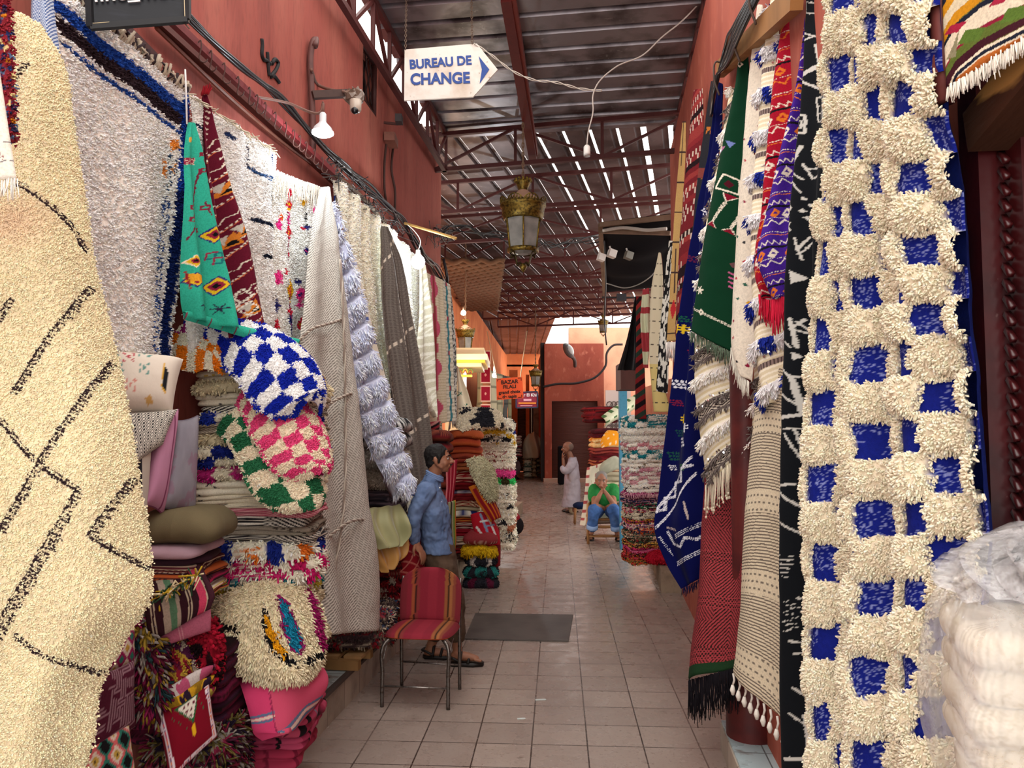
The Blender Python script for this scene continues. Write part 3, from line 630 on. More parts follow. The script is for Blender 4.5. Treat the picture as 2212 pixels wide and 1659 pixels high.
cloth('shaggy_rug', [(30, 60, 2.45, 82, 50, 2.45), (5, 130, 2.42, 132, 130, 2.45), (-40, 250, 2.36, 155, 260, 2.44), (-90, 420, 2.3, 180, 420, 2.42), (-120, 560, 2.22, 202, 560, 2.4), (-120, 720, 2.2, 242, 720, 2.4), (-120, 900, 2.15, 278, 900, 2.35), (-120, 1050, 2.12, 301, 1050, 2.3), (-120, 1210, 2.1, 323, 1210, 2.28), (-120, 1300, 2.1, 318, 1300, 2.26), (-120, 1390, 2.1, 258, 1400, 2.25), (-120, 1480, 2.1, 214, 1480, 2.22), (-120, 1590, 2.1, 198, 1590, 2.2), (-120, 1720, 2.1, 165, 1720, 2.2)],
      f1p, WOOL, nf=1.4, amp=.03, ph=2.2, thick=.03, noise=.012, nsc=4, q=2.4, bul=.05, tuft=dict(s=.0046, l=.0065, r=.0025, jit=.45, droop=.1),
      label='huge cream sheepskin-like rug with dark ladder lines filling the left foreground', cat='rug')
# --- near strips at the far left edge
c = Cv(-60, -60, 90, 460, '#8a2a34'); r_ = random.Random(3)
for k in range(420):
    x, y = r_.uniform(-60, 60), r_.uniform(-60, 330); c.poly([(x-5, y-4), (x+5, y-5), (x+6, y+4), (x-4, y+6)], r_.choice(['#7a1f2c', '#2c3c6c', '#d8c48c', '#c87a24', '#3a2a4a', '#8a2430', '#5a6a8a', '#3c3c60']))
cloth('multicoloured_rug', [(-60, -60, 1.9, 14, -60, 1.95), (-60, 60, 1.9, 24, 60, 1.95), (-60, 170, 1.9, 30, 170, 1.95), (-60, 320, 1.9, 34, 310, 1.95)], cvpat(c, 2), WOOL, thick=.02, tuft=dict(s=.007, l=.01, r=.003), label='narrow edge of a red, blue and orange speckled rug at the far left', cat='rug')
c = Cv(-60, 100, 60, 440, '#e6dfd2'); c.line([(-60, 312), (30, 308)], 2, '#55505a'); c.line([(-60, 355), (35, 348)], 2, '#55505a'); c.zig((-10, 330), (10, 345), 4, 5, 2, '#7a2430')
o = cloth('flatweave_rug', [(-60, 120, 1.75, -6, 118, 1.78), (-60, 220, 1.75, 10, 220, 1.78), (-60, 300, 1.75, 22, 300, 1.78), (-60, 392, 1.75, 36, 385, 1.78)], cvpat(c), KILIM, thick=.012, label='white flatwoven rug with two thin dark lines, white fringe, at the left edge', cat='rug')
fringe(o, [P(-60, 392, 1.75), P(36, 385, 1.78)], .045, .0016, 46, '#e8e4dc')
# --- blue herringbone scarf
def herring(U, V, PX, PY, X, Y):
    p = np.abs(fr(U*2.0)-.5)*.07; b = fr(Y/.34) > .86
    k = (fr((Y+p*1.3)/.0125) > .5)*1.; k = np.where(b, ((fr(Y/.011) > .45) & (fr(X/.011) > .4))*1., k)
    return mixc('#2f4f8c', '#c9d4e0', k)
cloth('blue_blanket', [(72, -60, 2.56, 112, -60, 2.58), (68, 30, 2.56, 118, 30, 2.58), (76, 130, 2.56, 132, 130, 2.58), (95, 230, 2.56, 146, 230, 2.58), (118, 330, 2.56, 158, 330, 2.58), (142, 440, 2.56, 164, 440, 2.58), (156, 500, 2.56, 166, 500, 2.58)], herring, COTTON, bul=.04, thick=.02, q=1.4, nf=1.5, amp=.01,
      label='narrow blue and white herringbone blanket hanging beside the cream rug', cat='blanket')
# --- white rug with a blue and brown border, flat on the wall
c = Cv(60, -60, 420, 860, '#fbf4ea')
c.line([(100, 8), (190, 84), (300, 168), (400, 246)], 24, '#23489a'); c.line([(100, 45), (190, 112), (300, 194), (400, 272)], 24, '#33262c'); c.line([(110, 88), (200, 152), (300, 225), (385, 286)], 8, '#2a4a90')
c.line([(395, 205), (385, 330), (376, 420)], 24, '#1f46a0'); c.line([(376, 420), (368, 560), (350, 700), (340, 860)], 26, '#15265c')
c.poly([(350, 292), (370, 295), (370, 318), (352, 318)], '#dd8a3a'); c.poly([(336, 330), (345, 376), (330, 368)], '#dd8a3a'); c.poly([(356, 350), (366, 353), (364, 364), (356, 362)], '#dc9a5c')
c.line([(352, 330), (348, 352), (352, 392), (344, 400), (338, 395)], 4, '#2a4468'); c.line([(365, 338), (360, 372)], 3, '#2a4468')
for dx in (0, 12): c.line([(338+dx, 420), (325+dx, 520), (318+dx, 640), (306+dx, 800)], 3.5, '#2f4c8a')
o = cloth('bordered_rug', [(90, -46, 2.665, 402, 205, 3.586), (90, 100, 2.665, 401, 320, 3.58), (90, 280, 2.665, 397, 450, 3.56), (90, 455, 2.665, 388, 580, 3.5), (90, 620, 2.665, 374, 700, 3.45), (90, 780, 2.665, 362, 830, 3.4)], cvpat(c, 3), WOOL, nf=2, amp=.015, thick=.03, noise=.02, nsc=3, q=3, tuft=dict(s=.0088, l=.014, r=.0036, jit=.5, droop=.3),
          label='big off-white pile rug with a blue and brown striped border flat on the left wall', cat='rug')
g = Geo(); e = spl([P(90, -46, 2.66), P(402, 205, 3.58)], 130)
for k in range(130): tube(g, [e[k]+[0, 0, -.01], e[k]+rng.normal(0, .008, 3)+[0.02, 0, .018], e[k]+rng.normal(0, .01, 3)+[.02, -.01, .045]], .007, 4, '#c8bca8' if k % 3 else '#4a4044')
build(g, 'braided_edge', COTTON, o, label='knotted braided top edge')
g = Geo(); tube(g, [P(400, 150, 3.3), P(402, 205, 3.3), P(404, 268, 3.3)], .004, 6, '#e4e2e0'); tag(build(g, 'tie_rope', COTTON), 'white cord tying the teal kilim to its hook', 'cord')
# --- white rugs
c = Cv(390, 180, 610, 780, '#e9e6e0'); c.line([(404, 270), (440, 300)], 4, '#2a3550'); c.line([(525, 355), (540, 372), (590, 388)], 4, '#33507a'); c.line([(530, 365), (555, 385), (592, 396)], 2.5, '#33507a'); c.line([(576, 330), (578, 352)], 6, '#2a3a6a')
c.line([(532, 470), (575, 492)], 7, '#1d2438'); c.line([(554, 551), (590, 564)], 8, '#1a2030'); c.line([(470, 282), (476, 292)], 8, '#24345c'); c.line([(524, 300), (522, 360)], 2, '#445')
for k in range(16): c.dia(584+3*math.sin(k*2), 565+k*11, 6, 9, ['#c23a6c', '#3a2a70', '#b03030', '#d4a020'][k % 4])
o = cloth('white_rug', wrows([(404, 205, 596, 332), (404, 330, 594, 420), (404, 470, 592, 520), (404, 600, 590, 620), (404, 760, 588, 745)], -1.91), cvpat(c, 1.5), WOOL, nf=2.6, amp=.035, ph=.6, ramp=.6, thick=.03, noise=.015, q=2.6, tuft=dict(s=.008, l=.010, r=.0031, droop=.15),
          label='white pile rug with a few short navy strokes beneath the empty hooks', cat='rug')
fringe(o, [W(404, 203, -1.9), W(500, 265, -1.9), W(594, 328, -1.9)], .05, .004, 60, '#cfc4ae', dirv=(.5, 0, -.3), jit=1.2)
c = Cv(570, 340, 710, 780, '#e6e4dc'); DI = ['#c8203a', '#e03a8c', '#d9a416', '#2a2a6a', '#e0642c']
for x, y, w_, h_, k in ((615, 415, 10, 16, 0), (616, 440, 12, 22, 0), (616, 450, 8, 12, 2), (616, 472, 7, 24, 1), (617, 500, 13, 26, 0), (591, 485, 8, 24, 1), (595, 470, 7, 12, 4), (648, 435, 9, 12, 2), (665, 450, 6, 16, 1), (652, 490, 10, 8, 3), (645, 492, 5, 6, 0), (651, 540, 8, 14, 3), (651, 541, 4, 7, 1), (616, 548, 5, 16, 0), (600, 586, 6, 14, 0), (615, 625, 18, 44, 2), (615, 628, 8, 22, 4), (638, 608, 8, 14, 3), (642, 635, 12, 30, 1), (642, 658, 14, 10, 1), (613, 690, 10, 60, 3), (613, 672, 14, 16, 0), (588, 600, 7, 30, 1), (586, 660, 6, 26, 3), (586, 700, 7, 30, 0), (648, 700, 12, 26, 0), (664, 590, 8, 20, 1)):
    c.dia(x, y, w_*1.45, h_*1.3, DI[k])
    if w_ > 11: c.dia(x, y, w_*.5, h_*.45, DI[(k+2) % 5])
c.line([(652, 460), (651, 486)], 2, '#222'); c.line([(615, 405), (613, 760)], 1.5, '#a04060')
o = cloth('diamond_rug', wrows([(584, 368, 697, 408), (583, 450, 693, 480), (583, 560, 688, 580), (583, 660, 684, 670), (583, 770, 680, 765)], -1.89), cvpat(c, 1.5), WOOL, nf=1.5, amp=.02, thick=.03, noise=.015, q=2.2, tuft=dict(s=.0075, l=.009, r=.003, droop=.15),
          label='white pile rug scattered with small red, pink and yellow diamonds', cat='rug')
fringe(o, [W(600, 368, -1.86), W(640, 385, -1.86), W(690, 404, -1.86)], .16, .0035, 34, '#d9cfbd', jit=.3)
# --- teal kilim
c = Cv(380, 250, 660, 770, '#2fa58c'); tm = ['#d8b024', '#8a1f3a', '#2c2a70', '#e8e0c8']
for x, y, w_ in ((445, 398, 22), (448, 510, 34), (407, 568, 26), (460, 620, 36), (408, 610, 30)):
    for k, (s_, cc_) in enumerate(((1.15, tm[2]), (.95, tm[0]), (.6, tm[1]), (.3, '#101010'))): c.dia(x, y, w_*s_*1.1, w_*s_, cc_ if (x != 407 or k != 0) else '#e8d8c0')
c.poly([(394, 595), (430, 602), (432, 618), (396, 612)], '#d99a2a'); c.line([(395, 590), (400, 628)], 3, '#8a1f2a'); c.line([(425, 592), (428, 630)], 3, '#8a1f2a')
c.poly([(393, 343), (414, 343), (414, 358), (393, 358)], '#8a2040')
for k in range(5): c.line([(394, 345+k*3), (414, 345+k*3)], .8, '#d8c8b0')
for p in ([(428, 330), (424, 350), (430, 365), (420, 380)], [(400, 450), (408, 440), (404, 470), (400, 480)], [(394, 520), (412, 480), (416, 420), (420, 370)], [(430, 440), (436, 460), (440, 470)], [(414, 500), (424, 495), (416, 510)]): c.line(p, 2.5, '#6a2238')
for x, y in ((425, 372), (403, 452), (424, 337), (420, 498), (432, 452), (402, 478)): c.poly([(x-6, y-5), (x+6, y-5), (x+6, y+5), (x-6, y+5)], '#7a2238'); c.dia(x, y, 6, 6, '#2fa58c')
for x, y in ((468, 668), (430, 664)):
    for a in range(6): c.line([(x, y), (x+14*math.cos(a*1.05), y+12*math.sin(a*1.05))], 2, '#2a2440')
for q in ((452, 560), (462, 572)): c.line([(q[0]-12, q[1]), (q[0], q[1]), (q[0], q[1]-10), (q[0]+10, q[1]-10), (q[0]+10, q[1]+6), (q[0]+20, q[1]+6)], 2.5, '#1d6a70'); c.line([(q[0]-10, q[1]+3), (q[0]-10, q[1]-12), (q[0]+2, q[1]-12)], 2, '#8a3048')
c.poly([(398, 300), (408, 298), (408, 308), (398, 310)], '#d8a040')
o = cloth('teal_kilim', [(402, 266, 3.35, 408, 268, 3.38), (396, 300, 3.3, 424, 310, 3.4), (392, 370, 3.28, 442, 380, 3.42), (391, 480, 3.25, 463, 490, 3.44), (391, 580, 3.25, 486, 590, 3.46), (392, 650, 3.25, 503, 660, 3.46), (398, 690, 3.28, 515, 712, 3.46)], cvpat(c, .8), KILIM, nf=1.5, amp=.035, ph=.3, bul=.02, thick=.014, q=1.7,
          label='teal green kilim with embroidered flower medallions hanging bunched from a hook', cat='rug')
cloth('hem', [(393, 674, 3.25, 397, 690, 3.22), (450, 690, 3.4, 452, 708, 3.36), (520, 708, 3.55, 520, 727, 3.5), (590, 728, 3.7, 590, 742, 3.64), (646, 742, 3.8, 644, 750, 3.75)], lambda U, V, PX, PY, X, Y: mixc('#2fa58c', '#6a3040', (fr(X*0+Y*14) < .07)*(U > .5)), KILIM, bul=.02, thick=.02, q=1.8, par=o)
# --- maroon kilim
c = Cv(420, 190, 600, 740, '#5c1226')
for k in range(26):
    y = 250+k*22
    if k % 3 == 0: c.zig((430, y+90), (590, y-90), 3, 22, 1.8, '#d8cdbb')
    elif k % 3 == 1: c.line([(430, y+90), (590, y-90)], 3, '#d8cdbb', dash=(3, 3)); c.line([(430, y+94), (590, y-86)], 1.4, '#c8643a')
for x, y in ((497, 520), (535, 668), (512, 500), (478, 410)):
    c.poly([(x-14, y+20), (x+2, y-18), (x+16, y+8)], '#c8762a'); c.poly([(x-4, y+12), (x+4, y-6), (x+12, y+6)], '#111'); c.poly([(x-18, y-4), (x-2, y-14), (x-4, y+8)], '#b8b0a4')
for k in range(6): c.line([(462+k*4, 330+k*16), (478+k*4, 318+k*16)], 3, '#e4dccc'); c.line([(470+k*3, 322+k*16), (474+k*3, 342+k*16)], 2.5, '#e4dccc')
for x, y in ((520, 640), (548, 628), (530, 668), (505, 660)): c.line([(x-12, y), (x, y-14), (x+12, y), (x, y+14), (x-12, y)], 3.5, '#e6dfd0', dash=(4, 1.5))
for k in range(8): c.line([(444, 240+k*11), (449, 246+k*11)], 2, '#d8c8b8')
o = cloth('maroon_kilim', [(437, 205, 3.6, 447, 205, 3.62), (437, 300, 3.55, 475, 300, 3.68), (442, 420, 3.5, 507, 420, 3.72), (450, 520, 3.5, 541, 520, 3.74), (465, 640, 3.5, 568, 640, 3.76), (482, 735, 3.5, 585, 725, 3.76)], cvpat(c, .8), KILIM, nf=1.5, amp=.03, ph=1.5, thick=.014, q=1.7,
          label='deep maroon kilim with white zigzag lines hanging in a narrow cone', cat='rug')
fringe(o, [P(434, 205, 3.58), P(450, 203, 3.6)], .05, .004, 14, '#8a1a24', dirv=(.2, 0, .8))
# --- grey twill rug with braided cords
def twill(a, b, per, flip=.62, cordc=None):
    def f(U, V, PX, PY, X, Y):
        s = np.where(U < flip, 1, -1); return mixc(a, b, (fr((X*s*.9+Y)/per) > .55)*1.)
    return f
o = cloth('grey_blanket', [(690, 405, 4.7, 697, 405, 4.75), (672, 470, 4.6, 716, 480, 4.8), (655, 600, 4.5, 736, 610, 4.85), (640, 740, 4.4, 752, 760, 4.9), (636, 900, 4.35, 768, 920, 4.95), (640, 1060, 4.3, 785, 1080, 5.0), (650, 1230, 4.3, 809, 1230, 5.1), (672, 1373, 4.3, 811, 1362, 5.15)], twill('#dcd8ce', '#858078', .019), KILIM, nf=1.3, amp=.045, ph=.8, thick=.02, bul=.05, q=1.7, noise=.008,
          label='long pale grey diagonal-twill blanket with twisted cords, hanging to the step', cat='blanket')
def cord(par, pts, r=.007, c1='#b8aea0', c2='#8c7c72', nm='twisted_cord', n=70):
    p = spl([P(*q) for q in pts], n); t, a, b = frames(p); g = Geo()
    for s, c_ in ((0, c1), (PI, c2)):
        th = np.arange(n)*.9+s; tube(g, p+(a*np.cos(th)[:, None]+b*np.sin(th)[:, None])*r*.7, r*.8, 5, c_)
    return build(g, nm, COTTON, par)
for pts in ([(640, 742, 4.34), (672, 712, 4.4), (700, 702, 4.5), (722, 696, 4.62), (738, 690, 4.72)], [(652, 905, 4.28), (690, 885, 4.38), (730, 862, 4.55), (764, 848, 4.82)], [(655, 1190, 4.25), (700, 1165, 4.4), (750, 1130, 4.62), (795, 1122, 4.95)], [(735, 560, 4.72), (742, 700, 4.7), (746, 900, 4.7), (742, 1100, 4.6), (722, 1240, 4.5), (702, 1366, 4.4)]): cord(o, pts)
# --- light blue sequinned blanket
def lbp(U, V, PX, PY, X, Y):
    w_ = fr((Y+.5*U*.3)/.19+.03*np.sin(U*9)); k = (w_ < .55); return mixc('#c6cfe6', '#d3d8ee', k*1.), np.where(k, .03+.012*vn(X*30, Y*30, 3), 0.)
o = cloth('sequin_blanket', [(703, 440, 5.0, 710, 440, 5.05), (701, 500, 5.0, 728, 500, 5.15), (706, 590, 5.05, 758, 580, 5.3), (722, 680, 5.1, 782, 680, 5.4), (740, 770, 5.15, 806, 780, 5.5), (758, 860, 5.2, 834, 870, 5.6), (785, 945, 5.3, 856, 965, 5.7), (842, 1048, 5.5, 870, 1050, 5.7), (862, 1072, 5.6, 868, 1074, 5.65)], lbp, COTTON, nf=1.6, amp=.05, ph=.5, thick=.03, q=2, tuft=dict(s=.0115, l=.05, r=.0035, droop=1.1, jit=.5, mask=1),
          label='pale blue shaggy wedding blanket with sequins hanging from one corner', cat='blanket')
def sequins(par, n, pick, r=.007, name='sequin_rows'):
    I = INFO[par.name]; G = I['Gf']; N = I['Nf']; nv, nu = G.shape[:2]; g = Geo()
    for k in range(n):
        u, v = pick(k); i, j = int(v*(nv-1)), int(u*(nu-1)); c = G[i, j]+N[i, j]*.012; a = nrm(np.cross(N[i, j]+rng.normal(0, .5, 3), (0, 0, 1.))); b = np.cross(a, N[i, j]+rng.normal(0, .3, 3)); b = nrm(b)
        th = np.arange(6)/6*2*PI; V = np.concatenate([[c+N[i, j]*.001], c+r*(np.cos(th)[:, None]*a+np.sin(th)[:, None]*b)]); g.add(V, None, [(0, m+1, (m+1) % 6+1) for m in range(6)])
    return build(g, name, SEQ, par, kind='stuff')
L_ = INFO[o.name]['s']
sequins(o, 420, lambda k: ((u := rng.uniform(.03, .97)), float(np.clip((math.floor(rng.uniform(0, L_/.19))*.19+.108+rng.normal(0, .008)-.15*u)/L_, 0, 1)))[0:2], .009)
# --- cream blanket with navy symbols
c = Cv(700, 380, 910, 1130, '#ded6c4'); nb = '#2a3a80'
for k, (x, y) in enumerate(((725, 435), (740, 432), (738, 460), (752, 500), (758, 525), (765, 545), (770, 640), (782, 690), (795, 710), (800, 735), (812, 790), (826, 830), (842, 870), (855, 905), (868, 950), (872, 985), (845, 1010), (868, 1030), (838, 1040), (880, 1060), (856, 1075))):
    m_ = k % 5
    if m_ == 0: c.line([(x-6, y-10), (x+6, y-8), (x+5, y+8), (x-5, y+6), (x-6, y-10)], 2.5, nb)
    elif m_ == 1: c.line([(x-7, y), (x+7, y-3)], 3.5, nb); c.line([(x, y-8), (x+2, y+8)], 2.5, nb)
    elif m_ == 2: c.poly([(x-6, y-6), (x+5, y-4), (x+6, y+6), (x-4, y+4)], '#5a6aa8')
    elif m_ == 3: c.line([(x-6, y+8), (x, y-8), (x+6, y+8), (x-7, y-2), (x+7, y-2), (x-6, y+8)], 2, nb)
    else: c.line([(x-3, y-12), (x+4, y-10), (x-2, y+8), (x+6, y+10)], 2.5, nb)
cloth('symbol_blanket', [(718, 398, 5.6, 724, 398, 5.65), (722, 470, 5.6, 746, 480, 5.8), (738, 600, 5.6, 778, 600, 5.9), (762, 730, 5.7, 806, 730, 6.0), (790, 860, 5.75, 838, 860, 6.05), (815, 980, 5.8, 868, 980, 6.1), (838, 1070, 5.85, 890, 1068, 6.1), (848, 1130, 5.9, 885, 1100, 6.05)], cvpat(c), COTTON, nf=1.4, amp=.03, thick=.014, q=1.8,
      label='cream cotton blanket with small navy symbols behind the pale blue one', cat='blanket')
# --- cream rugs further along
def plainp(c1, c2=None, sc=4): return lambda U, V, PX, PY, X, Y: mixc(c1, c2 or cc(c1)*.93, fb(X*sc, Y*sc, 3))
cloth('ivory_rug', wrows([(724, 388, 832, 490), (730, 480, 832, 560), (742, 600, 834, 650), (765, 740, 838, 750), (800, 860, 850, 860)], -1.92), plainp('#fbf6e4', '#efe6cc'), WOOL, nf=4.5, amp=.06, ramp=.7, thick=.03, q=2.4, tuft=dict(s=.012, l=.014, r=.004, droop=.2), label='thick ivory pile rug hanging in deep folds left of the dark brown blanket', cat='rug')
g = Geo(); e = spl([W(722, 384, -1.98), W(780, 430, -1.98), W(832, 486, -1.98)], 30); tube(g, e+[0, 0, .02], .02, 6, '#8c7c6c'); tag(build(g, 'wooden_pole', WOOD), 'rough grey pole above the ivory rug', 'pole')
def dkp(U, V, PX, PY, X, Y):
    k = (fr((X+Y)/.03) > .5) ^ (fr((X-Y)/.03) > .5); c = mixc('#5d5550', '#756d66', k*1.); s = (np.abs(fr(U*2.4+.1)-.5) < .035) & (fr(Y/.05) < .55); c[s] = hx('#d6cab8'); s = (np.abs(fr(Y/.75+U*.35)-.5) < .018) & (fr(X/.05) < .55); c[s] = hx('#d6cab8'); return c
cloth('brown_blanket', [(825, 488, 6.3, 833, 490, 6.35), (822, 560, 6.25, 862, 560, 6.5), (820, 660, 6.2, 883, 665, 6.6), (828, 760, 6.2, 903, 770, 6.65), (845, 880, 6.2, 918, 880, 6.7), (865, 990, 6.2, 930, 1000, 6.7), (878, 1060, 6.2, 926, 1045, 6.65)], dkp, KILIM, nf=1.8, amp=.04, ph=2.5, thick=.016, q=1.7,
      label='dark grey-brown blanket with dotted cream cords hanging in a cone', cat='blanket')
cloth('bright_cream_rug', wrows([(836, 492, 906, 560), (840, 600, 915, 640), (850, 720, 925, 740), (880, 840, 936, 850), (905, 960, 946, 955)], -1.88), plainp('#f6f4e6', '#e6e4d2'), WOOL, nf=2.5, amp=.05, ramp=.6, thick=.03, q=2.2, tuft=dict(s=.015, l=.015, r=.004), label='cream pile rug lit by the round bulb beneath it', cat='rug')
def pcp(U, V, PX, PY, X, Y): k = ((np.abs(fr((Y+.3*X)/.09)-.5) < .16) | ((fr((X+Y)/.05) < .3) & (fr(Y/.36) > .5))); return mixc('#cfcab2', '#eceada', k*1.)
cloth('patterned_cream_rug', [(905, 566, 7.45, 918, 572, 7.55), (905, 660, 7.4, 927, 660, 7.6), (899, 760, 7.35, 932, 770, 7.65), (898, 806, 7.35, 936, 815, 7.65), (918, 870, 7.4, 940, 868, 7.6), (936, 900, 7.5, 942, 902, 7.55)], pcp, KILIM, nf=1.2, amp=.04, thick=.014, q=1.6, label='cream rug woven with white stripes and lozenges, its corner hanging down', cat='rug')
def pkp(U, V, PX, PY, X, Y): k = np.abs(U-.42+.05*np.sin(Y*30)) < .1+.06*np.sin(Y*14); c = mixc('#d9cdb4', '#cabd9f', (fr(Y/.03) > .5)*1.); c[k] = hx('#c0506c'); k2 = np.abs(U-.42) < .03; c[k2] = hx('#8c3a3c'); return c
cloth('pink_striped_rug', [(918, 588, 8.0, 956, 604, 8.5), (922, 700, 8.0, 960, 705, 8.5), (925, 800, 8.0, 964, 800, 8.5), (930, 918, 8.0, 968, 912, 8.5)], pkp, WOOL, nf=2, amp=.02, thick=.02, q=1.5, label='beige rug with a wavy pink and red stripe down its length', cat='rug')
def bsp(U, V, PX, PY, X, Y): c = mixc('#d8d2c0', '#b8b09c', (fr(Y/.045) > .6)*1.); k = np.abs(U-.5+.04*np.sin(Y*40)) < .1; c[k] = hx('#2f7480'); k = (np.abs(U-.5) < .08) & (fr(Y/.4) < .12); c[k] = hx('#a03040'); return c
cloth('turquoise_striped_rug', [(953, 604, 8.6, 972, 614, 8.9), (956, 720, 8.6, 976, 720, 8.9), (960, 820, 8.6, 980, 820, 8.9), (962, 912, 8.6, 984, 910, 8.9)], bsp, WOOL, thick=.02, q=1.5, label='cream ribbed rug with one thin turquoise stripe', cat='rug')
def sp_(c1, c2, sc): return lambda U, V, PX, PY, X, Y: mixc(c1, c2, (vn(X*sc*2.2, Y*sc, 4) > .5)*1.)
o = cloth('speckled_rug', [(964, 616, 9.0, 972, 618, 9.1), (966, 720, 9.0, 984, 720, 9.15), (968, 820, 9.0, 987, 815, 9.2), (972, 905, 9.0, 986, 903, 9.15)], sp_('#4a4a4c', '#c9c6be', 60), KILIM, thick=.016, q=1.4, label='black and white speckled rug with a fringe, last of the left wall', cat='rug')
fringe(o, [P(972, 905, 9), P(986, 903, 9.15)], .12, .006, 12, '#c9c6be')
c = Cv(970, 780, 1040, 930, '#d8ccb2')
for x, y in ((1008, 878), (1000, 905), (1016, 893), (990, 850)): c.line([(x-5, y-4), (x+5, y+4)], 2, '#2f6a58'); c.line([(x-4, y+5), (x+4, y-5)], 2, '#2f6a58')
cloth('glyph_blanket', [(986, 790, 9.6, 989, 792, 9.62), (986, 830, 9.6, 1003, 832, 9.75), (986, 870, 9.6, 1017, 868, 9.85), (986, 912, 9.6, 1032, 905, 9.95)], cvpat(c), COTTON, nf=1, amp=.03, thick=.015, q=1.5, label='beige blanket with small dark green signs hanging as a triangle', cat='blanket')

# ============================================================ near left stacks
def pillow(name, q, t, pat, m=None, par=None, seam=None, n=44, **kw):
    """q: tl,tr,br,bl photo corners (px,py,d); t thickness"""
    p = [P(*k) for k in q]; u = np.linspace(-1, 1, n); U, V = np.meshgrid(u, u); a = (U+1)/2; b = (V+1)/2
    pin = 1-.05*(1-U**2)*(V**2)**2; 
    B = ((1-b)*(1-a))[..., None]*p[0]+((1-b)*a)[..., None]*p[1]+(b*a)[..., None]*p[2]+(b*(1-a))[..., None]*p[3]
    cen = sum(p)/4; B = cen+(B-cen)*(1-.055*(np.maximum(U**2, V**2)-(U**2*V**2)))[..., None]
    N = nrm(np.cross(p[1]-p[0], p[3]-p[0])); N = N if np.dot(N, CAMP-cen) > 0 else -N
    th = t/2*((1-U**6)*(1-V**6))**.55*(.65+.35*np.cos(U*1.3)*np.cos(V*1.3))+.0015+.006*(fb(U*2+3, V*2, len(name))-.5)*(1-U**4)*(1-V**4)
    C = pat((U+1)/2, (V+1)/2) if callable(pat) else np.broadcast_to(cc(pat), U.shape+(3,))
    g = Geo(); g.add((B+N*th[..., None]).reshape(-1, 3), grid_q(n, n, 0, True), c=C.reshape(-1, 3)); g.add((B-N*th[..., None]).reshape(-1, 3), grid_q(n, n), c=C.reshape(-1, 3))
    o = build(g, name, m or COTTON, par, **kw)
    if seam:
        E = np.concatenate([B[0], B[1:, -1], B[-1, -2::-1], B[-2::-1, 0]]); g = Geo(); tube(g, E, .004, 5, seam, False); build(g, 'piping', COTTON, o)
    return o
def pc_(cv): return lambda U, V: cv(U*cv.w/cv.r, V*cv.h/cv.r, .6)
c = Cv(0, 0, 160, 120, '#d9d0c2')
for x, y, k in ((48, 26, '#b03848'), (82, 50, '#5f9088'), (22, 50, '#5f9088'), (84, 12, '#5f9088'), (14, 12, '#5f9088'), (52, 84, '#c8867a')):
    for dx, dy in ((-11, -8), (11, -8), (0, 0), (-11, 8), (11, 8)):
        for s in range(4): c.line([(x+dx-4+s*2.6, y+dy-4), (x+dx-4+s*2.6, y+dy+4)], 1.3, k)
c.poly([(132, 40), (142, 52), (140, 90), (128, 78)], '#1a1c22'); c.line([(128, 34), (126, 80), (140, 94)], 3, '#d0a23c'); c.poly([(24, 96), (40, 98), (38, 118), (22, 118)], '#d0665a'); c.poly([(90, 108), (104, 100), (112, 112), (96, 119)], '#c8a060')
o = pillow('embroidered_cushion', [(228, 762, 3.1), (396, 776, 3.2), (372, 898, 3.12), (240, 893, 3.0)], .19, pc_(c), COTTON, label='off-white cushion embroidered with small red and green crosses', cat='cushion')
def chk(a, b, nu, nv): return lambda U, V: mixc(a, b, ((np.floor(U*nu)+np.floor(V*nv)) % 2))
pillow('checked_cushion', [(262, 892, 3.0), (384, 884, 3.12), (352, 960, 3.05), (285, 1010, 2.95)], .07, chk('#e0dcd0', '#17171c', 54, 30), label='small black and white checked cloth folded beneath the off-white cushion', cat='cushion')
pillow('striped_cushion', [(268, 925, 2.96), (330, 905, 3.06), (312, 1150, 3.02), (286, 1140, 2.95)], .06, lambda U, V: mixc(mixc('#26242a', '#b8b0a4', (U > .45)*1.), '#a03a24', ((U < .3) & (V < .4))*1.), label='black and beige striped cushion standing left of the pink one', cat='cushion')
pillow('pink_cushion', [(338, 886, 3.12), (385, 884, 3.2), (352, 1112, 3.12), (312, 1092, 3.0)], .09, lambda U, V: mixc('#b5809c', '#7a3c5c', (np.abs(U-.72) < .03)*1.), COTTON, seam='#7a4460', label='dusty pink cushion standing edge-on between striped and grey cushions', cat='cushion')
pillow('grey_cushion', [(372, 908, 3.25), (428, 898, 3.34), (420, 1120, 3.28), (348, 1096, 3.1)], .11, lambda U, V: mixc(mixc('#8b8890', '#77747e', fb(U*4, V*5, 2)), '#85506a', ((fb(U*3, V*4, 8) > .62) & (V > .4))*.35), VELVET, seam='#6c6470', label='silver grey velvet cushion standing behind the pink one', cat='cushion')
def slab(name, x0, x1, yb, yt, d, dp, layers, pat, m=WOOL, tuft=None, ang=.05, **kw):
    a, b = P(x0, yb, d), P(x1, yb, d); z1 = P((x0+x1)/2, yt, d)[2]; return folded(name, ((a[0]+b[0])/2, d+dp/2, b[2]), b[0]-a[0], dp, z1-b[2], ang, layers, pat, m, tuft, **kw)
slab('olive_cushion', 270, 452, 1176, 1103, 3.05, .42, 1, p_solid('#6a6048', .1), VELVET, seed=4, n_=4, roll=1., rag=.008, label='olive brown velvet cushion lying beneath the grey cushion', cat='cushion')
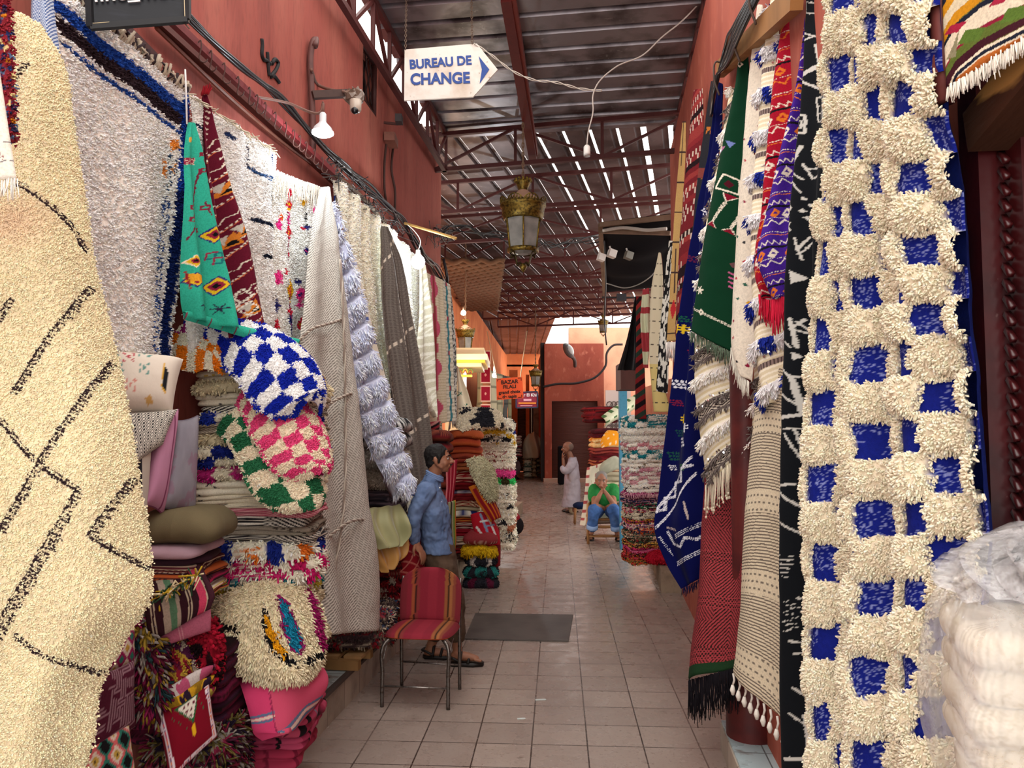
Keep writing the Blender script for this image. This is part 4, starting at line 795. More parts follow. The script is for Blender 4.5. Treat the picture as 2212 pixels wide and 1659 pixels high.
C1 = [(26, 1, p_solid('#b89aa8', .1), 'dusty pink folded cloth'), (16, 1, p_solid('#37202c', .2), 'dark plum folded cloth'), (18, 2, p_bands(['#2e1c22', '#7a4a3c', '#55242c', '#c8b8a0']), 'dark folded cloth with pale thin stripes'),
      (14, 1, p_bands(['#8a3c24', '#b0582c', '#3c1c20']), 'rusty orange folded cloth'), (16, 1, p_bands(['#9a1c4a', '#6c1430', '#2a141c']), 'magenta folded cloth'), (8, 1, p_solid('#d8d2cc', .1), 'thin white folded cloth'), (20, 2, p_bands(['#1c2420', '#c8a83c', '#b03048', '#e0d8c8', '#31513c']), 'black cloth with yellow and red trim')]
za, zb = P(0, 1300, 3.05)[2], P(0, 1178, 3.05)[2]
stack(P(350, 1200, 3.27)[0]-.06, 3.27, za, zb, .56, .42, .05, [(a, b, c_, d_, COTTON, None, 'folded_cloth') for a, b, c_, d_ in C1], 'under the olive cushion', 'folded cloths under the olive cushion', sag=.02)
def strp(cols, ws):
    C = np.array([cc(k) for k in cols]); e = np.cumsum(ws)/sum(ws)
    return lambda U, V, PX, PY, X, Y: C[np.minimum(np.searchsorted(e, np.clip(U+.008*np.sin(V*9), 0, .9999)), len(cols)-1)]
cloth('striped_blanket', [(306, 1262, 3.1, 432, 1212, 3.2), (312, 1300, 3.0, 446, 1245, 3.1), (316, 1345, 2.98, 464, 1285, 3.08), (324, 1386, 3.0, 455, 1316, 3.08)], strp(['#32171f', '#b8a890', '#32171f', '#b8a890', '#32171f', '#a49484', '#54785c', '#a49484', '#32171f', '#b8a890', '#32171f', '#b8a890', '#32171f', '#c2405f', '#b8a890', '#32171f', '#40202a'], [6, 1.5, 2, 1.5, 9, 8, 8, 4, 9, 1.5, 2, 1.5, 8, 9, 1.5, 2, 6]), KILIM, nf=1, amp=.01, thick=.03, q=1.7, label='plum blanket with cream, green and pink stripes folded over the pile', cat='blanket')
cloth('pink_blanket', [(322, 1350, 3.06, 452, 1300, 3.12), (328, 1385, 3.02, 456, 1330, 3.1), (337, 1402, 3.02, 455, 1362, 3.1)], lambda U, V, PX, PY, X, Y: mixc('#a85a70', '#c08a92', ((np.abs(U-.45) < .01) | (np.abs(U-.5) < .008))*1.), KILIM, thick=.03, q=2, label='dusty rose blanket hanging below the striped one', cat='blanket')
g = Geo()
for k in range(90):
    f_ = k/90; p = P(335+95*f_, 1292-52*f_, 3.0)+rng.normal(0, .008, 3); tube(g, [p, p+rng.normal(0, .02, 3)+[0, -.01, -.012]], .0035, 4, ['#b89a2c', '#2c4a34', '#d8c8a0'][k % 3])
tag(build(g, 'tassel_trim', COTTON), 'yellow and green tasselled trim above the plum striped blanket', 'trim')
def conf(cols, sc, asp=2.): 
    C = np.array([cc(k) for k in cols]); return lambda U, V, PX, PY, X, Y: C[np.clip(((vn(X*sc, Y*sc/asp, 3)*.6+vn(X*sc*2.3, Y*sc*1.1, 9)*.4)*1.5-.25)*len(cols), 0, len(cols)-1).astype(int)]
T2 = dict(s=.011, l=.018, r=.0045)  # lower-left pile colours darkened to stand in for the shade between these rugs
cloth('flame_rug', [(330, 1398, 3.1, 412, 1372, 3.2), (340, 1440, 3.05, 425, 1410, 3.15), (356, 1478, 3.02, 424, 1460, 3.12), (366, 1508, 3.02, 410, 1492, 3.1)], conf(['#241a3a', '#5a1834', '#7c1c28', '#a88a34', '#4c1c3c', '#a89c8c'], 34), WOOL, thick=.04, tuft=T2, bul=.03, q=2, label='purple, red and yellow flame-patterned rug folded below the rose blanket', cat='rug')
cloth('crimson_rug', [(410, 1362, 3.15, 466, 1345, 3.25), (418, 1400, 3.1, 474, 1380, 3.2), (424, 1440, 3.1, 474, 1430, 3.2), (420, 1475, 3.1, 462, 1462, 3.2)], conf(['#14080c', '#7a0f20', '#94142a', '#240c10'], 30, 1), WOOL, thick=.04, tuft=dict(s=.014, l=.02, r=.008), bul=.03, q=2, label='crimson and black knotted rug beside the flame-patterned one', cat='rug')
cloth('magenta_shag_rug', [(272, 1340, 3.0, 330, 1350, 3.1), (270, 1400, 2.95, 345, 1410, 3.05), (285, 1470, 2.95, 352, 1480, 3.05), (290, 1540, 2.95, 345, 1540, 3.05)], conf(['#4a1024', '#7a1c44', '#2a1626', '#8a722c', '#8c8680', '#5a1a30', '#243c40'], 40, 1), WOOL, thick=.05, bul=.04, q=2.4, tuft=dict(s=.012, l=.05, r=.006, droop=.7), label='shaggy magenta and yellow rag rug peeking out behind the cream rug', cat='rug')
for k, (y0, cols, lab) in enumerate(((1462, ['#c8c0bc', '#b05070'], 'thin white and pink folded textile'), (1485, ['#8a6a1c', '#c89a24', '#2c1c30'], 'mustard yellow folded textile'), (1512, ['#4a2438', '#7a1c38', '#a0923c'], 'dark plum folded textile'))):
    cloth('folded_textile', [(335, y0+62, 3.05-.02*k, 330, y0+80, 3.02), (385, y0+18, 3.04, 388, y0+40, 3.0), (430, y0-14, 3.08, 434, y0+8, 3.05), (456, y0-26, 3.15, 459, y0-8, 3.12)], conf(cols, 22, .3), KILIM, thick=.03, bul=.02, q=2, label=lab+' curving above the red embroidered bag', cat='textile')
c = Cv(0, 0, 130, 150, '#701020')
c.line([(8, 4), (10, 144), (124, 142), (122, 6)], 11, '#d8c8d0'); r_ = random.Random(2)
for k in range(60):
    t_ = k/60*380; x, y = (9, 4+t_) if t_ < 138 else ((10+t_-138, 143) if t_ < 250 else (122, 142-(t_-250))); c.dia(x, y, 5, 6, r_.choice(['#a0205c', '#c03040', '#5a2060', '#d06a30']))
c.poly([(40, 14), (100, 12), (76, 72)], '#1f5a34'); c.poly([(46, 17), (94, 16), (75, 62)], '#cfc6b8')
for x, y in ((60, 24), (72, 22), (84, 26), (66, 36), (76, 38), (72, 50)): c.dia(x, y, 8, 9, '#5a1828')
for k in range(12): c.dia(30+k*4 if k < 8 else 98+(k-8)*3, 28+k*6 if k < 8 else 30+(k-8)*12, 3, 5, '#2c5a3c')
c.line([(74, 76), (74, 96)], 8, '#d0a020')
pillow('embroidered_bag', [(336, 1545, 2.98), (452, 1462, 3.1), (470, 1592, 3.08), (366, 1690, 2.95)], .1, pc_(c), VELVET, label='dark red velvet bag with a pink border and a green embroidered triangle', cat='bag')
def lab_(U, V): 
    a = np.floor(U*7+V*2); b = np.floor(V*8-U*2); k = (h2(a, b, 3) > .5); l = (fr(U*21) < .3)*1.; l2 = (fr(V*24) < .3)*1.; return mixc('#4c1a2c', '#90707a', np.where(k, l, l2))
pillow('maroon_cushion', [(196, 1462, 2.7), (290, 1425, 2.8), (292, 1570, 2.8), (150, 1680, 2.6)], .12, lab_, KILIM, label='maroon cushion with a grey angular maze pattern at the lower left', cat='cushion')
pillow('teal_patterned_cushion', [(225, 1400, 2.85), (290, 1350, 2.95), (292, 1440, 2.92), (215, 1462, 2.8)], .08, lambda U, V: np.array([cc(k) for k in ['#2f6a5c', '#8a1f50', '#c8b8a8', '#b08a3c']])[((np.abs(fr(U*3)-.5)+np.abs(fr(V*2)-.5))*4).astype(int) % 4], KILIM, label='green and magenta lozenge cushion above the maroon one', cat='cushion')
pillow('black_patterned_cushion', [(150, 1600, 2.62), (278, 1560, 2.75), (300, 1700, 2.75), (140, 1760, 2.6)], .12, lambda U, V: np.array([cc(k) for k in ['#141214', '#141214', '#2c6a5c', '#c05a5c', '#c8b8a8', '#b09040', '#141214']])[((np.abs(fr(U*3)-.5)*1.3+np.abs(fr(V*3)-.5))*5.6).astype(int) % 7], KILIM, label='black cushion with coloured lozenges at the bottom left corner', cat='cushion')
slab('rag_rug', 300, 470, 1725, 1600, 3.1, .4, 4, p_confetti(['#141012', '#3c1828', '#6a1c34', '#7a746c', '#5a502a', '#201626', '#501420']), WOOL, dict(s=.016, l=.045, r=.005, droop=.6), seed=9, label='dark rag rug with stray yarns under the red embroidered bag', cat='rug')  # shade of this low corner put into the yarn colours too
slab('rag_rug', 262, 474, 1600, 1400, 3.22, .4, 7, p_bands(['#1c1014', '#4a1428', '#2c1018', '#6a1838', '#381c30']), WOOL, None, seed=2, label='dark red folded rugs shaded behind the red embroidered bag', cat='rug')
# main stack with the draped checkered rugs
tS = dict(s=.014, l=.026, r=.0048, droop=.5); tS2 = dict(s=.013, l=.016, r=.0045)
S1 = [(25, 2, p_marks('#d9cfb8', '#c8a24c', .2), 'cream flat rug with yellow marks', KILIM), (27, 1, p_solid('#d8cba8', .1), 'cream shaggy folded rug', WOOL, tS2), (28, 2, p_marks('#dcd2bc', '#3a3438', .15), 'ivory flat folded rug', KILIM), (15, 2, p_twill('#17161a', '#dcd6c8', .022), 'black and white twill rug', KILIM),
      (23, 1, p_check('#1b2c84', '#dcd4c0', .085), 'navy and white checked rug', WOOL, tS2), (22, 3, p_twill('#6c6054', '#b8ac98', .016), 'taupe twill rug', KILIM), (35, 1, p_solid('#cfc2a0', .12), 'cream shaggy rug', WOOL, tS), (43, 2, p_check('#182470', '#d6cdb6', .11, .3), 'navy and cream checked rug', WOOL, tS2), (32, 1, p_check('#a8266c', '#d0c6ae', .09), 'magenta and cream checked rug', WOOL, tS2),
      (30, 2, p_marks('#e4dcc6', '#2a2a30', .2), 'cream rug with small black marks', KILIM), (30, 3, p_marks('#dacfb6', '#2a2a30', .12, .05), 'cream rug with black crosses', KILIM), (18, 2, p_twill('#a83c58', '#cf9a9c', .016), 'pink twill rug', KILIM), (22, 2, p_twill('#1c1a1e', '#d4ccc0', .02), 'bold black and white rug', KILIM), (20, 2, p_marks('#8c8274', '#3a342e', .3), 'grey speckled rug', KILIM), (18, 2, p_twill('#232024', '#cdc5b8', .018), 'black and white rug with fine lines', KILIM),
      (37, 1, p_multi(['#1c2c80', '#d8742a', '#1c2c80'], .08), 'blue, orange and white checked shaggy rug', WOOL, tS), (40, 2, p_multi(['#c8206c', '#c82a70', '#b01c58'], .085), 'hot pink and white checked shaggy rug', WOOL, tS), (40, 2, p_multi(['#1f7a88', '#b8a23c', '#1f7a88'], .08), 'teal and mustard checked shaggy rug', WOOL, tS),
      (105, 2, p_multi(['#2c2420', '#c9bb9c', '#c9bb9c', '#8a6a34', '#c9bb9c', '#c9bb9c'], .06, '#c9bb9c'), 'thick beige shaggy rug', WOOL, tS), (70, 2, p_marks('#beb092', '#2a2220', .3, .09), 'beige shaggy rug with black marks', WOOL, tS), (75, 2, p_marks('#b8aa8c', '#221c1c', .25, .1), 'beige shaggy rug with a black stroke', WOOL, tS),
      (30, 2, p_stripes(['#a83c58', '#1c1418', '#a83c58', '#6a7a8a'], [.1, .03, .06, .012]), 'pink cloth with black stripes', COTTON), (25, 1, p_stripes(['#b04460', '#1c1418', '#98304c'], [.08, .04, .07]), 'rose cloth with black bars', COTTON), (25, 2, p_stripes(['#b04464', '#983050', '#1c1418'], [.1, .06, .02]), 'pink folded cloth', COTTON), (40, 2, p_stripes(['#a0304c', '#741c34'], [.12, .02]), 'pink and maroon cloth', COTTON)]
zb = .2; zt = P(0, 788, 3.6)[2]
stack(-1.27, 3.9, zb, zt, .58, .5, .04, S1, 'below the blue checkered rug', 'rugs stacked under the blue checkered rug', lean=(.03, 0), res=.007, sag=.035)
def check(a, b, su, sv=None, off=(0, 0)):
    sv = sv or su
    def f(U, V, PX, PY, X, Y):
        wx = X+.007*(vn(X*60, Y*60, 1)-.5)*2; wy = Y+.007*(vn(X*60, Y*60, 2)-.5)*2
        return mixc(a, b, (np.floor(wx/su+off[0])+np.floor(wy/sv+off[1])) % 2)
    return f
TT = dict(s=.0068, l=.011, r=.0034, jit=.45, droop=.15)
cloth('checkered_rug', [(410, 735, 3.78, 425, 704, 3.9), (418, 748, 3.7, 455, 700, 3.9), (462, 775, 3.56, 525, 706, 3.85), (505, 815, 3.46, 595, 728, 3.8), (535, 858, 3.4, 652, 765, 3.75), (565, 890, 3.38, 688, 825, 3.7), (605, 905, 3.42, 697, 878, 3.62), (640, 902, 3.46, 690, 893, 3.58)], check('#15279c', '#f2f0ee', .074, .078), WOOL, bul=.1, thick=.06, noise=.02, q=2.2, tuft=TT, label='royal blue and white checkered rug draped over the top of the stack', cat='rug')
cloth('orange_checkered_rug', [(322, 742, 3.75, 345, 722, 3.9), (345, 778, 3.65, 385, 702, 3.95), (385, 792, 3.55, 425, 706, 3.9), (430, 800, 3.5, 470, 735, 3.8), (480, 806, 3.52, 492, 775, 3.6)], lambda U, V, PX, PY, X, Y: np.array([cc('#dd7a1e'), cc('#e4dcc6'), cc('#a02c74'), cc('#e4dcc6')])[((np.floor(X/.065)+np.floor(Y/.07)) % 2+2*(vn(X*4, Y*3.5, 4) > .5)).astype(int)], WOOL, bul=.06, thick=.06, noise=.02, tuft=TT, label='orange, magenta and cream checkered rug on the left top of the stack', cat='rug')
cloth('pink_checkered_rug', [(512, 872, 3.62, 590, 850, 3.75), (530, 905, 3.5, 640, 870, 3.72), (552, 950, 3.42, 680, 905, 3.7), (578, 1000, 3.4, 704, 955, 3.66), (606, 1030, 3.42, 712, 1005, 3.62), (650, 1044, 3.46, 700, 1034, 3.58)], check('#d8487c', '#e6d4ba', .058, .05), WOOL, bul=.09, thick=.05, noise=.015, q=2.2, tuft=TT, label='pink and beige checkered rug hanging below the blue one', cat='rug')
cloth('green_checkered_rug', [(470, 928, 3.62, 560, 905, 3.7), (500, 970, 3.52, 600, 960, 3.62), (525, 1020, 3.45, 650, 1020, 3.62), (550, 1068, 3.42, 695, 1045, 3.62), (585, 1098, 3.44, 702, 1062, 3.6), (620, 1108, 3.48, 690, 1092, 3.58)], check('#2c6c48', '#e8d8be', .07, .075), WOOL, bul=.08, thick=.05, noise=.015, q=2.2, tuft=TT, label='green and cream checkered rug hanging below the pink one', cat='rug')
c = Cv(440, 1250, 720, 1500, '#e2d4b4')
c.poly([(552, 1325), (566, 1345), (582, 1395), (600, 1430), (622, 1445), (612, 1452), (585, 1440), (560, 1405), (550, 1365)], '#17151a'); c.poly([(557, 1335), (568, 1355), (582, 1400), (600, 1436), (588, 1432), (565, 1400), (556, 1365)], '#dd9a18')
c.poly([(585, 1312), (606, 1322), (628, 1365), (636, 1410), (628, 1432), (604, 1412), (590, 1370)], '#8a1c5c'); c.poly([(590, 1318), (606, 1328), (624, 1366), (630, 1412), (620, 1422), (602, 1400), (594, 1360)], '#1d7fa0')
c.poly([(648, 1270), (672, 1300), (692, 1360), (695, 1400), (678, 1402), (664, 1350), (654, 1310)], '#8f1c58'); c.line([(640, 1440), (668, 1422), (688, 1408)], 12, '#17151a'); c.line([(500, 1452), (520, 1462)], 12, '#17151a'); c.line([(455, 1350), (500, 1365)], 9, '#1c1818')
cloth('petal_rug', [(462, 1300, 3.62, 660, 1262, 3.8), (466, 1345, 3.5, 688, 1320, 3.74), (478, 1400, 3.45, 697, 1385, 3.7), (508, 1440, 3.43, 690, 1425, 3.66), (550, 1468, 3.44, 672, 1450, 3.62), (585, 1482, 3.46, 645, 1472, 3.58)], cvpat(c, 3), WOOL, bul=.08, thick=.05, noise=.02, q=2.4, tuft=dict(s=.0085, l=.028, r=.0038, droop=.8), label='beige shaggy rug with yellow, blue and magenta petals draped over the stack', cat='rug')
c = Cv(500, 1400, 730, 1620, '#c44a68')
for dy in (0, 92):
    for o_, w_, k in ((0, 5, '#5a6a88'), (7, 6, '#d6b8ac'), (14, 5, '#5a6a88')): c.line([(500, 1492+dy+o_), (560, 1470+dy+o_+(14 if dy else 6)), (640, 1465+dy*.62+o_), (720, 1420+dy*.8+o_)], w_, k)
c.poly([(500, 1440), (556, 1470), (574, 1600), (500, 1620)], '#c63c68')
for o_, w_, k in ((0, 5, '#5a6a88'), (7, 5, '#d6b8ac'), (13, 4, '#5a6a88')): c.line([(520, 1560+o_), (566, 1535+o_)], w_, k)
c.line([(556, 1470), (572, 1590)], 2, '#8a2448'); c.line([(522, 1468+0), (534, 1455)], 10, '#5a6a88')
cloth('pink_tote_bag', [(512, 1458, 3.55, 690, 1428, 3.75), (526, 1505, 3.42, 708, 1476, 3.72), (540, 1555, 3.4, 678, 1525, 3.66), (548, 1585, 3.4, 640, 1565, 3.6), (568, 1600, 3.42, 612, 1594, 3.52)], cvpat(c), COTTON, bul=.09, thick=.02, q=2, nf=1, amp=.012, label='bright pink tote bag with grey-blue stripes hanging out over the step', cat='bag')
# stack behind the grey blanket, up to the standing man
S2 = [(60, 2, p_twill('#16161a', '#c8c8c4', .03), 'black and white striped cushion', COTTON), (45, 1, p_solid('#b8b4a8', .1), 'white shaggy cushion', WOOL, tS2), (45, 1, p_solid('#a89888', .15), 'grey-brown fleecy cushion', WOOL, tS2), (30, 3, p_bands(['#4a3c40', '#6a5860', '#2c2830']), 'dusky purple folded cloth', COTTON), (40, 2, p_bands(['#5a4a40', '#3a3030']), 'dark folded cloth', COTTON),
      (60, 3, p_bands(['#7a1220', '#5a1018', '#981c2c']), 'dark red folded kilim', KILIM), (50, 3, p_bands(['#6a1018', '#8a5a4c', '#2a1418', '#a8242c']), 'red patterned folded kilim', KILIM), (45, 3, p_confetti(['#5a1018', '#8a1c24', '#2c1418', '#9a8a7c']), 'dark red shaggy rug', WOOL, tS), (45, 3, p_confetti(['#3a2418', '#7a5a48', '#a8242c', '#8a7a6a']), 'brown and red shaggy rug', WOOL, tS)]
stack(P(820, 1200, 5.95)[0], 6.0, .34, P(0, 900, 5.75)[2], .42, .5, 0, S2, 'behind the grey twill blanket', 'textiles piled behind the grey twill blanket', sag=.04, res=.012)
S2b = [(34, 2, p_confetti(['#241c1c', '#6a5a50', '#9a8a7a', '#3a2c2c', '#2c3c58', '#7a2c34'], 80), 'dark tweedy rug'), (34, 2, p_confetti(['#1c1618', '#7a6a5c', '#4a3a3c', '#8a1c28', '#a89a88'], 80), 'brown flecked rug')]
stack(P(765, 1400, 5.3)[0], 5.45, .31, .52, .52, .55, .1, [(a, b, c_, d_, WOOL, dict(s=.018, l=.022, r=.006)) for a, b, c_, d_ in S2b], 'on the wooden pallet', 'dark rugs on the pallet', sag=.01, res=.012)
t = thing('wooden_pallet', on(-1.35, 5.35, .2), 'small pale pine pallet on the tiled step under the dark rugs', 'pallet')
for k in range(3): g = Geo(); p = on(-1.95+.15*k, 5.1, .275); bar(g, p, p+DL*.6, .12, .018, '#b08a5c'); build(g, 'slat', WOOD, t, False)
for k in range(3): g = Geo(); p = on(-2.0, 5.13+k*.26, .235); bar(g, p, p+NL*.4, .06, .06, '#a07a4c'); build(g, 'runner', WOOD, t, False)
def silk(c1, c2): return lambda U, V, PX, PY, X, Y: mixc(c1, c2, np.clip(fb(X*12, Y*5, 3)*1.6-.3, 0, 1))
SILK = mat('silk', None, .5, sheen=.3, spec=.4)
cloth('ochre_shawl', [(808, 1150, 5.5, 870, 1120, 5.7), (806, 1180, 5.45, 880, 1165, 5.65), (815, 1215, 5.42, 878, 1200, 5.6), (828, 1238, 5.42, 850, 1225, 5.55)], silk('#c09048', '#a87838'), SILK, nf=2, amp=.025, thick=.012, label='ochre yellow shawl draped under the olive one', cat='shawl')
cloth('olive_shawl', [(798, 1098, 5.45, 862, 1090, 5.65), (798, 1130, 5.38, 878, 1125, 5.6), (808, 1165, 5.36, 880, 1160, 5.58), (825, 1186, 5.36, 868, 1180, 5.55)], silk('#a8a678', '#8a8a60'), SILK, nf=2.2, amp=.03, thick=.012, label='pale olive green silk shawl draped over the pile', cat='shawl')
cloth('red_kilim', [(866, 1180, 5.95, 905, 1162, 6.1), (862, 1215, 5.85, 935, 1180, 6.1), (864, 1250, 5.82, 950, 1230, 6.05), (876, 1285, 5.85, 945, 1285, 6.0)], lambda U, V, PX, PY, X, Y: mixc('#9c1c28', '#d87a6c', ((np.abs(fr((X+Y)/.09)-.5) < .07) | (np.abs(fr((X-Y)/.09)-.5) < .05))*1.), KILIM, nf=1, amp=.03, bul=.06, thick=.02, q=1.6, label='red kilim bundle with pale zigzags beside the hand of the standing man', cat='rug')
# ============================================================ right side textiles
c = None
def r1p(U, V, PX, PY, X, Y):
    wu = U*8.6+.12*(vn(U*40, Y*25, 1)-.5)*2; wy = Y/.098+.3*U+.12*(vn(U*40, Y*25, 2)-.5)*2
    k = (np.sin(PI*wu)*np.sin(PI*wy) < -.01)*1.; cu = np.abs(fr(wu)-.5)*2; cy = np.abs(fr(wy)-.5)*2
    col = mixc('#ebdfc6', '#14207e', k); sp = (h2(np.floor(X/.0032), np.floor(Y/.0032), 4) > .8) & (k > 0) & (vn(X*20, Y*20, 6) > .35); col[sp] = hx('#7f8cc8')
    return col, np.where(k > 0, 0., .03*np.clip(np.sin(PI*wu)*np.sin(PI*wy)+.12, 0, 1)**.4)
o = cloth('tufted_rug', [(1806, -90, 2.36, 1992, -190, 1.5), (1800, 0, 2.38, 1996, 0, 1.5), (1790, 200, 2.42, 2016, 180, 1.5), (1776, 450, 2.45, 2052, 450, 1.5), (1766, 700, 2.45, 2084, 680, 1.5), (1752, 900, 2.42, 2112, 880, 1.5), (1748, 1020, 2.4, 2122, 1020, 1.5), (1754, 1180, 2.4, 2138, 1180, 1.5), (1760, 1400, 2.4, 2122, 1390, 1.5), (1766, 1620, 2.38, 2098, 1640, 1.5), (1766, 1760, 2.38, 2098, 1800, 1.5)],
      r1p, WOOL, nf=3.2, amp=.032, ph=-1.9, ramp=.8, thick=.012, backcol='#1c2a78', noise=.012, q=2.0, tuft=dict(s=.0056, l=.0115, r=.003, jit=.34, droop=.2, mask=1, var=.05),
      label='tall cream tufted rug with flat royal blue squares hanging in the right foreground', cat='rug')
# black rug
c = Cv(1680, -60, 1860, 1760, '#15181c'); wl_ = '#c4c4bd'
for p, w_ in (([(1752, 5), (1775, 8), (1772, 30), (1750, 28), (1752, 5)], 3), ([(1770, 62), (1798, 48)], 4), ([(1766, 72), (1800, 92)], 3), ([(1778, 60), (1790, 95)], 3), ([(1792, 50), (1808, 92)], 3), ([(1764, 97), (1768, 140), (1742, 165)], 7), ([(1768, 140), (1800, 160)], 6), ([(1740, 175), (1768, 192)], 5), ([(1742, 70), (1765, 80)], 3), ([(1740, 95), (1762, 78)], 3),
             ([(1762, 210), (1790, 205), (1788, 260), (1764, 262), (1762, 210)], 3), ([(1762, 228), (1790, 226)], 2.5), ([(1762, 244), (1790, 242)], 2.5), ([(1775, 208), (1775, 262)], 2.5), ([(1733, 250), (1748, 250), (1746, 288), (1731, 290), (1733, 250)], 4), ([(1737, 262), (1743, 262), (1742, 278), (1736, 278), (1737, 262)], 3),
             ([(1722, 370), (1742, 318)], 6), ([(1722, 370), (1740, 388)], 4), ([(1742, 355), (1752, 385), (1770, 372)], 3.5), ([(1748, 365), (1764, 362)], 3), ([(1718, 392), (1728, 398), (1738, 418)], 3), ([(1716, 430), (1724, 455)], 4),
             ([(1715, 485), (1722, 500)], 4), ([(1722, 484), (1714, 502)], 3), ([(1728, 515), (1735, 560)], 3), ([(1744, 512), (1730, 540)], 4), ([(1750, 520), (1732, 550)], 3), ([(1748, 610), (1765, 600)], 3), ([(1755, 595), (1762, 620)], 3),
             ([(1722, 690), (1728, 750)], 5), ([(1736, 690), (1722, 712), (1748, 722)], 4), ([(1728, 695), (1740, 712)], 3), ([(1722, 752), (1714, 740)], 3), ([(1700, 790), (1722, 815), (1745, 812)], 4), ([(1722, 815), (1732, 895)], 7), ([(1732, 895), (1708, 905)], 7), ([(1706, 850), (1725, 872)], 3),
             ([(1712, 928), (1735, 925)], 3), ([(1714, 938), (1732, 1000)], 3), ([(1724, 928), (1730, 968)], 3), ([(1700, 1052), (1722, 1046)], 5), ([(1702, 1055), (1700, 1120)], 4), ([(1702, 1060), (1740, 1110)], 4), ([(1704, 1128), (1742, 1165)], 4), ([(1732, 1292), (1752, 1258), (1752, 1280)], 5), ([(1730, 1322), (1752, 1300), (1752, 1325)], 5), ([(1725, 1292), (1755, 1296)], 4), ([(1728, 1322), (1755, 1318)], 4),
             ([(1716, 1385), (1750, 1395)], 5), ([(1742, 1362), (1748, 1395)], 4), ([(1730, 1390), (1745, 1440)], 5), ([(1720, 1412), (1745, 1408)], 4), ([(1718, 1485), (1745, 1518)], 4), ([(1734, 1548), (1745, 1640)], 9), ([(1712, 1638), (1756, 1645)], 8), ([(1734, 1550), (1760, 1555)], 8), ([(1715, 1540), (1742, 1580)], 3)):
    c.line(p, w_, wl_)
for x, y in ((1740, 430), (1748, 442), (1738, 456), (1750, 460), (1742, 470), (1755, 450)): c.dia(x, y, 9, 9, wl_)
for k in range(6): c.line([(1700+k*1.5, 1200+k*9), (1722+k*.5-k*2, 1196+k*9+5)], 2.5, wl_)
c.poly([(1722, 586), (1742, 600), (1724, 616)], wl_); c.poly([(1722, 760), (1734, 770), (1724, 780)], wl_)
for k in range(10): c.line([(1708+k % 3*5, 1300+k*7), (1716+k % 3*5, 1298+k*7)], 3, wl_, dash=(2, 1))
cloth('black_rug', [(1752, -60, 2.92, 1830, -60, 2.6), (1748, 60, 2.92, 1830, 60, 2.6), (1744, 160, 2.9, 1828, 160, 2.6), (1734, 300, 2.9, 1822, 300, 2.6), (1717, 480, 2.88, 1815, 480, 2.6), (1706, 760, 2.85, 1808, 760, 2.58), (1700, 1000, 2.82, 1802, 1000, 2.56), (1694, 1300, 2.8, 1800, 1300, 2.55), (1692, 1450, 2.8, 1800, 1450, 2.55), (1700, 1740, 2.78, 1806, 1760, 2.55)], cvpat(c, .6), VELVET, nf=1.6, amp=.03, ph=1, thick=.014, q=1.7,
      label='black rug embroidered with sparse white branching signs, hanging left of the tufted rug', cat='rug')
# red and purple kilims
def kil(x0, y0, x1, y1, bg, seed, cols=('#e6dccb', '#d8742a', '#17141a'), sl=-.62, step=26):
    c = Cv(x0, y0, x1, y1, bg); r = random.Random(seed); n = int((y1-y0+200)/step)
    for k in range(n):
        y = y0+k*step; a, b = (x0-20, y-sl*20+60), (x1+20, y+sl*(x1-x0+20)+60); m = k % 4
        if m == 0: c.line([a, b], 1.6, cols[0], dash=(3, 2)); c.line([(a[0], a[1]+5), (b[0], b[1]+5)], 1.4, cols[1])
        elif m == 1: c.zig(a, b, 4, int((x1-x0)/5), 2, cols[0]); c.line([(a[0], a[1]+9), (b[0], b[1]+9)], 4, cols[2])
        elif m == 2:
            for q in range(int((x1-x0)/26)+2):
                x = x0+q*26+r.uniform(0, 6); yy = y+60+sl*(x-x0); cc2 = r.choice([cols[0], cols[1], cols[0]]); c.poly([(x-10, yy+9), (x, yy-9), (x+10, yy-4), (x+1, yy+12)], cc2); c.poly([(x-4, yy+4), (x+1, yy-3), (x+5, yy+2)], bg)
        else: c.zig(a, b, 5, int((x1-x0)/9), 2.4, r.choice([cols[1], cols[0]])); c.line([(a[0], a[1]-9), (b[0], b[1]-9)], 1.5, cols[0], dash=(2, 2))
    return c
o = cloth('red_kilim', [(1700, -80, 3.32, 1760, -80, 3.1), (1690, 50, 3.32, 1750, 50, 3.12), (1672, 200, 3.32, 1740, 200, 3.16), (1656, 330, 3.32, 1712, 330, 3.2), (1643, 470, 3.32, 1690, 470, 3.22), (1628, 560, 3.32, 1680, 560, 3.24), (1630, 600, 3.3, 1680, 590, 3.24), (1648, 648, 3.28, 1670, 640, 3.24)], cvpat(kil(1610, -100, 1770, 660, '#a2132c', 2, sl=-.55, step=24), .5), KILIM, nf=1.2, amp=.02, thick=.012, q=1.6, label='bright red kilim with thin dashed rows hanging behind the purple one', cat='rug')
fringe(o, [P(1640, 635, 3.28), P(1662, 648, 3.25), P(1672, 645, 3.23)], .1, .003, 34, '#c41f3c', jit=.25)
o = cloth('purple_kilim', [(1744, 0, 3.02, 1762, 0, 2.98), (1718, 200, 3.02, 1756, 200, 2.97), (1686, 330, 3.02, 1748, 330, 2.95), (1650, 480, 3.02, 1735, 460, 2.94), (1636, 565, 3.0, 1730, 550, 2.9), (1652, 612, 2.99, 1728, 600, 2.9), (1668, 648, 2.98, 1728, 626, 2.9)], cvpat(kil(1620, -40, 1770, 660, '#3f1f86', 5, sl=-.35, step=21), .5), KILIM, nf=1.3, amp=.02, thick=.012, q=1.6, label='purple kilim with white and orange woven bands and a red fringe', cat='rug')
fringe(o, [P(1668, 650, 2.98), P(1728, 628, 2.9)], .12, .003, 60, '#c6203e', jit=.25)
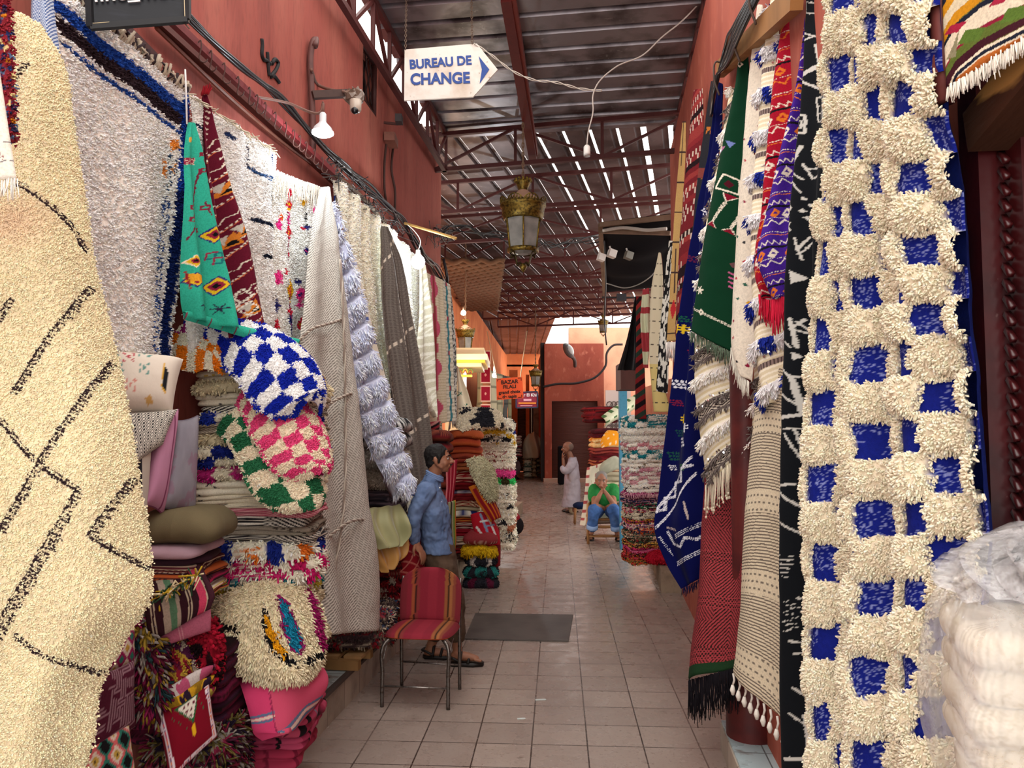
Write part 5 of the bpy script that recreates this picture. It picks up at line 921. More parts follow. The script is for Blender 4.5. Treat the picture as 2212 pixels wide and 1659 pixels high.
# white blanket with blue tufts
SH = .35
def hbp(c1, c2, bl, per, tc):
    def f(U, V, PX, PY, X, Y):
        s = Y+SH*X; b = fr(s/per); c = mixc(c1, c2, (fr(s/.022) > .6)*1.); k = (b < .2); c[k] = hx(tc); kk = k & (fr(X/.16+np.floor(s/per)*.5) < .3)
        if bl: c[kk] = hx(bl)
        m = (b > .5) & (b < .62); c[m] = np.where((fr(X/.012) > .5)[m][:, None], hx('#2c2226'), hx('#8c7a74')); return c, np.where(k, .02, 0.)
    return f
o = cloth('tufted_blanket', [(1672, -60, 3.55, 1706, -60, 3.4), (1650, 200, 3.55, 1690, 200, 3.35), (1640, 400, 3.55, 1672, 400, 3.35), (1626, 560, 3.5, 1690, 560, 3.3), (1624, 680, 3.45, 1716, 660, 3.25), (1634, 790, 3.4, 1714, 770, 3.2), (1652, 880, 3.36, 1714, 856, 3.2)], hbp('#dcd0b0', '#efe8d4', '#1b2c8c', .2, '#e2e0e2'), COTTON, nf=1, amp=.03, thick=.014, q=1.7, tuft=dict(s=.009, l=.03, r=.003, mask=1, droop=.9), label='cream striped wedding blanket with white and blue tufts behind the kilims', cat='blanket')
I = INFO[o.name]['s']
def seqpick(S, wd, per, off=.56, n=1):
    def f(k):
        u = rng.uniform(.03, .97); m = rng.integers(1, int(S/per)+1); v = ((m+off+rng.normal(0, .05))*per-SH*u*wd)/S; return u, float(np.clip(v, 0, 1))
    return f
sequins(o, 240, seqpick(I, .22, .2, .36), .006)
# dotted white rug
c = Cv(1560, -20, 1680, 860, '#e4dac8'); r_ = random.Random(11)
for k in range(75):
    x, y = 1572+(k % 4)*24+r_.uniform(-7, 7), 20+k*11+r_.uniform(-4, 4); q = r_.choice([3.2, 4]); c.poly([(x-q, y-q*.4), (x+q*.3, y-q*1.2), (x+q, y+q*.5), (x-q*.3, y+q)], r_.choice(['#8a1c3c', '#d8a02c', '#1c5a48', '#2a2a30', '#7ac870', '#b02c3c']))
o = cloth('dotted_rug', [(1640, 10, 3.75, 1648, 10, 3.72), (1625, 130, 3.8, 1656, 130, 3.65), (1610, 300, 3.8, 1660, 300, 3.6), (1598, 430, 3.8, 1655, 430, 3.6), (1588, 560, 3.8, 1648, 560, 3.6), (1581, 680, 3.78, 1636, 680, 3.6), (1580, 750, 3.75, 1628, 760, 3.6), (1598, 806, 3.7, 1622, 826, 3.62)], cvpat(c, .6), WOOL, nf=1, amp=.015, thick=.018, noise=.004, q=1.6, label='white felted rug sprinkled with tiny red, green and yellow dots', cat='rug')
fringe(o, [P(1580, 752, 3.75), P(1600, 806, 3.7), P(1618, 826, 3.63)], .09, .0025, 44, '#e0ddd0')
# green rug
c = Cv(1480, 90, 1625, 780, '#0d3421'); wh = '#ddd6c4'
c.line([(1570, 379), (1594, 388), (1591, 418), (1552, 409), (1570, 379)], 3.5, wh); c.dia(1577, 399, 16, 18, '#4a1420'); c.poly([(1568, 418), (1590, 425), (1572, 436)], '#7a1428'); c.line([(1568, 418), (1572, 436), (1590, 426)], 1.8, wh)
for a, b in (((1572, 437), (1548, 481)), ((1592, 466), (1579, 492))): c.zig(a, b, 2.6, 14, 1.3, wh); c.zig(a, b, -2.6, 14, 1.3, wh)
for p in ([(1532, 486), (1547, 480), (1554, 496)], [(1564, 499), (1578, 493), (1586, 508)]): c.poly(p, '#7a1428'); c.line([p[0], p[1], p[2]], 2.5, wh, dash=(1.5, 1))
c.poly([(1574, 306), (1591, 310), (1582, 322)], '#6a7ab0'); c.poly([(1562, 318), (1574, 320), (1560, 334)], '#a06a8c'); c.dia(1601, 140, 12, 16, wh); c.dia(1601, 140, 6, 8, '#0d3421')
for a in range(3): c.line([(1516-8*math.cos(a), 628-8*math.sin(a)), (1516+8*math.cos(a), 628+8*math.sin(a))], 3, wh)
for y in (588, 598, 608, 618): c.line([(1574, y), (1582, y+4), (1590, y-2)], 3, '#c0608c')
for dy in (0, 3): c.line([(1490, 662+dy), (1520, 675+dy), (1582, 706+dy)], 1.3, wh)
c.dia(1520, 676, 12, 15, wh); c.dia(1520, 676, 5, 6, '#0d3421'); c.dia(1580, 704, 10, 14, wh); c.poly([(1556, 225), (1560, 232), (1553, 236)], wh)
o = cloth('green_rug', [(1600, 98, 4.2, 1612, 100, 4.15), (1590, 180, 4.2, 1614, 180, 4.12), (1566, 300, 4.25, 1611, 300, 4.1), (1545, 400, 4.25, 1604, 400, 4.08), (1522, 520, 4.25, 1598, 520, 4.06), (1502, 640, 4.25, 1590, 640, 4.05), (1491, 714, 4.25, 1578, 760, 4.05)], cvpat(c, .4), VELVET, nf=.8, amp=.02, thick=.014, q=1.5, label='dark green rug with white diamond embroidery hanging by one corner', cat='rug')
fringe(o, [P(1491, 716, 4.25), P(1578, 760, 4.05)], .07, .0022, 70, '#5a6a58', jit=.5)
# white wedding blanket
def hwp(U, V, PX, PY, X, Y):
    s = Y+.42*X; b = fr(s/.3); c = mixc('#dccda6', '#f0e9d6', (fr(s/.03) > .5)*1.); k = (b < .13); c[k] = hx('#f0e8de'); m = (b > .52) & (b < .72); z = (np.abs(fr(X/.09)-.5)*2+np.abs(fr((b-.52)/.2)-.5)*2); c[m] = mixc('#2a2024', '#d8cdbc', (fr(z*2.2) > .5)*1.)[m]
    e = ((np.abs(b-.51) < .025) | (np.abs(b-.73) < .025)); c[e] = hx('#6a605c'); return c, np.where(k, .018, np.where(e, .006, 0))
o = cloth('wedding_blanket', [(1580, 190, 4.5, 1596, 190, 4.42), (1556, 330, 4.5, 1592, 330, 4.38), (1530, 480, 4.5, 1580, 480, 4.3), (1512, 620, 4.5, 1600, 620, 4.25), (1502, 740, 4.48, 1650, 720, 4.05), (1500, 850, 4.45, 1655, 830, 4.0), (1512, 950, 4.42, 1645, 905, 4.02), (1526, 1050, 4.4, 1628, 965, 4.08)], hwp, COTTON, nf=1.2, amp=.03, thick=.014, q=1.6, tuft=dict(s=.011, l=.03, r=.0035, mask=1, droop=1.), label='cream wedding blanket with silver sequin rows and a long knotted fringe', cat='blanket')
sequins(o, 500, seqpick(INFO[o.name]['s'], .35, .3, .51), .0075)
fringe(o, [P(1524, 1050, 4.38), P(1560, 1015, 4.25), P(1630, 965, 4.07)], .17, .0032, 46, '#ddd2ba', jit=.15, knot=.006)
# navy rug
c = Cv(1400, 150, 1560, 1300, '#0b0f44'); w2 = '#dcdce4'
for x, y, w_, k in ((1520, 240, 16, w2), (1526, 460, 18, w2), (1470, 830, 20, w2), (1478, 955, 22, w2), (1450, 1010, 12, w2), (1486, 760, 12, '#7a1c34'), (1478, 1100-90, 16, '#3c6a3a'), (1462, 870, 14, '#7a1c34'), (1465, 935, 16, '#1c4a3c'), (1455, 985, 20, '#1c4a3c'), (1500, 560, 14, '#5a1c3c'), (1480, 690, 14, '#1c5a3c')):
    for q in range(4):
        for z in range(3): c.dia(x-w_/2+q*w_/4+z*1.5, y-w_/3+z*w_/3, w_*.24, w_*.3, k)
for x, y, k in ((1474, 903, '#d8b428'), (1488, 925, w2), (1478, 712, '#d8b428')):
    for q in (-3, 3): c.line([(x+q, y-9), (x+q-2, y+9)], 2.6, k); c.line([(x-9, y+q), (x+9, y+q-2)], 2.6, k)
for dx in (0, 4): c.line([(1500, 985+dx), (1462, 1035+dx), (1420, 1100+dx)], 1.8, w2); c.line([(1505, 1020+dx), (1465, 1080+dx), (1418, 1138+dx)], 1.8, w2)
c.line([(1500, 1005), (1478, 1012), (1478, 1040), (1456, 1042), (1456, 1072), (1436, 1076), (1434, 1100), (1420, 1105)], 6, w2, dash=(2, .8))
for dx in (0, 4, 8): c.line([(1460, 1155+dx), (1525, 1122+dx)], 1.2, w2); c.line([(1460, 1215+dx), (1522, 1182+dx)], 1.2, w2)
c.line([(1440, 1150), (1455, 1175), (1475, 1180), (1485, 1160), (1505, 1165), (1525, 1150)], 6, w2, dash=(2, 1.5)); c.line([(1425, 1160), (1450, 1200)], 4, w2, dash=(1.5, 2.5)); c.line([(1485, 1085), (1492, 1120)], 4, '#b8a8a4'); c.line([(1440, 1140), (1462, 1145)], 5, '#b8a8a4', dash=(2, 1.5))
o = cloth('navy_rug', [(1552, 180, 4.95, 1560, 180, 4.92), (1535, 320, 4.95, 1552, 320, 4.85), (1506, 480, 4.95, 1540, 480, 4.78), (1482, 640, 4.95, 1530, 640, 4.72), (1464, 790, 4.95, 1522, 790, 4.7), (1444, 930, 4.95, 1522, 930, 4.68), (1424, 1075, 4.93, 1526, 1060, 4.68), (1416, 1148, 4.9, 1528, 1150, 4.68), (1440, 1215, 4.86, 1526, 1205, 4.68), (1472, 1272, 4.8, 1520, 1245, 4.7)], cvpat(c, .4), VELVET, nf=1.4, amp=.03, ph=2.4, thick=.014, q=1.5, label='navy blue rug with white zigzag embroidery hanging down to a pointed corner', cat='rug')
fringe(o, [P(1474, 1272, 4.8), P(1522, 1246, 4.7)], .05, .0022, 34, '#0e1238', jit=.5)
# red maze blanket and grey striped blanket
def maze(U, V, PX, PY, X, Y):
    w_ = .022; a = np.floor(X/.1)+np.floor(Y/.13); k = np.where(h2(np.floor(X/.1+Y*.0), np.floor(Y/.13), 2) > .5, fr((X+Y)/w_), fr((X-Y)/w_)); k = np.where(fr(Y/.26) < .25, fr(Y/w_+np.floor(fr(X/.02)*2)*.5), k)
    c = mixc('#1c1812', '#a03c42', (k > .42)*1.); c[V > .965] = hx('#1c3820'); return c
o = cloth('maze_blanket', [(1530, 900, 4.65, 1600, 900, 4.3), (1524, 1060, 4.62, 1606, 1060, 4.22), (1515, 1200, 4.5, 1605, 1200, 4.1), (1504, 1310, 4.35, 1604, 1310, 3.95), (1492, 1400, 4.28, 1598, 1390, 3.9), (1487, 1468, 4.22, 1592, 1440, 3.88)], maze, KILIM, nf=1, amp=.03, thick=.016, q=1.4, label='red and black maze-woven blanket with a long black fringe above the step', cat='blanket')
fringe(o, [P(1487, 1470, 4.22), P(1592, 1442, 3.88)], .2, .0028, 120, '#131016', jit=.2)
def gsp(U, V, PX, PY, X, Y):
    s = Y+.02*np.sin(X*9); b = fr(s/.34); c = mixc('#d9ccb0', '#6d6258', ((fr(s/.013) > .58) & ~((b > .62) & (b < .9)))*1.); d = (b > .62) & (b < .9) & (fr(s/.03) < .28) & (fr(X/.028+np.floor(s/.03)*.5) < .5); c[d] = hx('#7a7064'); return c
o = cloth('striped_blanket', [(1642, 800, 3.5, 1704, 790, 3.18), (1632, 900, 3.48, 1706, 900, 3.14), (1620, 1020, 3.46, 1704, 1030, 3.1), (1610, 1180, 3.44, 1702, 1190, 3.08), (1598, 1320, 3.42, 1700, 1370, 3.06), (1582, 1452, 3.4, 1694, 1562, 3.04)], gsp, KILIM, nf=.9, amp=.02, thick=.018, q=1.4, label='beige and grey striped wool blanket with thick white tassels over the step', cat='blanket')
g = Geo(); e = spl([P(1584, 1455, 3.4), P(1694, 1562, 3.04)], 9)
for p in e:
    g = Geo(); L = .07; tube(g, [p, p+[.004, 0, -L*.4], p+[-.003, 0, -L*.7]], [.005, .005, .004], 6, '#e2ddd2'); tube(g, [p+[-.003, 0, -L*.7], p+[-.004, 0, -L], p+[-.002, .004, -L*1.3]], [.006, .012, .006], 7, '#e6e2d8'); build(g, 'tassel', COTTON, o, label='white knotted tassel')

# further right rugs
cloth('charcoal_rug', [(1536, 175, 5.3, 1556, 178, 5.2), (1524, 260, 5.3, 1552, 260, 5.2), (1506, 390, 5.3, 1540, 390, 5.15), (1497, 500, 5.3, 1525, 500, 5.15), (1484, 640, 5.3, 1508, 640, 5.15), (1478, 720, 5.3, 1498, 720, 5.2)], lambda U, V, PX, PY, X, Y: mixc(mixc('#24242a', '#b06a2c', ((fr(Y/.33) < .16) & (np.abs(U-.5) < .28) & (vn(X*60, Y*60, 2) > .4))*1.), '#7a3a34', ((fr(Y/.9+.3) < .08))*1.), KILIM, thick=.014, q=1.5, label='charcoal rug with scattered orange motifs, left of the wedding blanket top', cat='rug')
def rsp(U, V, PX, PY, X, Y):
    s = Y+.7*X; b = np.floor(s/.045); c = np.array([cc(k) for k in ['#6a1e24', '#7c262a', '#201216', '#8a3432', '#6a1e24']])[np.minimum((h2(b, 0*b, 3)*5), 4).astype(int)]; k = (fr(X/.035+b*.5) < .22) & (h2(b, 0*b, 8) > .5); c[k] = hx('#d8cab8'); return c
cloth('red_banded_rug', [(1499, 195, 5.9, 1516, 190, 5.8), (1486, 330, 5.9, 1516, 330, 5.7), (1474, 460, 5.9, 1506, 460, 5.7), (1464, 600, 5.9, 1492, 600, 5.7), (1458, 730, 5.9, 1480, 730, 5.75)], rsp, KILIM, nf=.8, amp=.02, thick=.014, q=1.4, label='brick red rug with diagonal patterned bands near the far end of the right wall', cat='rug')
o = cloth('tan_rug', [(1474, 262, 6.45, 1482, 262, 6.4), (1462, 400, 6.5, 1478, 400, 6.4), (1453, 520, 6.5, 1472, 520, 6.4), (1446, 640, 6.5, 1468, 640, 6.4), (1440, 738, 6.5, 1462, 736, 6.4)], lambda U, V, PX, PY, X, Y: mixc(mixc('#b8935c', '#3c2c2c', ((fr(Y/.26) < .05) | ((np.abs(U-.5) < .06) & (fr(Y/1.1) < .35)))*1.), '#b02c30', ((np.abs(U-.5)*.3+np.abs(Y-1.62) < .09))*1.), KILIM, thick=.014, q=1.3, label='tan woven rug with thin dark cross lines and a red spot', cat='rug')
fringe(o, [P(1440, 740, 6.5), P(1462, 738, 6.4)], .15, .005, 26, '#d8cfc8')
cloth('zebra_rug', [(1446, 520, 7.1, 1458, 520, 7.0), (1434, 620, 7.1, 1456, 620, 6.95), (1425, 720, 7.1, 1450, 720, 6.95), (1420, 800, 7.1, 1444, 800, 6.95), (1417, 845, 7.1, 1442, 850, 6.95)], sp_('#1a181a', '#d8d2c6', 26), KILIM, thick=.014, q=1.3, label='black and white zebra-flecked rug, left of the tan rug', cat='rug')
cloth('pale_rug', [(1424, 545, 7.8, 1428, 545, 7.78), (1410, 610, 7.85, 1433, 610, 7.7), (1405, 700, 7.85, 1432, 700, 7.7), (1404, 790, 7.85, 1426, 790, 7.7), (1412, 890, 7.8, 1448, 890, 7.6)], lambda U, V, PX, PY, X, Y: mixc(mixc('#cdc0a4', '#cdb878', (V > .7)*1.), '#4a4038', ((fr(Y/.12) < .08) & (fr(X/.05) < .5))*1.), COTTON, nf=1, amp=.02, thick=.014, q=1.3, label='pale yellowish rug with faint script-like marks below the black awning', cat='rug')
cloth('fringed_rug', [(1388, 625, 8.4, 1402, 622, 8.35), (1384, 690, 8.4, 1404, 690, 8.35), (1386, 745, 8.4, 1404, 745, 8.35), (1392, 795, 8.4, 1402, 795, 8.35)], lambda U, V, PX, PY, X, Y: mixc('#c8c8a8', '#a03a40', (h2(np.floor(Y/.07), 0*Y, 4) > .7)*1.), COTTON, nf=1.5, amp=.02, thick=.02, q=1.2, label='cream rug with a few red and green bands under the awning', cat='rug')
cloth('striped_kilim', [(1374, 640, 8.8, 1386, 640, 8.75), (1374, 720, 8.8, 1390, 720, 8.75), (1373, 800, 8.8, 1393, 800, 8.75), (1371, 905, 8.8, 1396, 905, 8.75)], lambda U, V, PX, PY, X, Y: np.array([cc('#7a1f22'), cc('#1c1416'), cc('#8c2a28'), cc('#2a3a30')])[(np.floor((Y+.8*X)/.06) % 4).astype(int)], KILIM, thick=.02, q=1.3, label='dark red and black striped kilim hanging above the teal checked stack', cat='rug')
cloth('black_curtain', [(1372, 640, 9.6, 1380, 640, 9.6), (1352, 740, 9.6, 1378, 740, 9.6), (1334, 800, 9.6, 1376, 800, 9.6)], plainp('#141214'), COTTON, nf=2, amp=.03, thick=.02, q=2, label='black cloth hanging slantwise beside the awning', cat='curtain')
# kilim over the door
c = Cv(2020, -260, 2360, 240, '#6a6a34')
def band(y, w_, k): c.line([(2030, y+150), (2080, y+75), (2140, y+25), (2230, y-20), (2360, y-95)], w_, k)
for y, w_, k in ((-120, 26, '#1c2030'), (-95, 22, '#c88a1c'), (-70, 20, '#d8ccae'), (-45, 18, '#c88a1c'), (-22, 14, '#1c2030'), (-5, 22, '#e0d4bc'), (14, 14, '#e0d4bc'), (28, 10, '#8a1c38'), (42, 20, '#5a6a2c'), (60, 16, '#3c1420'), (74, 7, '#e0d4bc'), (81, 8, '#1c2030'), (88, 5, '#e0d4bc'), (102, 22, '#b8682c')): band(y, w_, k)
for x, y in ((2060, 65), (2170, -5), (2225, -40)): c.poly([(x-15, y+12), (x+4, y-12), (x+45, y-26), (x+20, y+2)], '#a02440')
for x, y in ((2100, 70), (2200, 20)): c.poly([(x-20, y+24), (x, y-10), (x+50, y-20), (x+30, y+10)], '#55702c')
c.poly([(2050, 130), (2070, 95), (2085, 60), (2075, 120)], '#8a8468')
o = cloth('ikat_kilim', [(2036, -120, 1.5, 2340, -330, 1.2), (2038, 0, 1.5, 2340, -190, 1.2), (2040, 90, 1.5, 2340, -90, 1.2), (2044, 190, 1.49, 2330, 8, 1.2)], cvpat(c, .8), KILIM, nf=0, bul=0, thick=.012, q=1.7, label='olive, mustard and red flatwoven kilim with a white fringe over the red door', cat='rug')
I = INFO[o.name]; e_ = I['Gf'][-1]
fringe(o, e_[::12], .028, .0016, 230, '#e8e2d6', jit=.35)
# plastic wrapped blankets
t = thing('wrapped_blanket', P(2190, 1400, 1.32)*[1, 1, 0]+[0, 0, .15], 'clear plastic bag packed with folded cream blankets at the lower right corner', 'bag')
pc0 = P(2206, 1500, 1.33); pz = P(2206, 1292, 1.33)[2]
folded('blanket', (pc0[0]+.05, 1.40, .17), .222, .31, pz-.22, -.35, 20, lambda S, T, sd: mixc('#d6cab0', '#beb196', (fr(S/.012) > .6)*1.), COTTON, None, n_=7, res=.01, sag=.0, seed=3, par=t, roll=.7)
g = Geo(); hh_ = folded('plastic_wrap', (pc0[0]+.05, 1.40, .15), .285, .385, pz-.12, -.35, 3, p_solid('#ffffff'), mat('plastic_film', '#f4f4f6', .12, trans=.0, alpha=.3, spec=.8, bump=(22, 1., .02), coat=1.), None, n_=7, res=.006, sag=.02, seed=8, rag=.02, par=t, roll=.35, label='crumpled clear plastic')
g = Geo(); top = np.array((pc0[0]+.05, 1.38, pz+.02)); n = 60; th = np.arange(n+1)/n*2*PI
rings = []
for k in range(12):
    f_ = k/11; r_x = .13*(1-f_)+.05*f_+.03*math.sin(f_*PI); R_ = r_x*(1+.25*np.sin(th*9+k*.8)*f_+.15*np.sin(th*17+2*k)); rings.append(np.stack([top[0]+R_*np.cos(th)+.05*f_, top[1]+R_*np.sin(th)*1.2, top[2]-.02+f_*.11+.01*np.sin(th*7+k)], -1))
A = np.array(rings); g.add(A.reshape(-1, 3), grid_q(n+1, 12), c='#ffffff'); build(g, 'bag_mouth', MATS['plastic_film'], t, label='gathered plastic bag mouth')
# timber and brackets above the right rugs
g = Geo(); bar(g, W(1722, -8, XR-.06), W(1556, 150, XR-.06), .05, .10, '#9c6e3c'); tag(build(g, 'hanging_beam', WOOD, None, False), 'yellowish wooden beam along the top of the right wall holding the rugs', 'beam')
for k, (px, py, py2) in enumerate(((1606, 70, 100), (1641, -20, 12), (1560, 150, 190))):
    g = Geo(); X_ = W(px, py, XR-.09); tube(g, spl([X_+[0, 0, .04], X_+[-.03, 0, .05], X_+[-.05, 0, -.05], X_+[-.02, 0, -.16]], 16), .006, 6, '#4a3a32'); tag(build(g, 'iron_hook', PAINT), 'iron hook on the beam above the %s' % ('green rug', 'dotted rug', 'navy rug')[k], 'hook')
g = Geo()
for q in range(4): tube(g, spl([W(1640+q*5, -40, XR-.1), W(1590+q*4, 50+q*6, XR-.14), W(1560+q*3, 130+q*3, XR-.1), W(1548-q*2, 180, XR-.12), W(1536, 250, XR-.1)], 30), .012, 5, '#17161a')
tag(build(g, 'cable_bundle', GLOSS), 'black cables sagging beside the wooden beam on the right', 'cable')
for k, (a, b, w_) in enumerate((((1500, 22), (1466, 130), .05), ((1545, 5), (1500, 150), .04))):
    g = Geo(); bar(g, P(a[0]+38, a[1], 6.6), P(b[0]+22, b[1]+15, 8.4), w_, w_, '#3a3436'); tag(build(g, 'steel_bracket', PAINT, None, False), '%s dark steel bar above the right wall' % ('inner', 'outer')[k], 'bar')
# ---------------------------------------------- awning box
t = thing('black_awning', (1.6, 10.2, 3.4), 'black tarpaulin awning on a timber frame with spotlights under it', 'awning')
d0, d1 = 9.6, 11.0; A = [P(1448, 468, d0), P(1297, 486, 10.0), P(1306, 632, 11.6), P(1450, 618, 11.2)]
g = Geo(); n = 30; u = np.linspace(0, 1, n); U, V = np.meshgrid(u, u); 
G = (A[1]*(1-U[..., None])+A[0]*U[..., None])*(1-V[..., None])+(A[2]*(1-U[..., None])+A[3]*U[..., None])*V[..., None]; G[..., 2] -= .10*np.sin(PI*U)*np.sin(PI*V)+.02*np.sin(V*22)
g.add(G.reshape(-1, 3), grid_q(n, n), c='#0e0c10'); G2 = G+[0, 0, .04]; g.add(G2.reshape(-1, 3), grid_q(n, n, 0, True), c='#0e0c10'); build(g, 'tarpaulin', COTTON, t)
for a, b, w_ in ((A[0]+[.06, 0, 0], A[1], .06), (A[1], A[2], .06), (P(1448, 504, 9.7), P(1298, 500, 10.1), .05), (A[0]+[.05, 0, 0], A[3], .05)): g = Geo(); bar(g, a, b, w_, w_, '#7a6250'); build(g, 'frame_bar', WOOD, t, False)
g = Geo(); tube(g, spl([P(1440, 494, 9.55), P(1400, 497, 9.7), P(1340, 492, 9.9), P(1302, 498, 10.)], 20), .022, 8, '#b0aaa2'); build(g, 'conduit', GLOSS, t)
g = Geo(); tube(g, spl([P(1305, 520, 10.), P(1308, 620, 10.8), P(1306, 700, 11.2), P(1310, 745, 11.4)], 20), .012, 5, '#1c1a1c'); tube(g, spl([P(1310, 612, 10.4), P(1350, 622, 10.3), P(1400, 602, 10.1), P(1422, 580, 10.)], 20), .008, 5, '#8a8680'); build(g, 'cable', GLOSS, t)
for px, py, d, s in ((1322, 548, 10.0, .10), (1358, 552, 10.3, .1), (1299, 556, 10.0, .09)):
    g = Geo(); p = P(px, py, d); box(g, p, (s, s*.9, s), nrm(np.array(((1, .3, -.3), (-.3, 1, 0), (.3, .1, 1)))), '#d8d4cf' if px != 1358 else '#6a665c'); tube(g, [p, p+[-.03, 0, .1]], .012, 5, '#c8c4c0'); q = build(g, 'spotlight', GLOSS, t, False)
g = Geo(); p = P(1342, 643, 11.2); bar(g, P(1300, 642, 11.2), P(1392, 643, 11.2), .02, .02, '#1c1a1c'); box(g, p, (.14, .1, .1), None, '#26242a'); build(g, 'rod', PAINT, t, False)
g = Geo(); box(g, P(1355, 815, 10.6), (.25, .5, .36), None, '#4a2620'); tag(build(g, 'wooden_box', WOOD, None, False), 'dark brown wooden box on the wall above the blue post', 'box')
g = Geo(); a, b = P(1338, 1000, 11.5), P(1353, 820, 11.5); box(g, ((a[0]+b[0])/2, 11.5, b[2]/2), (b[0]-a[0], .12, b[2]), None, '#3c7c98'); tag(build(g, 'blue_post', PAINT, None, False), 'light blue painted post behind the right-hand stacks', 'post')
t = thing('display_panel', (2.6, 17.5, 0), 'white panel with round openwork pattern and hooks behind the right stacks', 'panel')
g = Geo(); a, b = P(1309, 1000, 17.5), P(1362, 843, 17.5); box(g, ((a[0]+b[0])/2, 17.5, b[2]/2), (b[0]-a[0], .06, b[2]), None, '#cdbfba'); build(g, 'board', PLAIN, t, False)
g = Geo()
for i in range(4):
    for j in range(6): p = P(1317+i*9, 874+j*10, 17.45); tube(g, [p+.07*np.array((math.cos(q), 0, math.sin(q))) for q in np.linspace(0, 2*PI, 9)], .012, 4, '#6a5c58')
build(g, 'openwork', PLAIN, t)
# ---------------------------------------------- stacks on the right
tR = dict(s=.022, l=.03, r=.008, droop=.3); tR2 = dict(s=.018, l=.014, r=.007, droop=.2)
tea = '#1f7f88'; pk = '#cf8c94'
S3 = [(35, 2, p_check(tea, '#f6efe0', .12), 'teal and white checked rug'), (25, 1, p_solid('#f6efe0'), 'thick white shaggy rug'), (25, 1, p_solid('#f6efe0'), 'off-white shaggy rug'), (22, 2, p_check(pk, '#f6efe0', .12), 'faded pink and white checked rug'), (28, 2, p_check(tea, '#f6efe0', .1, .4), 'teal and cream checked rug'), (30, 2, p_marks('#f6efe0', '#8a7a64', .2, .05), 'cream rug with tiny brown marks'), (25, 2, p_check('#c88a98', '#f6efe0', .13, .3), 'pale rose checked rug'), (28, 2, p_check('#d09aa0', '#f6efe0', .11), 'cream rug with rose patches'), (28, 2, p_marks('#f6efe0', '#26222a', .25, .11), 'white rug with a dark line'),
      (17, 1, p_bands(['#a02c68', '#d0a0a8', '#5a1c3c'], 3), 'magenta patterned rug'), (15, 2, p_bands(['#24242c', '#b8788c', '#2c3c70', '#c0b0a0']), 'black and blue patterned rug'), (16, 2, p_confetti(['#a02c4c', '#1c1c28', '#2c6a48', '#d8c8b8']), 'red and green flecked rug'), (16, 2, p_confetti(['#d0602c', '#a84868', '#e0d0b8', '#2a2028']), 'orange and pink flecked rug'), (18, 2, p_marks('#d8ccb4', '#2a2028', .5, .06), 'white rug crowded with black marks'), (15, 2, p_bands(['#c83c6c', '#d8a030', '#2a1c24', '#d87a50']), 'pink and yellow banded rug'), (15, 2, p_confetti(['#2c4c80', '#c86a8c', '#d8c0b0', '#2a2028']), 'blue and rose flecked rug'), (15, 2, p_confetti(['#b88c60', '#2a3a5c', '#c8542c', '#d8c0a0']), 'brown and orange flecked rug'), (15, 2, p_bands(['#c8a07c', '#8c3c34', '#2c4a3c', '#d8b8a0']), 'tan and brick banded rug'),
      (15, 2, p_confetti(['#c49878', '#3c2820', '#2c5a40', '#8c2c30']), 'tan flecked rug'), (16, 2, p_confetti(['#b88a6c', '#2c1c1c', '#d0a04c', '#a03030']), 'dark tan flecked rug'), (16, 1, p_bands(['#c0285c', '#d06a8c', '#5c1c2c']), 'hot pink patterned rug'), (22, 2, p_confetti(['#c87a2c', '#2a1c1c', '#c83c3c', '#a8485c']), 'orange and black flecked rug'), (14, 2, p_confetti(['#c81c28', '#a8783c', '#2c2428']), 'red and brown flecked rug')]
stack(1.66, 9.08, .25, P(0, 897, 8.85)[2], .70, .5, .1, [i[:4]+(WOOL, tR2) for i in S3], 'right of the seated man', 'rugs stacked right of the seated man', sag=.03, res=.010)
folded('red_cushion', (P(1432, 1215, 8.7)[0]-.02, 8.75, .26), .28, .2, .14, -.2, 1, p_solid('#b0182c'), WOOL, tR2, n_=3, label='bright red shaggy cushion at the bottom corner of the right stack', cat='cushion')
S4 = [(25, 2, p_bands(['#6a1a24', '#3c1418']), 'dark red folded kilim'), (30, 2, p_bands(['#d0821c', '#c8761c', '#e0c088']), 'mustard orange folded kilim'), (18, 2, p_bands(['#5a1620', '#8c3c34']), 'wine red folded kilim'), (18, 2, p_bands(['#7a1c24', '#4a1418']), 'brick red folded kilim'), (18, 2, p_bands(['#6c1820', '#2c1416', '#a05a3c']), 'maroon folded kilim'), (18, 2, p_bands(['#8a2428', '#c0a080']), 'red kilim with beige rows'), (30, 2, p_solid('#a9a088'), 'grey-green folded cloth'), (24, 2, p_bands(['#c8bfa0', '#8c8c6c']), 'cream and green folded cloth'), (20, 3, p_bands(['#8c7a68', '#c8b8a0', '#7a2c2c']), 'beige banded cloth'), (20, 3, p_bands(['#6a5a4c', '#9c8c78']), 'brown banded cloth'), (22, 3, p_bands(['#4a3c34', '#7a6a5a', '#7a2c2c']), 'dim brown folded cloth'), (40, 3, p_bands(['#3c302c', '#5a4a40']), 'dark folded cloth')]
stack(1.62, 12.95, 0.24, P(0, 925, 12.7)[2], .62, .5, .1, [i[:4]+(KILIM,) for i in S4], 'behind the seated man', 'textiles stacked behind the seated man', sag=.05, res=.016)
o = cloth('white_cover', [(1268, 1010, 12.5, 1300, 1000, 12.6), (1262, 1060, 12.4, 1290, 1055, 12.6), (1258, 1110, 12.4, 1278, 1100, 12.5), (1254, 1135, 12.4, 1268, 1132, 12.45)], lambda U, V, PX, PY, X, Y: mixc('#cfc6b2', '#a04c4c', ((fr(X/.12) < .2) & (fr(Y/.14) < .3))*1.), COTTON, nf=1.5, amp=.03, bul=.06, thick=.03, q=1.4, label='off-white embroidered throw draped beside the chair of the seated man', cat='throw')
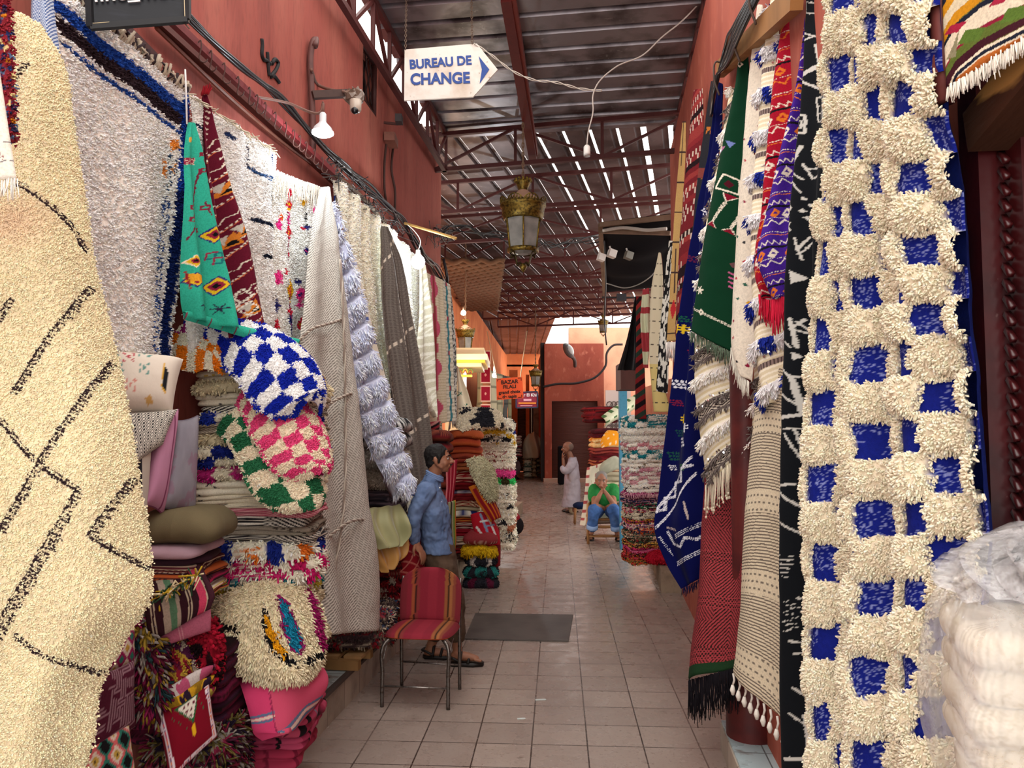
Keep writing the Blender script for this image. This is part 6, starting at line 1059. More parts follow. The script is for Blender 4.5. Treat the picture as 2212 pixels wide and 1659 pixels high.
cloth('orange_kilim', [(1296, 952, 12.4, 1312, 930, 12.6), (1298, 962, 12.35, 1338, 935, 12.6), (1300, 968, 12.3, 1342, 962, 12.5)], lambda U, V, PX, PY, X, Y: mixc('#d0841c', '#d8c0a0', ((fr(X/.12) < .3) & (fr(Y/.12) < .3))*1.), KILIM, bul=.05, thick=.04, q=1.4, label='mustard kilim crumpled on top of the stack behind the seated man', cat='rug')
cloth('grey_bundle', [(1300, 1000, 12.3, 1330, 985, 12.4), (1294, 1015, 12.2, 1348, 1000, 12.4), (1300, 1030, 12.2, 1350, 1012, 12.3)], plainp('#9c9a88', '#7c7a6a', 12), COTTON, bul=.08, thick=.05, q=1.4, label='grey-green cloth bundle bulging from the stack behind the seated man', cat='cloth')
cloth('rolled_rug', [(1298, 900, 13.2, 1302, 925, 13.2), (1318, 885, 13.3, 1322, 912, 13.3), (1345, 868, 13.5, 1350, 898, 13.5), (1372, 852, 13.6, 1376, 880, 13.6)], lambda U, V, PX, PY, X, Y: mixc('#cfd0b4', '#4c6a44', ((fr(X/.11) < .35) & (fr(Y/.16) < .4))*1.), WOOL, bul=.12, thick=.1, q=1.4, label='pale rug with green squares rolled diagonally on the right shelf', cat='rug')
folded('dark_red_bundle', (P(1312, 905, 13.2)[0]-.1, 13.5, P(0, 912, 13.3)[2]), .6, .4, .28, .1, 3, p_bands(['#5a1418', '#7a1c20', '#2c1012']), KILIM, None, res=.016, label='dark red folded rugs left of the rolled rug', cat='rug')
pillow('striped_cushion', [(1342, 1108, 11.6), (1368, 1112, 11.7), (1370, 1166, 11.7), (1343, 1164, 11.6)], .18, lambda U, V: mixc('#b8ac94', '#6a5c4c', (fr(U*9) < .3)*1.), COTTON, label='beige ribbed cushion on the floor right of the seated man', cat='cushion')
# ---------------------------------------------- stacks on the left behind the standing man
rb = lambda *c: p_bands(list(c))
S5 = [(18, 1, rb('#a8502c', '#8c3c20', '#b8642c'), 'rusty orange crumpled kilim'), (20, 1, rb('#9c3c24', '#a84c28'), 'brick orange kilim'), (18, 1, rb('#a04a28', '#7c2c1c'), 'burnt orange kilim'), (22, 2, rb('#6c1c1c', '#5a1418', '#8c3c28'), 'deep red kilim'), (18, 2, rb('#7a3c24', '#a05c34'), 'brown folded kilim'), (14, 2, p_marks('#7a1418', '#d8c8a8', .5, .04), 'red rug with cream tufts'), (16, 2, rb('#8a1820', '#6a1018', '#c0a088'), 'crimson kilim with pale lines'), (18, 2, rb('#7c141c', '#5c1016'), 'plain crimson kilim'), (10, 1, p_stripes(['#b8b0b4', '#5a5a78'], [.1, .04]), 'grey and violet striped cloth'), (16, 2, rb('#5c1018', '#8a2424'), 'dark crimson kilim'), (14, 2, p_twill('#8c2c28', '#c8b490', .03), 'red and beige twill rug'), (12, 1, p_solid('#c0b490'), 'sand coloured rug'),
      (16, 1, p_multi(['#3ac868', '#c8242c', '#e0a020', '#1c2c70'], .1), 'white rug with green and red tufts'), (12, 2, rb('#b06a2c', '#1c1418', '#a8301c'), 'orange and black kilim'), (16, 3, rb('#7a1420', '#c8b8a8', '#4a1018'), 'red kilim with white rows'), (18, 2, rb('#8c1828', '#6a101c'), 'cherry red kilim'), (20, 3, rb('#6a1418', '#2c1014', '#a8703c', '#c8b8a0'), 'mixed red banded rugs'), (20, 3, p_confetti(['#5a1018', '#8c2424', '#1c1014', '#c8a888']), 'red flecked rug'), (20, 3, p_confetti(['#8c7060', '#2c1c1c', '#6a4a3c']), 'brown flecked rug')]
xa = P(1000, 900, 9.2)[0]
stack(xa, 9.25, .26, P(0, 928, 8.95)[2], .44, .5, .05, [i[:4]+(KILIM,) for i in S5], 'behind the standing man', 'red rugs stacked behind the standing man', sag=.05, res=.012, lean=(.02, 0))
S6 = [(22, 1, p_marks('#f0e6d2', '#26242a', .7, .13), 'white and black spotted shaggy rug'), (13, 2, p_multi(['#1c3084', '#c8a02c'], .14), 'cream rug with blue patches'), (14, 2, p_multi(['#c8a02c', '#26242a'], .2), 'cream rug with yellow patches'), (18, 2, p_solid('#f0e6d2'), 'cream shaggy rug'), (18, 2, p_marks('#f0e6d2', '#8c3c3c', .2, .08), 'cream rug with rusty marks'), (18, 1, p_solid('#f0e6d2'), 'plain beige shaggy rug'), (18, 1, p_marks('#d8488c', '#5a1c3c', .2, .1), 'hot pink shaggy rug'), (13, 1, p_multi(['#3ac868', '#3c3820'], .2, '#3c3820'), 'dark olive rug with a green patch'), (18, 2, p_solid('#f0e6d2'), 'ivory shaggy rug'), (22, 2, p_marks('#f0e6d2', '#26242a', .3, .1), 'ivory rug with dark marks'), (12, 1, p_multi(['#d8488c', '#26242a'], .16), 'white rug with pink patches'), (22, 2, p_solid('#f0e6d2'), 'off-white shaggy rug'), (22, 2, p_multi(['#a8684c', '#26242a'], .15), 'white rug with brown patches'), (22, 2, p_marks('#f0e6d2', '#26242a', .5, .1), 'white rug with many black marks'), (18, 1, p_marks('#f0e6d2', '#4a6a3c', .3, .1), 'white rug with green marks')]
stack(P(1070, 900, 10.1)[0], 10.2, .24, P(0, 905, 9.95)[2], .5, .5, .05, [i[:4]+(WOOL, tR) for i in S6], 'left of the alley', 'white rugs stacked left of the alley', sag=.04, res=.013)
cloth('spotted_rug', [(978, 905, 9.3, 1000, 890, 9.7), (985, 920, 9.1, 1080, 895, 9.8), (1000, 932, 9.0, 1085, 925, 9.6)], lambda U, V, PX, PY, X, Y: mixc('#d8ccb4', '#2a2a30', ((h2(np.floor(X/.13), np.floor(Y/.1), 4) > .6))*1.), WOOL, bul=.05, thick=.07, q=1.3, tuft=dict(s=.016, l=.025, r=.006), label='white shaggy rug with black squares lying over both left stacks', cat='rug')
cloth('pale_shaggy_rug', [(1008, 992, 8.75, 1040, 988, 8.85), (1018, 1020, 8.7, 1060, 1005, 8.85), (1036, 1055, 8.68, 1072, 1045, 8.8), (1056, 1085, 8.68, 1071, 1078, 8.75)], plainp('#cfc8a8', '#a8a484', 9), WOOL, bul=.04, thick=.04, q=1.5, tuft=dict(s=.013, l=.03, r=.005, droop=.8), label='pale greenish shaggy rug hanging from the red stack', cat='rug')
cloth('crimson_kilim', [(1012, 1052, 8.72, 1048, 1045, 8.85), (1030, 1085, 8.66, 1062, 1070, 8.8), (1048, 1110, 8.64, 1076, 1098, 8.76), (1060, 1128, 8.64, 1083, 1118, 8.72)], lambda U, V, PX, PY, X, Y: mixc('#7c141c', '#b8641c', ((fr(U*4) < .2) | (V < .1))*1.), KILIM, bul=.04, thick=.03, q=1.4, label='crimson kilim with orange lines hanging below the pale shaggy rug', cat='rug')
c = Cv(1000, 1090, 1100, 1190, '#a81828'); c.line([(1035, 1115), (1055, 1160)], 5, '#7a8ca8'); c.line([(1048, 1112), (1068, 1155)], 4, '#d0ccc8'); c.line([(1036, 1130), (1060, 1125)], 4, '#d0ccc8'); c.line([(1028, 1140), (1048, 1168)], 4, '#d8d4d0'); c.line([(1045, 1140), (1065, 1135)], 3, '#7a8ca8')
cloth('red_blue_rug', [(1016, 1112, 8.72, 1045, 1106, 8.8), (1022, 1140, 8.68, 1064, 1120, 8.78), (1036, 1168, 8.66, 1078, 1150, 8.74), (1056, 1180, 8.66, 1080, 1178, 8.72)], cvpat(c), KILIM, bul=.04, thick=.03, q=1.3, label='red rug with blue and white figures hanging over the small striped cushion', cat='rug')
cloth('red_runner', [(1058, 1150, 8.8, 1078, 1140, 8.9), (1060, 1190, 8.78, 1081, 1180, 8.88), (1062, 1228, 8.78, 1080, 1222, 8.86)], plainp('#8c1c24', '#6a141c', 14), KILIM, bul=.02, thick=.03, q=1.4, label='dark red runner end hanging right of the yellow rug', cat='rug')
xb = P(1038, 1200, 8.6)[0]
folded('patchwork_rug', (xb, 8.8, .0), .38, .3, .36, 0, 3, p_multi(['#1f5a60', '#5a1c34', '#c8c0b8', '#26242a', '#2c7a74'], .07, '#2a2a32'), WOOL, tR2, res=.012, n_=5, label='teal, maroon and black patchwork rug folded on the floor', cat='rug')
folded('yellow_rug', (xb-.02, 8.78, .36), .38, .3, .12, .05, 1, p_solid('#d8b01c'), WOOL, dict(s=.02, l=.03, r=.006, droop=1), res=.012, n_=5, label='yellow fringed rug on the teal patchwork rug', cat='rug')
folded('woven_cushion', (xb+.0, 8.76, .48), .38, .3, .15, -.05, 1, lambda S, T, sd: mixc('#8c3438', '#d0a898', ((fr(S/.03) < .3) & (fr(T*5) < .4))*1.), KILIM, None, res=.012, n_=4, label='red and beige woven cushion on top of the yellow rug', cat='cushion')
pillow('striped_cushion', [(914, 912, 7.9), (948, 908, 8.0), (948, 965, 8.0), (914, 962, 7.9)], .15, lambda U, V: np.array([cc('#1c1418'), cc('#a84450'), cc('#c88c88'), cc('#1c1418'), cc('#8c2c34')])[(np.floor((V+.25*U)*11) % 5).astype(int)], COTTON, label='black and pink striped cushion above the head of the standing man', cat='cushion')
folded('maroon_bundle', (P(930, 1000, 7.2)[0], 7.3, .26), .4, .4, 1.5, 0, 14, p_bands(['#3c1418', '#6a1c20', '#241014', '#7a3c2c']), KILIM, None, res=.016, label='tall dark maroon pile hidden behind the standing man', cat='pile')
cloth('red_textile', [(962, 1000, 6.6, 988, 992, 6.7), (964, 1050, 6.55, 984, 1045, 6.6), (962, 1090, 6.5, 978, 1085, 6.55), (966, 1118, 6.5, 972, 1118, 6.52)], lambda U, V, PX, PY, X, Y: mixc('#7a1424', '#c0686c', (fr(U*3) < .2)*1.), KILIM, thick=.03, q=1.5, label='dark red textile hanging just in front of the standing man', cat='textile')
cloth('green_striped_textile', [(968, 1085, 6.5, 984, 1080, 6.55), (966, 1140, 6.45, 985, 1140, 6.5), (970, 1190, 6.42, 984, 1185, 6.46), (974, 1205, 6.42, 980, 1204, 6.44)], lambda U, V, PX, PY, X, Y: np.array([cc('#8c8468'), cc('#26221c'), cc('#8c8468'), cc('#5a7a34'), cc('#b06a2c')])[np.minimum((U*5), 4).astype(int)], KILIM, thick=.03, q=1.5, label='olive, green and orange striped textile beside the shirt of the standing man', cat='textile')
# ---------------------------------------------- far left alley
slab('folded_rug', 1104, 1127, 985, 940, 27.6, .6, 8, p_bands(['#c8bcac', '#4a3c40', '#8c2c34', '#b8aca0', '#3a2c30']), KILIM, res=.03, seed=4, label='mixed folded rugs topping the grey bag far down the alley', cat='rug')
slab('grey_sack', 1104, 1125, 1035, 984, 27.6, .6, 1, p_solid('#5c5254', .1), COTTON, res=.03, seed=4, n_=4, label='grey stuffed sack on the floor far down the alley', cat='sack')
slab('striped_rug_pile', 1130, 1149, 1031, 985, 28.6, .6, 7, p_bands(['#d8d0b8', '#2c3430', '#c8bfa8', '#4a5a4c']), WOOL, res=.03, seed=7, label='pile of cream and black rugs under the pale dust sheet', cat='rug')
slab('beige_rug_pile', 1149, 1158, 1031, 985, 28.6, .6, 5, p_bands(['#b09c7c', '#a8906c']), WOOL, res=.03, seed=8, label='narrow beige rug pile under the pale dust sheet', cat='rug')
slab('dark_rug_pile', 1158, 1169, 1031, 970, 28.6, .6, 6, p_bands(['#4c4436', '#6a5a44', '#9c8c6c', '#2c2a20']), WOOL, res=.03, seed=9, label='dark green and brown rug pile right of the dust sheet', cat='rug')
cloth('dust_sheet', [(1138, 946, 28.5, 1162, 942, 28.6), (1131, 954, 28.3, 1169, 952, 28.4), (1129, 972, 28.2, 1175, 972, 28.3), (1131, 990, 28.2, 1170, 988, 28.3)], plainp('#b0a490', '#9c8c74', 3), COTTON, nf=2, amp=.08, bul=.2, thick=.08, q=1.2, label='pale dust sheet draped over the rug piles far down the alley', cat='sheet')
for k, (x0, x1, y0, y1, d, col) in enumerate(((1058, 1072, 800, 965, 20, '#cfc8a8'), (1072, 1086, 806, 955, 21, '#b8b494'), (1086, 1096, 810, 945, 22, '#5a5c5a'), (1096, 1104, 812, 990, 23, '#8a8868'), (1030, 1042, 800, 905, 19, '#b89c6c'))):
    cloth('hanging_rug', [(x0, y0, d, x1, y0+3, d+1), (x0, (y0+y1)/2, d, x1, (y0+y1)/2, d+1), (x0, y1, d, x1, y1, d+1)], (lambda cl: lambda U, V, PX, PY, X, Y: mixc(cl, cc(cl)*.7, ((fr(Y/.4) < .15) | (fr(X/.3) < .12))*1.))(col), COTTON, nf=2, amp=.03, thick=.03, q=1.3,
          label=('pale cream rug', 'yellowish cream rug', 'dark grey rug', 'olive rug', 'tan patterned rug')[k]+(' hanging far left behind the orange sign' if k < 4 else ' hanging left of the red prayer rugs'), cat='rug')
t = thing('prayer_rug_string', P(1048, 900, 17.5), 'vertical string of small dark red prayer rugs with pale borders', 'rug')
for k, (y0, y1) in enumerate(((757, 787), (792, 828), (833, 868), (873, 908))):
    c = Cv(1036, y0-2, 1064, y1+2, '#7a1424'); c.line([(1038, y0+1), (1060, y0+1), (1060, y1-1), (1038, y1-1), (1038, y0+1)], 2.5, '#c8a890'); c.dia(1049, (y0+y1)/2, 6, 9, '#b88070')
    o = cloth('prayer_rug', [(1038, y0, 17.5, 1060, y0, 17.5), (1038, (y0+y1)/2, 17.5, 1060, (y0+y1)/2, 17.5), (1038, y1, 17.5, 1060, y1, 17.5)], cvpat(c), KILIM, thick=.03, q=1., par=t)
# ============================================================ people
def ring_loft(g, rings, n=24, col='#808080', X=(1, 0, 0), Y=(0, 1, 0), m=None, pw=1.):
    """rings: (center, rx, ry)"""
    X = np.asarray(X, float); Y = np.asarray(Y, float); C = np.array([r[0] for r in rings]); R = np.array([[r[1], r[2]] for r in rings])
    k = m or len(rings)*4; C = spl(C, k); s = np.linspace(0, 1, len(rings)); R = np.stack([np.interp(np.linspace(0, 1, k), s, R[:, i]) for i in range(2)], 1)
    th = np.arange(n)/n*2*PI; V = C[:, None]+R[:, 0, None, None]*np.cos(th)[None, :, None]*X+R[:, 1, None, None]*np.sin(th)[None, :, None]*Y
    i = np.arange(k-1)[:, None]*n; j = np.arange(n)[None]; j2 = (j+1) % n; q = np.stack([i+j, i+j2, i+n+j2, i+n+j], -1).reshape(-1, 4)
    V = np.concatenate([V.reshape(-1, 3), C[:1], C[-1:]]); M = k*n
    return g.add(V, q, [(M, (a+1) % n, a) for a in range(n)]+[(M+1, M-n+a, M-n+(a+1) % n) for a in range(n)], col)
def limb(g, pts, rad, n=14):
    p = spl(pts, len(pts)*5); r = np.interp(np.linspace(0, 1, len(p)), np.linspace(0, 1, len(rad)), rad); tube(g, p, r, n)
    ball(g, p[0], r[0]*.98, n); ball(g, p[-1], r[-1]*.98, n)
def soft(g, name, m, par, vox=.007, it=3, disp=0, dsz=.1, **kw):
    o = build(g, name, m, par, **kw); r = o.modifiers.new('r', 'REMESH'); r.mode = 'VOXEL'; r.voxel_size = vox; r.use_smooth_shade = True
    s = o.modifiers.new('s', 'SMOOTH'); s.iterations = it; s.factor = .5
    if disp:
        t = bpy.data.textures.new(name, 'CLOUDS'); t.noise_scale = dsz; d = o.modifiers.new('d', 'DISPLACE'); d.texture = t; d.strength = disp; d.mid_level = .5; d.texture_coords = 'LOCAL'
    return o
def head(g, c, f, up, h=.235, ear=True):
    """c centre of head, f facing, up; returns frame"""
    f = nrm(np.asarray(f, float)); s = nrm(np.cross(f, up)); u = np.cross(s, f); k = h/.235; A = np.array((s, f, u))
    E = lambda x, y, z, r, sc=(1, 1, 1): ball(g, c+(s*x+f*y+u*z)*k, r*k, 16, '#808080', sc, A)
    E(0, -.012, .03, .1, (.76, .98, .88)); E(0, .028, -.015, .078, (.84, .85, 1.05)); E(0, .042, -.07, .043, (1.0, .9, .75)); E(0, .062, -.088, .019, (1.15, .8, .8))
    E(.033, .058, -.03, .03, (1, .8, 1)); E(-.033, .058, -.03, .03, (1, .8, 1))
    limb(g, [c+(f*.086+u*.022)*k, c+(f*.104-u*.005)*k, c+(f*.115-u*.022)*k], [.008*k, .010*k, .013*k], 10)
    for q in (-1, 1): E(q*.011, .098, -.026, .0085); E(q*.03, .08, .026, .016, (1.5, .7, .6)); limb(g, [c+(s*q*.052+f*.03-u*.06)*k, c+(s*q*.062-f*.0-u*.035)*k], [.014*k, .016*k], 8)
    limb(g, [c+(f*.088-s*.02-u*.052)*k, c+(f*.097-u*.05)*k, c+(f*.088+s*.02-u*.052)*k], [.004*k, .0065*k, .004*k], 8)
    limb(g, [c+(f*.084-s*.018-u*.062)*k, c+(f*.094-u*.062)*k, c+(f*.084+s*.018-u*.062)*k], [.004*k, .0065*k, .004*k], 8)
    if ear:
        for q in (-1, 1): E(q*.078, -.008, -.008, .028, (.32, .6, 1.05)); E(q*.082, -.018, .004, .02, (.3, .5, 1))
    return s, f, u, k
def face(par, c, fr_, brow='#15100e', mo=False):
    s, f, u, k = fr_
    for q in (-1, 1):
        g = Geo(); ball(g, c+(s*q*.03+f*.079+u*.008)*k, .0115*k, 12, '#a89c94'); o = build(g, 'eye', GLOSS, par)
        g = Geo(); ball(g, c+(s*q*.03+f*.0865+u*.008)*k, .0055*k, 8, '#1a100c'); build(g, 'iris', GLOSS, o)
        g = Geo(); tube(g, spl([c+(s*q*.013+f*.094+u*.026)*k, c+(s*q*.03+f*.093+u*.033)*k, c+(s*q*.05+f*.075+u*.025)*k], 10), .0042*k, 6, brow); build(g, 'eyebrow', COTTON, par)
    g = Geo(); tube(g, spl([c+(f*.087-s*.02-u*.057)*k, c+(f*.0985-u*.0565)*k, c+(f*.087+s*.02-u*.057)*k], 10), .0022*k, 5, '#5a2c24'); build(g, 'mouth', COTTON, par)
def hand(g, w, d, n, curl=.5, k=1., spread=.12, side=1):
    """w wrist, d direction of the hand, n palm normal"""
    d = nrm(np.asarray(d, float)); n = nrm(n-d*np.dot(n, d)); s = np.cross(d, n)*side
    ball(g, w+d*.045*k, .05*k, 14, '#808080', (.82, 1., .34), np.array((s, d, n))); limb(g, [w-d*.03*k, w+d*.02*k], [.026*k, .027*k], 10)
    for q, L in ((-1.4, .072), (-.5, .082), (.45, .078), (1.35, .06)):
        b = w+d*.085*k+s*q*.021*k; a = d+s*q*spread*.5; p = [b]; ang = 0
        for t in range(3): ang += curl*.55; p.append(p[-1]+(nrm(a)*math.cos(ang)+n*math.sin(ang))*L*k*(.42, .33, .25)[t])
        limb(g, p, [.0098*k, .0092*k, .0085*k, .0068*k], 8)
    b = w+d*.02*k-s*.032*k; a = nrm(d*.7-s*.75+n*.3); limb(g, [b, b+a*.035*k, b+nrm(a+d*.6+n*curl*.5)*.065*k], [.013*k, .0115*k, .008*k], 8)
def skinm(name, c): return mat(name, c, .5, bump=(70, .15, .002), var=[(9, '#7a4a36', .6, .85, 3)], spec=.35)
# ---- man in the blue shirt
S = skinm('skin_olive', '#8f5f47'); Q = lambda x, y, dd=0: P(x, y, 5.92+dd)
M1 = thing('person', F(985, 1425), 'person standing in profile in a blue button-down shirt, brown trousers and sandals', 'person')
g = Geo(); hc = Q(948, 993); fr1 = head(g, hc, (1, -.12, .04), (-.04, 0, 1), .225)
limb(g, [Q(943, 1005), Q(937, 1028), Q(930, 1046)], [.055, .053, .05])
ring_loft(g, [(Q(930, 1058), .05, .12), (Q(932, 1080), .08, .16), (Q(938, 1130), .08, .15), (Q(950, 1200), .1, .15), (Q(955, 1225), .1, .14)])
limb(g, [Q(922, 1062, -.17), Q(898, 1112, -.22), Q(896, 1168, -.2)], [.05, .04, .026]); hand(g, Q(897, 1172, -.2), (.55, -.1, -.8), (-.3, .2, -.5), .5, 1.05)
limb(g, [Q(928, 1062, .16), Q(922, 1110, .2), Q(926, 1160, .16)], [.05, .04, .026]); hand(g, Q(926, 1164, .16), (.2, 0, -1), (-1, 0, 0), .7, 1.)
AK = [(Q(988, 1404, -.06), 1), (Q(930, 1396, .12), -1)]
for (a, q), hp, kn in zip(AK, (Q(954, 1215, -.09), Q(951, 1215, .09)), (Q(980, 1300, -.08), Q(966, 1300, .12))):
    limb(g, [hp, kn, a], [.07, .052, .036]); ball(g, a+[.0, 0, -.02], .04, 12); ft = a+[.02, 0, -.045]
    limb(g, [a+[-.02, 0, -.04], a+[.07, -.01, -.045], a+[.14, -.015, -.058]], [.034, .034, .024]); 
    for t in range(5): limb(g, [a+[.135-.008*t, -.045+t*.019, -.06], a+[.175-.012*t, -.048+t*.02, -.066]], [.011, .009 if t else .012], 8)
body = soft(g, 'body', S, M1, .0055, 3)
face(M1, hc, fr1)
s_, f_, u_, k_ = fr1
HAIR = mat('black_hair', '#14100f', .6, bump=(180, .8, .006))
g = Geo(); ball(g, hc+(f_*-.022+u_*.045)*k_, .103*k_, 20, '#808080', (.8, .98, .83), np.array((s_, f_, u_))); ball(g, hc+(f_*-.055+u_*-.005)*k_, .075*k_, 16, '#808080', (.88, .75, 1), np.array((s_, f_, u_)))
for q in (-1, 1): limb(g, [hc+(s_*q*.07+f_*.02+u_*.03)*k_, hc+(s_*q*.072+f_*.012-u_*.02)*k_], [.016, .01], 8)
soft(g, 'hair', HAIR, M1, .006, 2, .012, .02)
g = Geo(); limb(g, [hc+(f_*.097-s_*.02-u_*.044)*k_, hc+(f_*.106-u_*.041)*k_, hc+(f_*.097+s_*.02-u_*.044)*k_], [.004, .006, .004], 8); build(g, 'moustache', HAIR, M1)
BLUE = mat('blue_shirt', '#64779a', .85, bump=(200, .3, .002), var=[(7, '#52678c', .4, .7, 3)])
g = Geo(); ring_loft(g, [(Q(936, 1026), .062, .07), (Q(932, 1036), .078, .12), (Q(930, 1046), .098, .19), (Q(931, 1062), .115, .215), (Q(935, 1095), .125, .205), (Q(940, 1145), .118, .18), (Q(945, 1172), .12, .18), (Q(948, 1192), .125, .185)], 28)
limb(g, [Q(922, 1062, -.16), Q(908, 1085, -.21), Q(896, 1114, -.24), Q(893, 1140, -.23), Q(896, 1168, -.2)], [.078, .066, .058, .052, .045]); limb(g, [Q(928, 1060, .15), Q(922, 1110, .2), Q(926, 1158, .16)], [.08, .064, .048])
sh = soft(g, 'shirt', BLUE, M1, .007, 4, .035, .07)
g = Geo(); e = Q(938, 1026); th = np.linspace(-2.6, 2.6, 30); pts = np.stack([e[0]+.064*np.cos(th), e[1]+.07*np.sin(th), e[2]-.005-.03*np.cos(th)], -1); 
for z in (-.012, 0, .012): tube(g, pts+[0, 0, z], .010, 6, '#7288b0')
build(g, 'collar', COTTON, sh)
for k in range(5): g = Geo(); p = Q(952+k*3.4, 1052+k*30, -.03); ball(g, p+[.0, -.08, 0], .006, 8, '#dcdcd8'); build(g, 'button', GLOSS, sh)
BRN = mat('brown_trousers', '#594638', .9, bump=(120, .3, .003), var=[(9, '#463628', .45, .7, 3)])
g = Geo(); ring_loft(g, [(Q(948, 1172), .11, .165), (Q(951, 1200), .125, .175), (Q(955, 1235), .12, .17)])
limb(g, [Q(956, 1225, -.08), Q(980, 1300, -.08), Q(986, 1372, -.06)], [.105, .082, .07]); limb(g, [Q(952, 1225, .09), Q(966, 1300, .12), Q(940, 1368, .12)], [.105, .08, .068])
soft(g, 'trousers', BRN, M1, .008, 3, .025, .08)
SAND = mat('sandal_leather', '#1b1614', .5, bump=(60, .3, .003))
for a, q in AK:
    g = Geo(); z0 = .0; c0 = a.copy(); c0[2] = .014
    pts = [(-.06, 0), (-.04, -.04), (.04, -.045), (.12, -.06), (.19, -.04), (.2, 0), (.18, .035), (.1, .045), (0, .04), (-.05, .03)]; v = [c0+[x, y, zz] for zz in (-.012, .012) for x, y in pts]; n = len(pts)
    g.add(v, [(i, (i+1) % n, n+(i+1) % n, n+i) for i in range(n)]+[], [(n, n+i+1, n+i+2) for i in range(n-2)]+[(0, i+2, i+1) for i in range(n-2)])
    for x in (.02, .08): tube(g, spl([c0+[x, -.05, .01], c0+[x+.01, -.025, .06+(.02 if x < .05 else -.01)], c0+[x+.01, .02, .06+(.02 if x < .05 else -.01)], c0+[x, .045, .01]], 12), .012, 6)
    tube(g, spl([c0+[.03, -.05, .02], c0+[-.03, -.05, .05], c0+[-.065, 0, .05], c0+[-.03, .05, .05], c0+[.03, .045, .02]], 16), .009, 6); build(g, 'sandal', SAND, M1)
# ---- man in the long grey gown
S2_ = skinm('skin_brown', '#6f4634'); Q = lambda x, y, dd=0: P(x, y, 16.3+dd)
M2 = thing('person', F(1234, 1108), 'person in a long pale grey gown standing in profile with a hand at the face', 'person')
g = Geo(); hc = Q(1226, 968); fr2 = head(g, hc, (-1, -.05, -.12), (-.1, 0, 1), .27); limb(g, [Q(1230, 980), Q(1235, 994)], [.06, .07])
ring_loft(g, [(Q(1236, 990), .08, .1), (Q(1236, 1010), .11, .15), (Q(1234, 1050), .12, .14)])
limb(g, [Q(1236, 1000, -.17), Q(1221, 1018, -.2), Q(1216, 990, -.14)], [.05, .045, .03]); hand(g, Q(1216, 990, -.14), (-.1, .3, 1), (1, .2, 0), .8, 1.05)
limb(g, [Q(1236, 1000, .17), Q(1222, 1020, .2), Q(1218, 1000, .1)], [.05, .045, .03]); hand(g, Q(1218, 1000, .1), (-.1, -.1, 1), (1, 0, 0), .8)
for dd, x in ((-.08, 1240), (.08, 1234)): limb(g, [Q(x, 1060, dd), Q(x, 1103, dd)], [.07, .04]); limb(g, [F(x, 1106)+[0, dd, .05], F(x, 1106)+[-.16, dd, .035]], [.04, .03])
soft(g, 'body', S2_, M2, .009, 3); face(M2, hc, fr2, '#3a3230')
g = Geo(); s_, f_, u_, k_ = fr2; ball(g, hc+(f_*-.03+u_*.02)*k_, .1*k_, 16, '#808080', (.8, .9, .8), np.array((s_, f_, u_))); soft(g, 'hair', mat('short_grey_hair', '#5c4a42', .8), M2, .01, 1)
GOWN = mat('grey_gown', '#948c94', .9, bump=(150, .25, .003), var=[(3, '#847c86', .4, .7, 2)], stretch=(1, 1, .25))
g = Geo(); ring_loft(g, [(Q(1236, 988), .08, .1), (Q(1237, 995), .12, .2), (Q(1237, 1010), .16, .23), (Q(1236, 1040), .17, .21), (Q(1235, 1070), .18, .21), (Q(1233, 1094), .2, .23)], 28)
limb(g, [Q(1237, 998, -.16), Q(1232, 1008, -.2), Q(1219, 1018, -.2), Q(1216, 1012, -.18)], [.1, .095, .075, .07]); limb(g, [Q(1237, 998, .16), Q(1222, 1018, .2), Q(1219, 1010, .14)], [.1, .075, .07])
soft(g, 'gown', GOWN, M2, .012, 2, .05, .16)
g = Geo(); limb(g, [Q(1238, 1085, 0), Q(1238, 1101, 0)], [.13, .1]); soft(g, 'trousers', mat('beige_trousers', '#9c8c74', .9), M2, .012, 2)
for dd, x in ((-.08, 1240), (.08, 1233)): g = Geo(); p = F(x, 1107)+[-.05, dd, .03]; ball(g, p, .12, 14, '#17130f', (1.2, .42, .3)); build(g, 'shoe', GLOSS, M2)
# ---- seated man in the green shirt
S3_ = skinm('skin_tan', '#8f604a'); D3 = 12.2; Q = lambda x, y, dd=0: P(x, y, D3+dd)
M3 = thing('person', F(1306, 1168), 'person in a green t-shirt and rolled jeans seated with hands clasped under the chin', 'person')
g = Geo(); hc = Q(1299, 1037, -.12); fr3 = head(g, hc, (-.08, -1, -.22), (0, -.2, 1), .27); limb(g, [Q(1301, 1048, -.02), Q(1304, 1060, .05)], [.06, .07])
ring_loft(g, [(Q(1304, 1056, .05), .15, .09), (Q(1304, 1075, .08), .17, .12), (Q(1306, 1098, .14), .15, .13)])
for q, (sx, ex, hx_) in ((-1, (1284, 1284, 1300)), (1, (1322, 1327, 1306))):
    limb(g, [Q(sx, 1062, .02), Q(ex, 1091, -.28)], [.055, .045]); limb(g, [Q(ex, 1091, -.28), Q((ex+hx_)/2, 1076, -.3), Q(hx_, 1061, -.26)], [.045, .04, .028]); hand(g, Q(hx_, 1062, -.26), (-q*.35, -.15, 1), (-q, .2, -.1), 1.0, .95, side=q)
KN = [(Q(1283, 1103, -.42), Q(1278, 1150, -.3), F(1274, 1167)), (Q(1326, 1103, -.42), Q(1333, 1152, -.3), F(1338, 1169))]
for kn, ak, ft in KN:
    limb(g, [Q(1306, 1108, .12), kn, ak], [.1, .06, .038]); a = ft+[0, .1, .06]; limb(g, [ak, a], [.038, .036]); limb(g, [a, ft+[0, -.02, .035]], [.036, .034])
    for t in range(5): limb(g, [ft+[-.036+t*.018, -.03, .03], ft+[-.04+t*.02, -.075, .026]], [.011, .009], 8)
soft(g, 'body', S3_, M3, .008, 3); face(M3, hc, fr3, '#4a4440')
